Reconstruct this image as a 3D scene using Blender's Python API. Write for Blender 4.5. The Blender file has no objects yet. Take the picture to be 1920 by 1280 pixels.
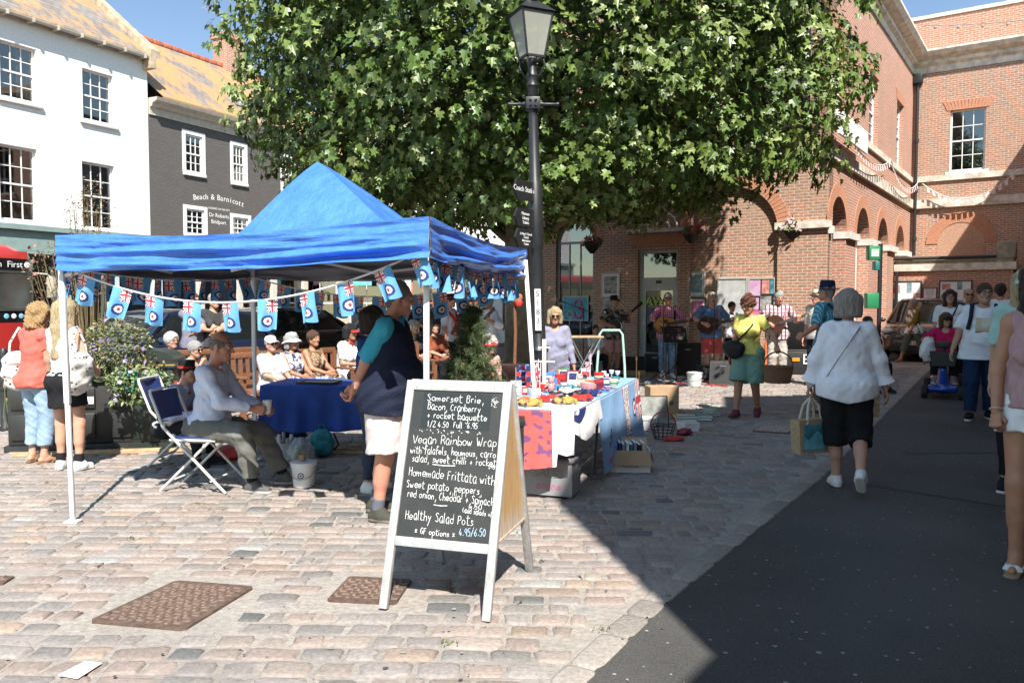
import bpy,bmesh,math,random
import numpy as np
from mathutils import Vector,Matrix,noise as mnoise
from mathutils.geometry import tessellate_polygon
R=math.radians
random.seed(7);RNG=np.random.default_rng(7)
SC=bpy.context.scene
COL=SC.collection
# ---------------------------------------------------------------- camera, sky, sun, exposure
F=1493.0;CX=960.0;CY=640.0;CAMH=1.6;PITCH=math.atan(72/F)
cam_data=bpy.data.cameras.new('camera');cam=bpy.data.objects.new('camera',cam_data);COL.objects.link(cam)
cam_data.sensor_width=36;cam_data.lens=F/1920*36;cam_data.clip_end=2000;cam_data.clip_start=.05
cam.location=(0,0,CAMH);cam.rotation_euler=(R(90)-PITCH,0,0)
cam_data.dof.use_dof=False
SC.camera=cam
SUN_EL=49.0;SUN_DIR=Vector((.196,-.98,math.tan(R(SUN_EL)))).normalized()
SX,SY=-.196/math.tan(R(SUN_EL)),.98/math.tan(R(SUN_EL))
w=bpy.data.worlds.new('World');SC.world=w;w.use_nodes=True
nt=w.node_tree;bg=nt.nodes['Background']
sky=nt.nodes.new('ShaderNodeTexSky');sky.sky_type='NISHITA';sky.sun_disc=False
sky.sun_elevation=R(SUN_EL);sky.sun_rotation=math.atan2(SUN_DIR.x,SUN_DIR.y)
sky.air_density=1.0;sky.dust_density=0.1;sky.ozone_density=1.5
tcw=nt.nodes.new('ShaderNodeTexCoord');sxw=nt.nodes.new('ShaderNodeSeparateXYZ');nt.links.new(tcw.outputs['Generated'],sxw.inputs[0])
mrw=nt.nodes.new('ShaderNodeMapRange');mrw.inputs[1].default_value=.45;mrw.inputs[2].default_value=.85;mrw.inputs[3].default_value=1;mrw.inputs[4].default_value=.62;nt.links.new(sxw.outputs[1],mrw.inputs[0])
vmw=nt.nodes.new('ShaderNodeVectorMath');vmw.operation='SCALE';mr2=nt.nodes.new('ShaderNodeMapRange');mr2.inputs[1].default_value=.45;mr2.inputs[2].default_value=.85;nt.links.new(sxw.outputs[1],mr2.inputs[0])
mxw=nt.nodes.new('ShaderNodeMix');mxw.data_type='RGBA';mxw.blend_type='MULTIPLY';mxw.inputs[7].default_value=(1.02,1,.86,1);nt.links.new(sky.outputs[0],mxw.inputs[6])
inv=nt.nodes.new('ShaderNodeMath');inv.operation='SUBTRACT';inv.inputs[0].default_value=1;nt.links.new(mr2.outputs[0],inv.inputs[1]);nt.links.new(inv.outputs[0],mxw.inputs[0])
nt.links.new(mxw.outputs[2],vmw.inputs[0]);nt.links.new(mrw.outputs[0],vmw.inputs['Scale'])
nt.links.new(vmw.outputs[0],bg.inputs[0]);bg.inputs[1].default_value=.132
sl=bpy.data.lights.new('sun','SUN');so=bpy.data.objects.new('sun',sl);COL.objects.link(so)
sl.energy=4.6;sl.angle=R(.5);sl.color=(1,.95,.88)
so.rotation_euler=SUN_DIR.to_track_quat('Z','Y').to_euler();so.location=(5,-20,30)
SC.view_settings.view_transform='Standard';SC.view_settings.look='None'
SC.view_settings.exposure=1.1;SC.view_settings.gamma=1
SC.cycles.max_bounces=6;SC.cycles.diffuse_bounces=3;SC.cycles.transparent_max_bounces=6
SC.cycles.caustics_reflective=False;SC.cycles.caustics_refractive=False
# ---------------------------------------------------------------- picture helpers (photo pixels 1920 x 1280 -> world)
cp,sp=math.cos(PITCH),math.sin(PITCH)
def ray(x,y):
 a,b=(x-CX),(CY-y)
 return Vector((a,F*cp+b*sp,-F*sp+b*cp))
def G(x,y,z=0.0):
 d=ray(x,y);t=(z-CAMH)/d.z
 return Vector((d.x*t,d.y*t,z))
def P(x,y,Y):
 d=ray(x,y);t=Y/d.y
 return Vector((d.x*t,Y,CAMH+d.z*t))
def XY(x,Y):return(x-CX)/F*Y
# ---------------------------------------------------------------- materials
MATS={}
def M(key,col=(.5,.5,.5),rough=.6,var=.12,scale=6.0,bump=0.0,bscale=40.0,metal=0.0,spec=.5,stretch=(1,1,1),coat=0,trans=0,detail=4,col2=None,sheen=0):
 if key in MATS:return MATS[key]
 m=bpy.data.materials.new(key);m.use_nodes=True;MATS[key]=m
 n=m.node_tree.nodes;l=m.node_tree.links;b=n['Principled BSDF']
 b.inputs['Roughness'].default_value=rough;b.inputs['Metallic'].default_value=metal
 b.inputs['Specular IOR Level'].default_value=spec
 if coat:b.inputs['Coat Weight'].default_value=coat;b.inputs['Coat Roughness'].default_value=.05
 if trans:b.inputs['Transmission Weight'].default_value=trans
 if sheen:b.inputs['Sheen Weight'].default_value=sheen
 tc=n.new('ShaderNodeTexCoord');mp=n.new('ShaderNodeMapping');mp.inputs['Scale'].default_value=stretch
 l.new(tc.outputs['Object'],mp.inputs[0])
 nz=n.new('ShaderNodeTexNoise');nz.inputs['Scale'].default_value=scale;nz.inputs['Detail'].default_value=detail
 l.new(mp.outputs[0],nz.inputs[0])
 mx=n.new('ShaderNodeMix');mx.data_type='RGBA'
 lo=tuple(max(0,c*(1-var))for c in col);hi=tuple(min(1,c*(1+var))for c in col)
 if col2:lo,hi=col,col2
 mx.inputs[6].default_value=(*lo,1);mx.inputs[7].default_value=(*hi,1)
 rp=n.new('ShaderNodeMapRange');rp.inputs[1].default_value=.3;rp.inputs[2].default_value=.7
 l.new(nz.outputs[0],rp.inputs[0]);l.new(rp.outputs[0],mx.inputs[0]);l.new(mx.outputs[2],b.inputs['Base Color'])
 if bump:
  n2=n.new('ShaderNodeTexNoise');n2.inputs['Scale'].default_value=bscale;n2.inputs['Detail'].default_value=3
  l.new(mp.outputs[0],n2.inputs[0])
  bp=n.new('ShaderNodeBump');bp.inputs['Strength'].default_value=bump;bp.inputs['Distance'].default_value=.02
  l.new(n2.outputs[0],bp.inputs['Height']);l.new(bp.outputs[0],b.inputs['Normal'])
 return m
def bnode(m):return m.node_tree.nodes['Principled BSDF']
def newmat(key):
 m=bpy.data.materials.new(key);m.use_nodes=True;MATS[key]=m
 return m,m.node_tree.nodes,m.node_tree.links,m.node_tree.nodes['Principled BSDF']
def mixc(n,l,fac,a,b_):
 mx=n.new('ShaderNodeMix');mx.data_type='RGBA'
 for sock,v in((0,fac),(6,a),(7,b_)):
  if hasattr(v,'links')or hasattr(v,'is_linked'):l.new(v,mx.inputs[sock])
  elif sock==0:mx.inputs[0].default_value=v
  else:mx.inputs[sock].default_value=(*v[:3],1)
 return mx.outputs[2]
def ramp(n,l,src,a,b_):
 r=n.new('ShaderNodeMapRange');r.inputs[1].default_value=a;r.inputs[2].default_value=b_
 l.new(src,r.inputs[0]);return r.outputs[0]
def noise(n,l,vec,scale,detail=4,rough=.55):
 z=n.new('ShaderNodeTexNoise');z.inputs['Scale'].default_value=scale;z.inputs['Detail'].default_value=detail;z.inputs['Roughness'].default_value=rough
 if vec is not None:l.new(vec,z.inputs[0])
 return z.outputs[0]
def bumpn(n,l,b,h,strength=.4,dist=.01):
 bp=n.new('ShaderNodeBump');bp.inputs['Strength'].default_value=strength;bp.inputs['Distance'].default_value=dist
 l.new(h,bp.inputs['Height']);l.new(bp.outputs[0],b.inputs['Normal'])
def attr_mat(key,rough=.8,bump=0,bscale=60,var=.1,spec=.3):
 "colour comes from the mesh's own 'tint' attribute, times a little noise"
 m,n,l,b=newmat(key)
 at=n.new('ShaderNodeAttribute');at.attribute_name='tint'
 tc=n.new('ShaderNodeTexCoord')
 z=noise(n,l,tc.outputs['Object'],bscale,5)
 f=ramp(n,l,z,.3,.7)
 lo=n.new('ShaderNodeVectorMath');lo.operation='SCALE';lo.inputs['Scale'].default_value=1-var;l.new(at.outputs['Color'],lo.inputs[0])
 hi=n.new('ShaderNodeVectorMath');hi.operation='SCALE';hi.inputs['Scale'].default_value=1+var;l.new(at.outputs['Color'],hi.inputs[0])
 l.new(mixc(n,l,f,lo.outputs[0],hi.outputs[0]),b.inputs['Base Color'])
 b.inputs['Roughness'].default_value=rough;b.inputs['Specular IOR Level'].default_value=spec
 if bump:bumpn(n,l,b,z,bump,.006)
 return m
def brick_mat(key,c1,c2,mortar,size=(.22,.073),ms=.010,dark=.5,rough=.85,patch=None,bump=.5,paint=False):
 m,n,l,b=newmat(key)
 uv=n.new('ShaderNodeUVMap')
 br=n.new('ShaderNodeTexBrick');br.inputs['Scale'].default_value=1
 br.inputs['Brick Width'].default_value=size[0];br.inputs['Row Height'].default_value=size[1]
 br.inputs['Mortar Size'].default_value=ms;br.inputs['Mortar Smooth'].default_value=.25;br.inputs['Bias'].default_value=-.1
 br.inputs['Color1'].default_value=(*c1,1);br.inputs['Color2'].default_value=(*c2,1);br.inputs['Mortar'].default_value=(*mortar,1)
 l.new(uv.outputs[0],br.inputs[0])
 z=noise(n,l,uv.outputs[0],.9,5);z2=noise(n,l,uv.outputs[0],14,4)
 col=br.outputs[0]
 if patch:col=mixc(n,l,ramp(n,l,z,.42,.7),col,mixc(n,l,.5,col,patch))
 dk=n.new('ShaderNodeVectorMath');dk.operation='SCALE';l.new(col,dk.inputs[0]);l.new(ramp2(n,l,z2,1-dark*.5,1+dark*.35),dk.inputs['Scale'])
 l.new(dk.outputs[0],b.inputs['Base Color']);b.inputs['Roughness'].default_value=rough;b.inputs['Specular IOR Level'].default_value=.25
 inv=n.new('ShaderNodeMath');inv.operation='SUBTRACT';inv.inputs[0].default_value=1;l.new(br.outputs[1],inv.inputs[1])
 ad=n.new('ShaderNodeMath');ad.operation='ADD';l.new(inv.outputs[0],ad.inputs[0]);l.new(z2,ad.inputs[1])
 bumpn(n,l,b,ad.outputs[0],bump,.012)
 return m
def ramp2(n,l,src,lo,hi):
 r=n.new('ShaderNodeMapRange');r.inputs[1].default_value=.3;r.inputs[2].default_value=.7;r.inputs[3].default_value=lo;r.inputs[4].default_value=hi
 l.new(src,r.inputs[0]);return r.outputs[0]
 # ---------------------------------------------------------------- scene tree helpers
def tag(o,label=None,cat=None,group=None,kind=None):
 if label:o['label']=label
 if cat:o['category']=cat
 if group:o['group']=group
 if kind:o['kind']=kind
 return o
def thing(name,label,cat,loc=(0,0,0),rz=0.0,group=None,rot=None):
 o=bpy.data.objects.new(name,None);COL.objects.link(o);o.empty_display_size=.1
 o.location=loc;o.rotation_euler=rot if rot else(0,0,rz)
 return tag(o,label,cat,group)
def kids(o):return[c for c in COL.objects if c.parent==o]
CH={}
def setparent(o,p):
 o.parent=p;CH.setdefault(p.name,[]).append(o)
def dup(o,parent=None,**kw):
 c=o.copy();COL.objects.link(c)
 if parent:setparent(c,parent)
 for ch in CH.get(o.name,[]):dup(ch,c)
 for k,v in kw.items():setattr(c,k,v)
 return c
class MB:
 "collects polygons; build() links them as ONE mesh object"
 def __init__(s):s.v=[];s.f=[];s.m=[];s.sm=[];s.T=Matrix.Identity(4)
 def add(s,vs,fs,mi=0,smooth=False):
  o=len(s.v);T=s.T
  s.v+=[tuple(T@Vector(p))for p in vs]
  for f in fs:s.f.append(tuple(o+i for i in f));s.m.append(mi);s.sm.append(smooth)
  return s
 def at(s,loc=(0,0,0),rz=0,rx=0,ry=0,sc=1):
  s.T=Matrix.Translation(loc)@Matrix.Rotation(rz,4,'Z')@Matrix.Rotation(ry,4,'Y')@Matrix.Rotation(rx,4,'X')@Matrix.Scale(sc,4);return s
 def box(s,a,b,mi=0,bev=0):
  x0,y0,z0=[min(p,q)for p,q in zip(a,b)];x1,y1,z1=[max(p,q)for p,q in zip(a,b)]
  if bev<=0:
   return s.add([(x0,y0,z0),(x1,y0,z0),(x1,y1,z0),(x0,y1,z0),(x0,y0,z1),(x1,y0,z1),(x1,y1,z1),(x0,y1,z1)],[(3,2,1,0),(4,5,6,7),(0,1,5,4),(1,2,6,5),(2,3,7,6),(3,0,4,7)],mi)
  bm=bmesh.new();bmesh.ops.create_cube(bm,size=1)
  for v in bm.verts:v.co=((x0+x1)/2+v.co.x*(x1-x0),(y0+y1)/2+v.co.y*(y1-y0),(z0+z1)/2+v.co.z*(z1-z0))
  bmesh.ops.bevel(bm,geom=bm.edges[:],offset=min(bev,.49*min(x1-x0,y1-y0,z1-z0)),segments=2,affect='EDGES',profile=.5)
  bm.verts.index_update()
  s.add([v.co.copy()for v in bm.verts],[[v.index for v in f.verts]for f in bm.faces],mi,True);bm.free();return s
 def bar(s,a,b,wd,th,up=(0,0,1),mi=0,bev=0):
  "a square bar from a to b"
  a=Vector(a);b=Vector(b);d=(b-a);L=d.length;d.normalize();up=Vector(up)
  if abs(d.dot(up))>.99:up=Vector((0,1,0))
  x=d.cross(up).normalized();y=x.cross(d)
  T=s.T;s.T=T@Matrix(((x.x,y.x,d.x,a.x),(x.y,y.y,d.y,a.y),(x.z,y.z,d.z,a.z),(0,0,0,1)))
  s.box((-wd/2,-th/2,0),(wd/2,th/2,L),mi,bev);s.T=T;return s
 def tube(s,pts,r,n=8,mi=0,cap=True):
  pts=[Vector(p)for p in pts];rs=r if isinstance(r,(list,tuple))else[r]*len(pts)
  vs=[];fs=[];ref=None
  for i,p in enumerate(pts):
   t=(pts[min(i+1,len(pts)-1)]-pts[max(i-1,0)])
   t=t.normalized()if t.length>1e-9 else Vector((0,0,1))
   if ref is None:ref=Vector((0,0,1))if abs(t.z)<.9 else Vector((1,0,0))
   x=t.cross(ref).normalized();y=x.cross(t).normalized();ref=y
   for k in range(n):
    a=2*math.pi*k/n;vs.append(p+(x*math.cos(a)+y*math.sin(a))*rs[i])
  for i in range(len(pts)-1):
   for k in range(n):
    k2=(k+1)%n;fs.append((i*n+k,i*n+k2,(i+1)*n+k2,(i+1)*n+k))
  if cap:fs.append(tuple(range(n))[::-1]);fs.append(tuple((len(pts)-1)*n+k for k in range(n)))
  return s.add(vs,fs,mi,True)
 def lathe(s,prof,n=20,mi=0,sx=1,sy=1,smooth=True):
  vs=[];fs=[]
  for r,z in prof:
   for k in range(n):
    a=2*math.pi*k/n;vs.append((r*math.cos(a)*sx,r*math.sin(a)*sy,z))
  for i in range(len(prof)-1):
   for k in range(n):
    k2=(k+1)%n;fs.append((i*n+k,i*n+k2,(i+1)*n+k2,(i+1)*n+k))
  fs.append(tuple(range(n))[::-1]);fs.append(tuple((len(prof)-1)*n+k for k in range(n)))
  return s.add(vs,fs,mi,smooth)
 def ball(s,c,r,n=10,mi=0):
  rx,ry,rz=r if isinstance(r,(tuple,list))else(r,r,r);vs=[];fs=[];m=n//2
  for i in range(m+1):
   th=math.pi*i/m
   for k in range(n):
    a=2*math.pi*k/n;vs.append((c[0]+rx*math.sin(th)*math.cos(a),c[1]+ry*math.sin(th)*math.sin(a),c[2]+rz*math.cos(th)))
  for i in range(m):
   for k in range(n):
    k2=(k+1)%n;fs.append((i*n+k,(i+1)*n+k,(i+1)*n+k2,i*n+k2))
  return s.add(vs,fs,mi,True)
 def prism(s,poly,z0,z1,mi=0,axis='z',holes=(),back=True):
  "extrude a 2-D polygon (with holes); axis z: (x,y) extruded in z; axis y: (x,z) extruded in y; axis x: (y,z) extruded in x"
  loops=[list(poly)]+[list(h)for h in holes]
  def A(p):
   return sum(p[i][0]*p[(i+1)%len(p)][1]-p[(i+1)%len(p)][0]*p[i][1]for i in range(len(p)))
  loops=[lp if(A(lp)>0)==(i==0)else lp[::-1]for i,lp in enumerate(loops)]
  tris=tessellate_polygon([[Vector((x,y,0))for x,y in lp]for lp in loops])
  flat=[p for lp in loops for p in lp];n=len(flat)
  def to(p,h):return{'z':(p[0],p[1],h),'y':(p[0],h,p[1]),'x':(h,p[0],p[1])}[axis]
  vs=[to(p,z0)for p in flat]+[to(p,z1)for p in flat];fs=[]
  if len(loops)==1:
   if back:fs.append(tuple(range(n))[::-1])
   fs.append(tuple(n+i for i in range(n)))
  else:
   for t in tris:
    p=[flat[i]for i in t];ar=A(p)
    t=t if ar>0 else t[::-1]
    fs.append(tuple(n+i for i in t))
    if back:fs.append(tuple(t[::-1]))
  o=0
  for lp in loops:
   k=len(lp)
   for i in range(k):fs.append((o+i,o+(i+1)%k,n+o+(i+1)%k,n+o+i))
   o+=k
  if axis=='y':fs=[f[::-1]for f in fs]
  if z1<z0:fs=[f[::-1]for f in fs]
  return s.add(vs,fs,mi)
 def build(s,name,mats,parent=None,world=False,autosmooth=40,uv=True,loc=None):
  me=bpy.data.meshes.new(name);me.from_pydata(s.v,[],s.f)
  if not isinstance(mats,(list,tuple)):mats=[mats]
  for m in mats:me.materials.append(m)
  me.polygons.foreach_set('material_index',s.m);me.polygons.foreach_set('use_smooth',s.sm)
  if uv:boxuv(me)
  me.update();me.validate()
  if any(s.sm)and autosmooth:sharp(me,autosmooth)
  o=bpy.data.objects.new(name,me);COL.objects.link(o)
  if loc is not None:o.location=loc
  if parent:
   setparent(o,parent)
   if world:
    p=Matrix.Translation(parent.location)@parent.rotation_euler.to_matrix().to_4x4()
    o.matrix_parent_inverse=p.inverted()
  return o
def sharp(me,deg):
 try:me.set_sharp_from_angle(angle=R(deg))
 except Exception:pass
def boxuv(me):
 n=len(me.polygons)
 if not n:return
 lay=me.uv_layers.new(name='UVMap')
 co=np.empty(len(me.vertices)*3);me.vertices.foreach_get('co',co);co=co.reshape(-1,3)
 vi=np.empty(len(me.loops),np.int32);me.loops.foreach_get('vertex_index',vi)
 nr=np.empty(n*3);me.polygons.foreach_get('normal',nr);nr=nr.reshape(-1,3)
 lt=np.empty(n,np.int32);me.polygons.foreach_get('loop_total',lt)
 an=np.abs(nr);ax=np.repeat(np.argmax(an+np.array([0,0,-.15]),1),lt)
 c=co[vi];uv=np.where(ax[:,None]==0,c[:,[1,2]],np.where(ax[:,None]==1,c[:,[0,2]],c[:,[0,1]]))
 lay.data.foreach_set('uv',uv.astype(np.float32).ravel())
def npmesh(name,V,Fc,mats,mi=None,smooth=True,tint=None,uv=None):
 "fast mesh from numpy quads / fixed-size faces"
 me=bpy.data.meshes.new(name);V=np.asarray(V,np.float32);Fc=np.asarray(Fc,np.int32);k=Fc.shape[1]
 me.vertices.add(len(V));me.vertices.foreach_set('co',V.ravel())
 me.loops.add(Fc.size);me.loops.foreach_set('vertex_index',Fc.ravel())
 me.polygons.add(len(Fc));me.polygons.foreach_set('loop_start',np.arange(0,Fc.size,k,dtype=np.int32))
 if not isinstance(mats,(list,tuple)):mats=[mats]
 for m in mats:me.materials.append(m)
 if mi is not None:me.polygons.foreach_set('material_index',np.asarray(mi,np.int32))
 me.polygons.foreach_set('use_smooth',np.full(len(Fc),smooth))
 if tint is not None:
  a=me.attributes.new('tint','FLOAT_COLOR','POINT');t=np.ones((len(V),4),np.float32);t[:,:3]=tint;a.data.foreach_set('color',t.ravel())
 if uv is not None:
  lay=me.uv_layers.new(name='UVMap');lay.data.foreach_set('uv',np.asarray(uv,np.float32)[Fc.ravel()].ravel())
 me.update();me.validate()
 return me
def meshobj(name,me,parent=None,loc=None):
 o=bpy.data.objects.new(name,me);COL.objects.link(o)
 if loc is not None:o.location=loc
 if parent:setparent(o,parent)
 return o
def textmesh(body,size=1.0,align='CENTER',extrude=.002,shear=0,spacing=1.0):
 "lettering: returns (verts, faces) of a text lying in x-y, in metres"
 c=bpy.data.curves.new('lettering','FONT');c.body=body;c.size=size;c.align_x=align;c.extrude=extrude;c.shear=shear;c.space_character=spacing;c.resolution_u=3
 o=bpy.data.objects.new('lettering',c);COL.objects.link(o)
 dg=bpy.context.evaluated_depsgraph_get();me=bpy.data.meshes.new_from_object(o.evaluated_get(dg))
 vs=[v.co.copy()for v in me.vertices];fs=[tuple(p.vertices)for p in me.polygons]
 bpy.data.objects.remove(o);bpy.data.curves.remove(c);bpy.data.meshes.remove(me)
 return vs,fs
def uprightT(loc,rz):
 return Matrix.Translation(loc)@Matrix.Rotation(rz,4,'Z')@Matrix.Rotation(R(90),4,'X')
 # ================================================================ SETTING
def structure(name,me_or_mb,mats=None):
 o=me_or_mb.build(name,mats)if isinstance(me_or_mb,MB)else meshobj(name,me_or_mb)
 o['kind']='structure';return o
def fc(x,y,O,rz,yl=0.0):
 "photo pixel -> (local x, z) on the facade plane local y = yl of a frame at O turned by rz"
 n=Vector((-math.sin(rz),math.cos(rz),0));t_=Vector((math.cos(rz),math.sin(rz),0));O=Vector((O[0],O[1],0))
 d=ray(x,y);o=Vector((0,0,CAMH));k=(O+n*yl-o).dot(n)/d.dot(n);p=o+d*k
 return(p-O).dot(t_),p.z
 # --- materials of the ground
def ground_mats():
 m,n,l,b=newmat('asphalt');tc=n.new('ShaderNodeTexCoord');v=tc.outputs['Object']
 fine=noise(n,l,v,160,2,.7);big=noise(n,l,v,.55,5)
 vo=n.new('ShaderNodeTexVoronoi');vo.inputs['Scale'].default_value=95;l.new(v,vo.inputs[0])
 c=mixc(n,l,ramp(n,l,fine,.35,.7),(.034,.033,.032),(.092,.088,.083))
 c=mixc(n,l,ramp(n,l,big,.35,.68),c,mixc(n,l,.6,c,(.12,.115,.108)))
 sp=n.new('ShaderNodeTexNoise');sp.inputs['Scale'].default_value=28;sp.inputs['Detail'].default_value=0;l.new(v,sp.inputs[0])
 c=mixc(n,l,ramp(n,l,sp.outputs[0],.80,.81),c,(.3,.29,.27))
 l.new(c,b.inputs['Base Color']);b.inputs['Roughness'].default_value=.85;b.inputs['Specular IOR Level'].default_value=.3
 bumpn(n,l,b,vo.outputs[0],.5,.006)
 m,n,l,b=newmat('mortar');tc=n.new('ShaderNodeTexCoord');v=tc.outputs['Object']
 z=noise(n,l,v,30,6,.7);z2=noise(n,l,v,1.1,4)
 c=mixc(n,l,ramp(n,l,z,.3,.7),(.25,.22,.19),(.44,.40,.355));c=mixc(n,l,ramp(n,l,z2,.45,.7),c,(.25,.225,.2))
 l.new(c,b.inputs['Base Color']);b.inputs['Roughness'].default_value=.95;bumpn(n,l,b,z,.8,.02)
 attr_mat('sett',.75,.7,45,.22,.35)
ground_mats()
mb=MB();mb.add([(-300,-60,-.03),(300,-60,-.03),(300,600,-.03),(-300,600,-.03)],[(0,1,2,3)]);structure('ground',mb,MATS['asphalt'])
KERB=[(-2.6,-1.6),(-.62,1.7),(.387,3.4),(.84,4.18),(2.98,7.42),(9.45,18.1),(12,22.1)]
def kerbx(Y):
 for(x0,y0),(x1,y1)in zip(KERB,KERB[1:]):
  if Y<=y1 or(x1,y1)==KERB[-1]:return x0+(x1-x0)*(Y-y0)/(y1-y0)
def leftx(Y):return-6.9+.49*(Y-10.2)if Y>9.2 else-12-(9.2-Y)*0
mb=MB()
ys=[-1.6,0,1.7,3.4,4.18,7.42,9.2,9.21,18.1,22]
for a,b_ in zip(ys,ys[1:]):
 if b_-a<.02:continue
 mb.add([(leftx(a+.005)if a>9 else-12,a,-.0095),(kerbx(a),a,-.0095),(kerbx(b_),b_,-.0095),(leftx(b_)if b_>9.2 else-12,b_,-.0095)],[(0,1,2,3)])
structure('paving_bed',mb,MATS['mortar'])
mb=MB();e=.0
vs=[]
for i,(x,y)in enumerate(KERB):vs+=[(x-.03,y,-.003),(x+14+(30 if i>4 else 0),y,-.003)]
mb.add(vs,[(2*i,2*i+1,2*i+3,2*i+2)for i in range(len(KERB)-1)]);structure('road',mb,MATS['asphalt'])
# --- setts laid in rows
HOLES=[]
MAN=[((165,1164),(345,1180),(478,1099),(330,1088)),((612,1125),(742,1131),(772,1086),(655,1080)),((-60,1094),(5,1094),(28,1080),(-30,1080)),((1410,808),(1478,812),(1497,800),(1432,795))]
def inpoly(x,y,poly,grow=0):
 cx=sum(p[0]for p in poly)/len(poly);cy=sum(p[1]for p in poly)/len(poly)
 ins=True
 for i in range(len(poly)):
  a=poly[i];b_=poly[(i+1)%len(poly)]
  ex,ey=b_[0]-a[0],b_[1]-a[1];L=math.hypot(ex,ey)
  d=(ex*(y-a[1])-ey*(x-a[0]))/L
  dc=(ex*(cy-a[1])-ey*(cx-a[0]))/L
  if d*(1 if dc>0 else-1)<-grow:ins=False
 return ins
MANP=[[tuple(G(*p)[:2])for p in m]for m in MAN]
def setts():
 V=[];Fq=[];T=[];nv=0
 pal=[((.265,.215,.187),.34),((.255,.228,.21),.28),((.29,.245,.213),.18),((.20,.185,.17),.10),((.13,.13,.125),.022),((.28,.22,.175),.05),((.27,.265,.25),.03)]
 pc=np.cumsum([p[1]for p in pal]);pc/=pc[-1]
 th=-.035;ct,st=math.cos(th),math.sin(th)
 ring=[]
 for k in range(12):
  a=2*math.pi*(k+.5)/12
  c,s_=math.cos(a),math.sin(a);q=.30
  ring.append((math.copysign(abs(c)**q,c),math.copysign(abs(s_)**q,s_)))
 ring=np.array(ring);rng=RNG
 row=2.35
 while row<21.5:
  pitch=.118+rng.random()*.034
  far=row>12
  x=-9.5+rng.random()*.2
  wob=rng.random()*6
  while x<11:
   L=rng.uniform(.14,.28)if rng.random()>.15 else rng.uniform(.09,.14)
   cx=x+L/2;cy=row+pitch/2
   cy2=cy+.03*math.sin(cx*.7+wob*.05+row*.3)
   X=cx*ct-(cy2-5)*st;Y=5+cx*st+(cy2-5)*ct
   x+=L
   lx=(leftx(Y)if Y>9.2 else-9.5)
   if X-L/2<lx+.05 or X+L/2+.19>kerbx(Y)or abs(X)>.72*Y+1.2:continue
   if any(inpoly(X,Y,mp,.13)for mp in MANP):continue
   if Y>19.8 and X>2.8 and(X-7.51)*.568+(Y-19)*.823>-.1:continue
   hx=L/2-rng.uniform(.004,.011);hy=pitch/2-rng.uniform(.004,.012)
   pr=ring*np.array([hx,hy])*(1+rng.normal(0,.05,(12,1)))+rng.normal(0,.004,(12,2))
   rot=rng.normal(0,.025);c,s_=math.cos(th+rot),math.sin(th+rot)
   def lay(k,z):
    q=pr*k;return np.column_stack([X+q[:,0]*c-q[:,1]*s_,Y+q[:,0]*s_+q[:,1]*c,np.full(12,z)+rng.normal(0,.0012,12)])
   top=rng.normal(-.0015,.003);tilt=rng.normal(0,.012,2)
   l0=lay(1.0,-.014);l1=lay(.94,top-.0035);l2=lay(.72,top+.0015)
   for q in(l1,l2):q[:,2]+=(q[:,0]-X)*tilt[0]+(q[:,1]-Y)*tilt[1]
   ce=np.array([[X,Y,top+.002]])
   V.append(np.vstack([l0,l1,l2,ce]))
   i=np.arange(12);j=(i+1)%12
   Fq.append(np.column_stack([i,j,12+j,12+i])+nv);Fq.append(np.column_stack([12+i,12+j,24+j,24+i])+nv)
   i2=np.arange(0,12,2);Fq.append(np.column_stack([24+i2,24+i2+1,24+(i2+2)%12,np.full(6,36)])+nv)
   col=np.array(pal[int(np.searchsorted(pc,rng.random()))][0])*rng.uniform(.85,1.15)
   T.append(np.repeat(col[None],37,0));nv+=37
  row+=pitch
  # kerb setts along the road edge
 for(x0,y0),(x1,y1)in zip(KERB[1:],KERB[2:]):
  L=math.hypot(x1-x0,y1-y0);ux,uy=(x1-x0)/L,(y1-y0)/L;s0=0
  while s0<L-.1:
   ln=min(rng.uniform(.26,.46),L-s0);hx=ln/2-.006;hy=.075
   X=x0+ux*(s0+ln/2)-uy*-.0-uy*.075*1;Y=y0+uy*(s0+ln/2)+ux*.075
   X+=-0.01;pr=ring*np.array([hx,hy])+rng.normal(0,.003,(12,2))
   def lay(k,z):
    q=pr*k;return np.column_stack([X+q[:,0]*ux-q[:,1]*uy,Y+q[:,0]*uy+q[:,1]*ux,np.full(12,z)])
   V.append(np.vstack([lay(1,-.014),lay(.95,.002),lay(.8,.005),[[X,Y,.006]]]))
   i=np.arange(12);j=(i+1)%12
   Fq.append(np.column_stack([i,j,12+j,12+i])+nv);Fq.append(np.column_stack([12+i,12+j,24+j,24+i])+nv)
   i2=np.arange(0,12,2);Fq.append(np.column_stack([24+i2,24+i2+1,24+(i2+2)%12,np.full(6,36)])+nv)
   T.append(np.repeat((np.array([.28,.25,.22])*rng.uniform(.8,1.15))[None],37,0));nv+=37;s0+=ln
 me=npmesh('cobbles',np.vstack(V),np.vstack(Fq),MATS['sett'],smooth=True,tint=np.vstack(T))
 o=structure('cobbles',me)
setts()
# patches in the road surface
pm=M('asphalt_patch',(.085,.082,.078),.9,.6,90,.8,150)
for nm,q in(('asphalt_patch',[(1690,850),(1722,824),(1890,828),(1905,848)]),('asphalt_patch',[(1600,905),(1700,902),(1900,925),(1880,948)])):
 mb=MB();mb.add([tuple(G(*p,z=.001))for p in q],[(0,1,2,3)]);structure(nm,mb,pm)
mb=MB();mb.add([tuple(G(*p,z=.009))for p in[(108,1265),(145,1272),(192,1242),(160,1238)]],[(0,1,2,3)]);structure('painted_mark',mb,M('road_paint',(.75,.73,.7),.7,.15,20))
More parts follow.
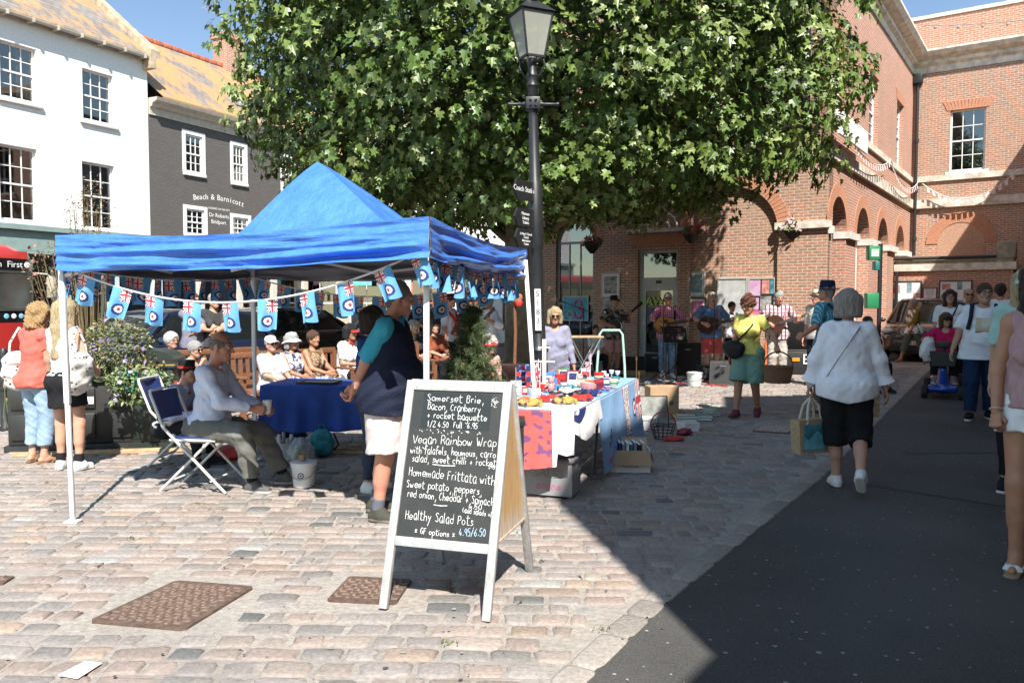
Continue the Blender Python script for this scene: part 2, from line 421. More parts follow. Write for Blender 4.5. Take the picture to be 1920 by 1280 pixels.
# --- iron covers
iron=M('rusty_iron',(.11,.072,.052),.75,.35,25,.3,120)
for q,lab in zip(MANP,('large rusty iron cover with rounded corners, in the sunlit setts at the front','smaller rusty iron cover beside the left foot of the chalkboard','rusty iron cover cut by the frame, further left than the large rounded one','pale worn cover in the shaded setts in front of the woman with the basket')):
 c=Vector((sum(p[0]for p in q)/4,sum(p[1]for p in q)/4));t=thing('manhole_cover',lab,'manhole cover',(c.x,c.y,.002))
 pts=[Vector(p)-c for p in q]
 def bl(u,v):return(pts[0]*(1-u)+pts[1]*u)*(1-v)+(pts[3]*(1-u)+pts[2]*u)*v
 mb=MB();rim=[bl(u,v)for u,v in((.04,0),(.96,0),(1,.04),(1,.96),(.96,1),(.04,1),(0,.96),(0,.04))]
 mb.prism([tuple(p)for p in rim],-.02,.002);mb.build('plate',iron,t)
 mb=MB();L1=(pts[1]-pts[0]).length;L2=(pts[3]-pts[0]).length;nu=int(L1/.05);nv_=int(L2/.035)
 for i in range(nu):
  for j in range(nv_):
   u=(i+.5+(.5 if j%2 else 0))/(nu+.5);v=(j+.5)/nv_
   if not(.05<u<.95 and.05<v<.95):continue
   p=bl(u,v);s_=.017 if(i+j)%2 else.011
   a=(pts[1]-pts[0]).normalized()*(s_ if(i+j)%2 else s_*.7);b_=(pts[3]-pts[0]).normalized()*(.007 if(i+j)%2 else.014)
   mb.add([(*(p-a-b_),.007),(*(p+a-b_),.007),(*(p+a+b_),.007),(*(p-a+b_),.007),(*(p-a*1.2-b_*1.3),.002),(*(p+a*1.2-b_*1.3),.002),(*(p+a*1.2+b_*1.3),.002),(*(p-a*1.2+b_*1.3),.002)],[(0,1,2,3),(4,5,1,0),(5,6,2,1),(6,7,3,2),(7,4,0,3)])
 mb.build('tread_pattern',M('worn_iron',(.17,.115,.085),.6,.3,30)if 'pale' not in lab else M('pale_iron',(.4,.32,.28),.6,.3,30),t)
 # ================================================================ BUILDINGS
white_wall=brick_mat('white_painted_brick',(.80,.79,.77),(.82,.81,.79),(.74,.73,.71),ms=.008,dark=.13,rough=.8,bump=.35)
dark_wall=brick_mat('dark_painted_brick',(.122,.112,.106),(.137,.127,.12),(.10,.09,.085),ms=.008,dark=.25,rough=.7,bump=.4)
red_brick=brick_mat('red_brick',(.50,.205,.13),(.38,.175,.12),(.56,.46,.38),ms=.011,dark=.5,patch=(.36,.25,.17))
brown_brick=brick_mat('brown_brick',(.46,.21,.125),(.29,.17,.115),(.52,.44,.37),ms=.012,dark=.5,patch=(.36,.27,.19))
orange_brick=brick_mat('gauged_brick',(.53,.24,.14),(.46,.21,.125),(.52,.33,.23),size=(.11,.07),ms=.005,dark=.25)
stone=M('pale_stone',(.60,.54,.45),.85,.3,5,.3,25)
white_paint=M('white_paint',(.78,.77,.74),.45,.06,9,.05,60)
cream_paint=M('cream_paint',(.62,.58,.5),.5,.08,9)
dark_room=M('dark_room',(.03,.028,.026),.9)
curtain_m=M('curtain',(.42,.33,.26),.9,.35,14,.3,30,stretch=(6,6,.6))
def slate_mat(key,lichen):
 m,n,l,b=newmat(key);uv=n.new('ShaderNodeUVMap');tc=n.new('ShaderNodeTexCoord')
 br=n.new('ShaderNodeTexBrick');br.inputs['Scale'].default_value=1;br.inputs['Brick Width'].default_value=.28;br.inputs['Row Height'].default_value=.17;br.inputs['Mortar Size'].default_value=.008
 br.inputs['Color1'].default_value=(.17,.15,.14,1);br.inputs['Color2'].default_value=(.25,.225,.205,1);br.inputs['Mortar'].default_value=(.06,.055,.05,1);l.new(uv.outputs[0],br.inputs[0])
 mp=n.new('ShaderNodeMapping');mp.inputs['Scale'].default_value=(1,.45,.45);l.new(tc.outputs['Object'],mp.inputs[0])
 z=noise(n,l,mp.outputs[0],1.6,9,.75);z2=noise(n,l,tc.outputs['Object'],26,3,.7);z3=noise(n,l,tc.outputs['Object'],.35,2)
 ad=n.new('ShaderNodeMath');ad.operation='MULTIPLY_ADD';l.new(z3,ad.inputs[0]);ad.inputs[1].default_value=.55;l.new(z,ad.inputs[2])
 lich=mixc(n,l,ramp(n,l,z2,.35,.6),(.36,.185,.07),(.43,.275,.13))
 c=mixc(n,l,ramp(n,l,ad.outputs[0],.80-lichen,.92-lichen),br.outputs[0],lich)
 l.new(c,b.inputs['Base Color']);b.inputs['Roughness'].default_value=.9
 inv=n.new('ShaderNodeMath');inv.operation='SUBTRACT';inv.inputs[0].default_value=1;l.new(br.outputs[1],inv.inputs[1]);bumpn(n,l,b,inv.outputs[0],.7,.02)
 return m
slate1=slate_mat('lichen_slate',.05);slate2=slate_mat('orange_lichen_slate',.12);red_tile=M('red_ridge_tile',(.42,.13,.07),.8,.3,8)
def glass_mat():
 m,n,l,b=newmat('window_glass');out=n['Material Output'];n.remove(b)
 g=n.new('ShaderNodeBsdfGlossy');g.inputs['Roughness'].default_value=.03;g.inputs['Color'].default_value=(.95,.97,1,1)
 t=n.new('ShaderNodeBsdfTransparent');t.inputs['Color'].default_value=(.55,.58,.57,1)
 fr=n.new('ShaderNodeLayerWeight');fr.inputs['Blend'].default_value=.35
 ad=n.new('ShaderNodeMath');ad.operation='MULTIPLY_ADD';ad.inputs[1].default_value=.7;ad.inputs[2].default_value=.12;l.new(fr.outputs['Fresnel'],ad.inputs[0])
 mx=n.new('ShaderNodeMixShader');l.new(ad.outputs[0],mx.inputs[0]);l.new(t.outputs[0],mx.inputs[1]);l.new(g.outputs[0],mx.inputs[2]);l.new(mx.outputs[0],out.inputs[0])
 return m
glass=glass_mat()
def rect(a,b_,c,d):return[(a,c),(b_,c),(b_,d),(a,d)]
def arch(x0,x1,z0,zs,n=14,rise=None):
 r=(x1-x0)/2;cx=(x0+x1)/2;rise=rise or r
 return[(x0,z0),(x1,z0)]+[(cx+r*math.cos(math.pi*k/n),zs+rise*math.sin(math.pi*k/n))for k in range(n+1)]
def window(parent,x0,x1,z0,z1,y,nx,nz,T=None,frame=.06,mat=None,curtain=False,sill=True,cill=None,lip=.03):
 "sash window set into a wall whose outer face is local y: frame with bars, pane behind"
 mb=MB();mb.T=T or Matrix.Identity(4);d=.05
 mb.box((x0,y,z0),(x0+frame,y+d,z1));mb.box((x1-frame,y,z0),(x1,y+d,z1))
 mb.box((x0+frame,y,z1-frame),(x1-frame,y+d,z1));mb.box((x0+frame,y,z0),(x1-frame,y+d,z0+frame*1.3))
 zm=(z0+z1)/2;mb.box((x0+frame,y-.012,zm-.025),(x1-frame,y+d-.004,zm+.025))
 for i in range(1,nx):
  x=x0+frame+(x1-x0-2*frame)*i/nx;mb.box((x-.012,y+.006,z0+frame*1.3),(x+.012,y+d-.008,z1-frame))
 for j in range(1,nz):
  if nz%2==0 and j==nz//2:continue
  z=z0+frame+(z1-z0-2*frame)*j/nz;mb.box((x0+frame,y+.008,z-.012),(x1-frame,y+d-.010,z+.012))
 fr=mb.build('window',mat or white_paint,parent)
 mb=MB();mb.T=T or Matrix.Identity(4);mb.add([(x0+.02,y+.03,z0+.02),(x1-.02,y+.03,z0+.02),(x1-.02,y+.03,z1-.02),(x0+.02,y+.03,z1-.02)],[(0,1,2,3)]);mb.build('pane',glass,fr)
 if sill:
  mb=MB();mb.T=T or Matrix.Identity(4);yy=cill if cill is not None else y-.16;mb.box((x0-.12,yy,z0-.11),(x1+.12,y+.04,z0-.003),0,.01);mb.build('sill',mat or white_paint,fr)
 mb=MB();mb.T=T or Matrix.Identity(4);mb.box((x0-.3,y+.25,z0-.2),(x1+.3,y+2.0,z1+.2),0);bk=mb
 # the room behind: a box open to the window
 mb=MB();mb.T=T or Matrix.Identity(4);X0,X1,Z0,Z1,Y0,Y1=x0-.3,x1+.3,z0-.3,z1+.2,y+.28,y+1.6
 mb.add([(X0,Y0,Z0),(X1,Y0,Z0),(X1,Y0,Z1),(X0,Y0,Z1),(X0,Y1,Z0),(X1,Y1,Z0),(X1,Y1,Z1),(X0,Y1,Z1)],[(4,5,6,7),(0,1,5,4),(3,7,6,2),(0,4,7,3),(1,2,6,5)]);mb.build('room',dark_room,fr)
 if curtain:
  mb=MB();mb.T=T or Matrix.Identity(4);side=curtain
  vs=[];fs=[];xa,xb=(x0,x0+(x1-x0)*.42)if side<0 else(x1-(x1-x0)*.42,x1)
  for k in range(17):
   x=xa+(xb-xa)*k/16;yy=y+.16+.025*math.sin(k*1.9);vs+=[(x,yy,z0+.03),(x,yy,z1)]
  mb.add(vs,[(2*k,2*k+2,2*k+3,2*k+1)for k in range(16)],0,True);mb.build('curtain',curtain_m,fr)
 return fr
 # ---------------- white building and dark building (left)
WO=(-11.74,26.0);WR=R(63.9)
def wpx(*q):
 p=[fc(x,y,WO,WR)for x,y in q];xs=sorted(a[0]for a in p);zs=sorted(a[1]for a in p);h=len(p)//2
 return sum(xs[:h])/h,sum(xs[h:])/(len(p)-h),sum(zs[:h])/h,sum(zs[h:])/(len(p)-h)
wins=[wpx((0,73),(70,95),(0,180),(68,196)),wpx((155,128),(213,143),(155,223),(212,237)),wpx((0,268),(72,282),(0,412),(70,418)),wpx((155,302),(216,312),(155,428),(215,432))]
pitch_w=wins[1][0]-wins[0][0]
wb=thing('white_building','tall white painted brick town house with sash windows and lichened slate roof','building',(*WO,0),WR)
mb=MB();E=9.44;XL=-13
for up in(0,1):
 a=wins[up*2];wins.append((a[0]-pitch_w,a[1]-pitch_w,a[2],a[3]))
mb.prism(rect(XL,0,3.75,E),0,.35,0,'y',[rect(*w_)for w_ in wins])
mb.prism([(.35,3.75),(9,3.75),(9,E),(4.7,13.2),(.35,E)],-.3,0,0,'x')
mb.box((XL,8.65,0),(-.3,9,E));mb.box((XL,.35,0),(XL+.3,8.65,E))
mb.build('wall',white_wall,wb)
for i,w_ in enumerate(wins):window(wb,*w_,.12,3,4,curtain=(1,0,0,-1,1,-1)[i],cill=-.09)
mb=MB();rise=3.9
mb.add([(XL,-.25,E-.05),(-.12,-.25,E-.05),(-.12,4.7,E+rise),(XL,4.7,E+rise),(XL,9.3,E),(-.12,9.3,E),(XL,-.25,E+.05),(-.12,-.25,E+.05),(-.12,4.7,E+rise+.1),(XL,4.7,E+rise+.1)],[(0,3,2,1),(6,7,8,9),(3,4,5,2),(0,1,7,6),(1,2,8,7)]);mb.build('roof',slate1,wb)
mb=MB();sl_=rise/4.95
for k in range(1):
 mb.add([(-.13,-.35,E-.02),(.22,-.35,E-.02),(.22,4.7,E+rise+.12),(-.13,4.7,E+rise+.12),(-.13,-.35,E+.22),(.22,-.35,E+.22),(.22,4.7,E+rise+.34),(-.13,4.7,E+rise+.34)],[(0,1,2,3),(4,7,6,5),(0,4,5,1),(1,5,6,2),(3,7,4,0)])
mb.box((-.17,-.4,E-.38),(.02,-.003,E+.12));mb.build('gable_coping',M('worn_coping',(.40,.32,.22),.9,.35,4,.3,20),wb)
mb=MB();prof=[(-.28+.075*math.cos(a),E-.02+.075*math.sin(a))for a in[math.pi*k/8 for k in range(8,17)]]
mb.prism(prof,XL,-.2,0,'x');
for k in range(18):mb.box((XL+.4+k*.72,-.37,E-.12),(XL+.46+k*.72,-.003,E+.0))
mb.build('gutter',M('pale_gutter',(.5,.45,.38),.6,.15),wb)
# ground floor: shopfront in pale green and white with dark glass
mb=MB();mb.box((XL,-.30,3.05),(-.05,.30,3.6));mb.box((XL,-.42,3.6),(0,.30,3.74));mb.box((XL,-.36,2.96),(-.05,.3,3.04));mb.build('shop_fascia',M('green_fascia',(.24,.33,.31),.5,.1),wb)
mb=MB()
for k in range(9):x=-12.8+k*1.6;mb.box((x,-.22,0),(x+.24,.28,2.955))
mb.box((XL,-.12,0),(-.06,.2,.55));mb.build('pilasters',M('pale_green_paint',(.55,.62,.6),.5,.06),wb)
mb=MB();mb.add([(XL,.05,.55),(-.1,.05,.55),(-.1,.05,2.955),(XL,.05,2.955)],[(0,1,2,3)]);mb.build('shop_pane',glass,wb)
mb=MB();mb.add([(XL,1.6,0),(-.3,1.6,0),(-.3,1.6,3.0),(XL,1.6,3.0)],[(0,1,2,3)]);mb.box((XL,.3,2.95),(-.3,8.6,3.1));mb.build('shop_room',M('shop_room',(.10,.085,.07),.9,.5,1.5),wb)
db=thing('dark_building','dark brown painted house with orange lichen roof and white lettering','building',(*WO,0),WR)
DE=fc(283,185,WO,WR)[1]-.1;DX=9.2
dw=[wpx((342,243),(384,252),(342,322),(384,328)),wpx((432,265),(463,271),(432,340),(463,346)),wpx((344,383),(388,390),(344,440),(388,442)),wpx((432,400),(470,405),(432,447),(470,449))]
dw=[(a+.12,b_-.12,c,d-.12)for a,b_,c,d in dw]
dw.append((dw[1][0]+2.6,dw[1][1]+2.6,dw[1][2],dw[1][3]))
mb=MB();mb.prism(rect(.02,DX,3.2,DE),0,.35,0,'y',[rect(*w_)for w_ in dw]);mb.box((DX-.3,.35,0),(DX,8,DE));mb.box((.02,7.7,0),(DX-.3,8,DE));mb.build('wall',dark_wall,db)
for i,w_ in enumerate(dw):
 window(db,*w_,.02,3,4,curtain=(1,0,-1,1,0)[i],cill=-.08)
 mb=MB();a,b_,c,d=w_;mb.prism(rect(a-.13,b_+.13,c-.0,d+.13),-.025,.0,0,'y',[rect(a,b_,c+.02,d)]);mb.build('window_surround',white_paint,db)
mb=MB();prof=[(-.05,DE-.42),(-.05,DE-.2),(-.16,DE-.16),(-.2,DE-.06),(-.38,DE),(-.42,DE+.1),(-.003,DE+.1),(-.003,DE-.42)]
mb.prism(prof,-.02+.04,DX,0,'x');mb.build('cornice',M('cornice_cream',(.52,.46,.38),.6,.15),db)
mb=MB();rr=3.35
mb.add([(.23,-.42,DE+.1),(DX,-.42,DE+.1),(DX,3.9,DE+rr),(.23,3.9,DE+rr),(.23,8.2,DE),(DX,8.2,DE),(.23,-.42,DE+.16),(DX,-.42,DE+.16),(DX,3.9,DE+rr+.07),(.23,3.9,DE+rr+.07)],[(6,7,8,9),(3,4,5,2),(0,1,7,6),(1,2,8,7)]);mb.build('roof',slate2,db)
mb=MB()
for k in range(20):x=.3+k*.45;mb.box((x,3.74,DE+rr-.02),(x+.43,4.06,DE+rr+.16),0,.04)
mb.build('ridge_tiles',red_tile,db)
mb=MB();cxp=7.3;mb.box((cxp-.45,3.5,DE+rr-.5),(cxp+.45,4.3,DE+rr+1.2));mb.box((cxp-.52,3.43,DE+rr+1.2),(cxp+.52,4.37,DE+rr+1.32));mb.box((cxp-.48,3.47,DE+rr+1.32),(cxp+.48,4.33,DE+rr+1.45));ch=mb.build('chimney',red_brick,db)
mb=MB();mb.tube([(cxp-.3,3.9,DE+rr+1.4),(cxp-.3,3.9,DE+rr+2.3)],.02,6);mb.tube([(cxp-1.2,3.9,DE+rr+2.25),(cxp-.1,3.9,DE+rr+2.2)],.015,6)
for k in range(9):mb.tube([(cxp-1.15+k*.12,3.62,DE+rr+2.24),(cxp-1.15+k*.12,4.18,DE+rr+2.24)],.01,5)
mb.build('aerial',M('aluminium',(.6,.6,.6),.4,metal=.6),ch)
mb=MB();mb.box((.02,-.12,2.75),(DX,.3,3.2));mb.build('shop_fascia',white_paint,db)
mb=MB()
for k in range(6):mb.box((.05+k*1.8,-.1,0),(.3+k*1.8,.3,2.745))
mb.build('pilasters',cream_paint,db)
mb=MB();mb.add([(.1,.05,.1),(DX,.05,.1),(DX,.05,2.745),(.1,.05,2.745)],[(0,1,2,3)]);mb.build('shop_pane',glass,db)
mb=MB();mb.add([(.1,1.6,0),(DX,1.6,0),(DX,1.6,3.0),(.1,1.6,3.0)],[(0,1,2,3)]);mb.box((.1,.3,2.74),(DX-.3,7.7,2.9));mb.build('shop_room',MATS['shop_room'],db)
# painted lettering
mb=MB()
def on_wall(mb,s,x,y,hpx,O,rz,yl=-.004,rot=0,align='CENTER',shear=0,spacing=1):
 lx,lz=fc(x,y,O,rz);_,lz2=fc(x,y-hpx,O,rz);vs,fs=textmesh(s,(lz2-lz)*1.4,align,.002,shear,spacing)
 T=mb.T;mb.T=T@Matrix.Translation((lx,yl,lz))@Matrix.Rotation(R(90),4,'X')@Matrix.Rotation(rot,4,'Z');mb.add(vs,fs);mb.T=T
word='Beach & Barnicott'
for i,c in enumerate(word):
 k=(i+.3)/len(word);x=364+94*k;y=375+14*k-6*(1-(2*k-1)**2)
 on_wall(mb,c,x,y,10.5,WO,WR,rot=R(9-24*k))
on_wall(mb,'Dr Roberts',411,408,7.5,WO,WR);on_wall(mb,'Bridport',410,420,7.5,WO,WR);on_wall(mb,'LICENSED TO THE CITY',411,394,3.5,WO,WR)
mb.build('lettering',M('sign_white',(.8,.79,.76),.6,.05),db)
# ---------------- houses behind the gazebo, closing the square
def row_house(name,label,x0,x1,Y,wall,eave,roofm,shop,doors):
 t=thing(name,label,'building',(x0,Y,0));W=x1-x0;mb=MB()
 ws=[]
 n=max(2,int(W/2.4))
 for k in range(n):
  cx=W*(k+.5)/n
  ws.append((cx-.5,cx+.5,4.6,6.3))
 sh=[(W*k/doors+.25,W*(k+1)/doors-.25,.5,2.7)for k in range(doors)]
 mb.prism(rect(0,W,0,eave),0,.35,0,'y',[rect(*q)for q in ws+sh]);mb.box((0,.35,0),(.3,8,eave));mb.box((W-.3,.35,0),(W,8,eave));mb.build('wall',wall,t)
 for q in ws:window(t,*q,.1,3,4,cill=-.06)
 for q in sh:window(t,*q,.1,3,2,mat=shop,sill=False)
 mb=MB();mb.add([(-.1,-.35,eave),(W+.1,-.35,eave),(W+.1,4,eave+2.8),(-.1,4,eave+2.8),(-.1,8.2,eave),(W+.1,8.2,eave)],[(0,1,2,3),(3,2,5,4)]);mb.build('roof',roofm,t)
 mb=MB();mb.box((0.02,-.25,2.85),(W-.02,-.002,3.35));mb.box((0.02,-.32,3.35),(W-.02,-.002,3.45));mb.build('shop_fascia',shop,t)
 return t
sandy=M('sandy_stone',(.42,.36,.28),.9,.3,7,.5,14)
t=row_house('stone_building','sandy stone house behind the gazebo with white shop windows',-9.6,-4.4,33,sandy,7.6,slate1,white_paint,2)
mb=MB();a=Vector((XY(684,33)+9.6,-.45,1.6+(568-527)*33/F));mb.box((a.x-.38,-.48,a.z-.2),(a.x+.38,-.42,a.z+.2));mb.box((a.x-.42,-.5,a.z+.2),(a.x+.42,-.4,a.z+.26));mb.build('hanging_sign',M('teal_sign',(.15,.42,.42),.5,.2,20),t)
row_house('white_shop','white rendered shop house behind the tree trunk',-4.3,1.2,32,M('white_render',(.78,.77,.74),.8,.06),8.2,slate1,M('orange_red_fascia',(.55,.17,.1),.5),3)
row_house('grey_house','pale rendered house closing the street behind the town hall corner',-17,-9.7,42,M('cream_render',(.6,.55,.46),.85,.1),8.5,slate1,white_paint,2)
# ---------------- town hall
TO=(7.51,19.0);TR=math.atan2(-.568,.823);TS=TR+R(90);SL=12.2
th=thing('town_hall','red brick town hall with stone bands, arcade and tall windows','building',(*TO,0),TR)
SIDE=Matrix.Rotation(R(90),4,'Z');WINGT=Matrix.Translation((0,SL,0))
WO2=(TO[0]+.568*SL,TO[1]+.823*SL)
def spx(*q):
 p=[fc(x,y,TO,TS)for x,y in q];return p
ZL=5.14;ZS=fc(1655,293,TO,TS)[1];ZC=10.25;XF=-9.4
fx=lambda x,y:fc(x,y,TO,TR)
dx0,dx1=fx(1196,480)[0],fx(1271,480)[0];zd=fx(1230,468)[1]
ax0,ax1=fx(1042,520)[0],fx(1113,520)[0];zs_=fx(1078,455)[1]
# front wall with door opening, arched shop window and upper windows
uw=[(-8.3,-7.1,6.3,8.9),(-5.3,-4.1,6.3,8.9),(-2.3,-1.1,6.3,8.9)]
mb=MB();mb.prism(rect(XF,0,0,ZC),0,.4,0,'y',[rect(dx0,dx1,.02,zd),arch(ax0,ax1,.5,zs_)]+[rect(*q)for q in uw]);mb.build('front_wall',brown_brick,th)
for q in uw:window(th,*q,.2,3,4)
# blind arch piers standing proud of the front
bx0,bx1=fx(1297,430)[0],fx(1461,430)[0];zsp=fx(1461,432)[1]
mb=MB();mb.prism(rect(dx1+.35,-.004,.0,ZL-.2),-.12,-.003,0,'y',[arch(bx0,bx1,.02,zsp)]);mb.build('pier',brown_brick,th)
def ring(mb,x0,x1,zs,wd,y0,y1,n=18,rise=None):
 r=(x1-x0)/2;cx=(x0+x1)/2
 for k in range(n):
  a0=math.pi*k/n+.004;a1=math.pi*(k+1)/n-.004;P4=[(cx+q*math.cos(a),zs+q*math.sin(a))for q,a in((r,a0),(r+wd,a0),(r+wd,a1),(r,a1))]
  mb.prism(P4,y0,y1,0,'y')
mb=MB();ring(mb,bx0,bx1,zsp,.3,-.14,-.121,40);mb.build('brick_arch',orange_brick,th);mb=MB();ring(mb,ax0,ax1,zs_,.28,-.02,-.002,30);mb.build('brick_arch',orange_brick,th);mb=MB()
for k in range(16):
 x=dx0-.15+(dx1-dx0+.3)*(k+.5)/16;s_=(k-7.5)*.012;mb.prism([(x-.045,zd+.1),(x+.045,zd+.1),(x+.05+s_,zd+.42),(x-.05+s_,zd+.42)],-.02,-.002,0,'y')
mb.build('door_head',orange_brick,th)
mb=MB();mb.box((fx(1457,430)[0],-.22,zsp-.0),(.10,-.125,zsp+.17));mb.build('impost_stone',stone,th);mb=MB();mb.box((dx0-.25,-.2,zd+.45),(dx1+.25,-.002,zd+.55));mb.build('door_lintel',stone,th)
mb=MB()
for r_ in(.2,.42):mb.tube([((dx0+dx1)/2+.15+r_*math.cos(a),-.03,zd+.56+r_*math.sin(a))for a in[math.pi*k/10 for k in range(11)]],.025,6)
mb.build('fan_ornament',white_paint,th)
# door with transom
zt=fx(1230,527)[1];dr=MB();fw=.09
dr.box((dx0,.12,0),(dx0+fw,.2,zd));dr.box((dx1-fw,.12,0),(dx1,.2,zd));dr.box((dx0+fw,.12,zd-fw),(dx1-fw,.2,zd));dr.box((dx0+fw,.1,zt-.12),(dx1-fw,.2,zt+.1));dr.box((dx0+fw,.13,0),(dx0+fw+.1,.18,zt-.12));dr.box((dx1-fw-.1,.13,0),(dx1-fw,.18,zt-.12));dr.box((dx0+fw+.1,.13,0),(dx1-fw-.1,.18,.25));dr.box((dx0+fw+.1,.13,zt-.25),(dx1-fw-.1,.18,zt-.12))
door=dr.build('door',M('grey_aluminium',(.42,.42,.41),.4,.08),th)
mb=MB();mb.add([(dx0+.05,.16,.2),(dx1-.05,.16,.2),(dx1-.05,.16,zd-.05),(dx0+.05,.16,zd-.05)],[(0,1,2,3)]);mb.build('pane',glass,door)
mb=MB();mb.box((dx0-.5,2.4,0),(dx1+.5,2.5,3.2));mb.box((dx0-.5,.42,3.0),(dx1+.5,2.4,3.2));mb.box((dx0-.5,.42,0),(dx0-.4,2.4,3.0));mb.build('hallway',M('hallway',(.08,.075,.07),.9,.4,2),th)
mb=MB();mb.box(((dx0+dx1)/2-.08,.07,zt-.06),((dx0+dx1)/2+.08,.099,zt+.02),0,.02);mb.build('door_sensor',M('black_plastic',(.02,.02,.02),.4),door)
mb=MB();lx,lz=fx(1221,572);vs,fs=textmesh('BRAWN',.32,'CENTER',.003);mb.T=uprightT((lx,.11,lz),0);mb.add(vs,fs);mb.T=Matrix.Identity(4);mb.build('door_lettering',M('lime_lettering',(.35,.6,.05),.5),door)
# arched shop window
mb=MB();fo=arch(ax0,ax1,.5,zs_);fi=arch(ax0+.08,ax1-.08,.58,zs_)
mb.prism(fo,.1,.17,0,'y',[fi]);mb.box((ax0+.08,.105,1.55),(ax1-.08,.165,1.62));mb.box((ax0+.08,.105,zs_-.03),(ax1-.08,.165,zs_+.04));cxm=(ax0+ax1)/2
mb.box((ax0+.38,.11,.58),(ax0+.42,.16,zs_-.03));mb.box((cxm+.12,.11,.58),(cxm+.16,.16,zs_-.03));aw=mb.build('arched_window',M('grey_frame',(.3,.3,.3),.5,.05),th)
mb=MB();mb.prism(fi,.13,.135,0,'y');mb.build('pane',glass,aw)
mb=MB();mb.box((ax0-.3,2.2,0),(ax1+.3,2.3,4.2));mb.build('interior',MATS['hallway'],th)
# side arcade wall
ar=[]
for xa,xb,yc in((1556,1586,368),(1605,1629,392),(1645,1664,411),(1679,1695,428)):
 a=fc(xa,440,TO,TS)[0];b_=fc(xb,440,TO,TS)[0];c=fc((xa+xb)/2,yc,TO,TS)[1];ar.append((a,b_,c))
zsp2=ar[0][2]-(ar[0][1]-ar[0][0])/2
sw=[]
for xa,xb,yt,yb in((1630,1646,140,278),(1682,1694,193,322)):
 a=fc(xa,200,TO,TS)[0];b_=fc(xb,200,TO,TS)[0];sw.append((a,b_,ZS+.06,fc((xa+xb)/2,yt,TO,TS)[1]))
sw.append((sw[0][0]-(sw[1][0]-sw[0][0]),sw[0][1]-(sw[1][0]-sw[0][0]),sw[0][2],sw[0][3]))
side_brick=red_brick
mb=MB();mb.T=SIDE;mb.prism(rect(0,SL,0,ZC),0,.45,0,'y',[arch(a+.0,b_+.0,.02,zsp2)for a,b_,c in ar]+[rect(*q)for q in sw]);mb.build('side_wall',side_brick,th)
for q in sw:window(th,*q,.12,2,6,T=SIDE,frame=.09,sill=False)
mb=MB();mb.T=SIDE
for a,b_,c in ar:mb=MB();mb.T=SIDE;ring(mb,a,b_,zsp2,.34,-.02,-.002,30);mb.build('brick_arch',orange_brick,th)
for q in sw:
 mb=MB();mb.T=SIDE
 for k in range(10):x=q[0]-.12+(q[1]-q[0]+.24)*(k+.5)/10;s_=(k-4.5)*.02;wd=(q[1]-q[0]+.24)/20-.003;mb.prism([(x-wd,q[3]+.004),(x+wd,q[3]+.004),(x+wd+s_,q[3]+.32),(x-wd+s_,q[3]+.32)],-.015,-.002,0,'y')
 mb.build('window_head',orange_brick,th)
mb=MB();mb.T=SIDE
xs=[0]+[v for a,b_,c in ar for v in(a,b_)]+[SL]
for a,b_ in zip(xs[::2],xs[1::2]):
 mb=MB();mb.T=SIDE;mb.box((max(a-.03,.0),-.1,zsp2-.12),(min(b_+.03,SL),.3,zsp2+.06));mb.build('impost_stone',M('white_stone',(.62,.58,.52),.8,.15,6),th)
mb=MB();mb.T=SIDE;mb.add([(0,2.4,0),(SL,2.4,0),(SL,2.4,5),(0,2.4,5)],[(0,1,2,3)]);mb.box((.0,.46,4.6),(SL,2.4,4.8));mb.build('arcade_back_wall',side_brick,th)
mb=MB();mb.T=SIDE
for a,b_,c in ar[1:]:mb=MB();mb.T=SIDE;mb.box((a+.05,.3,.9),(b_-.05,.36,1.9));mb.box((a+.05,.3,1.9),(b_-.05,.34,zsp2-.2));mb.build('arcade_window',white_paint,th)
# wing
wx=lambda x,y:fc(x,y,WO2,TR)
ww=[(wx(1781,260)[0],wx(1848,260)[0],wx(1815,320)[1],wx(1815,204)[1])];ww.append((ww[0][0]+4.2,ww[0][1]+4.2,ww[0][2],ww[0][3]))
mb=MB();mb.T=WINGT;mb.prism(rect(0,14,0,ZC),0,.4,0,'y',[rect(*q)for q in ww]);wing=mb.build('wing_wall',brown_brick,th)
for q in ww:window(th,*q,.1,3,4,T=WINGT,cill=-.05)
mb=MB();mb.T=WINGT
for q in ww:
 mb=MB();mb.T=WINGT
 for k in range(14):x=q[0]-.1+(q[1]-q[0]+.2)*(k+.5)/14;s_=(k-6.5)*.022;wd=.045;mb.prism([(x-wd,q[3]+.004),(x+wd,q[3]+.004),(x+wd+s_,q[3]+.33),(x-wd+s_,q[3]+.33)],-.02,-.002,0,'y')
 mb.build('window_head',orange_brick,th)
mb=MB();mb.T=WINGT
a0,a1=wx(1757,470)[0],wx(1846,470)[0];za=wx(1800,430)[1]-(a1-a0)*.33
r=(a1-a0)/2;cx_=(a0+a1)/2
ring(mb,a0,a1,za,.36,-.03,-.002,44);mb.build('brick_arch',orange_brick,th)
mb=MB();mb.T=WINGT;mb.prism(arch(a0,a1,za-1,za),-.012,-.003,0,'y');mb.build('tympanum',M('pale_brick',(.42,.25,.17),.9,.2,20),th)
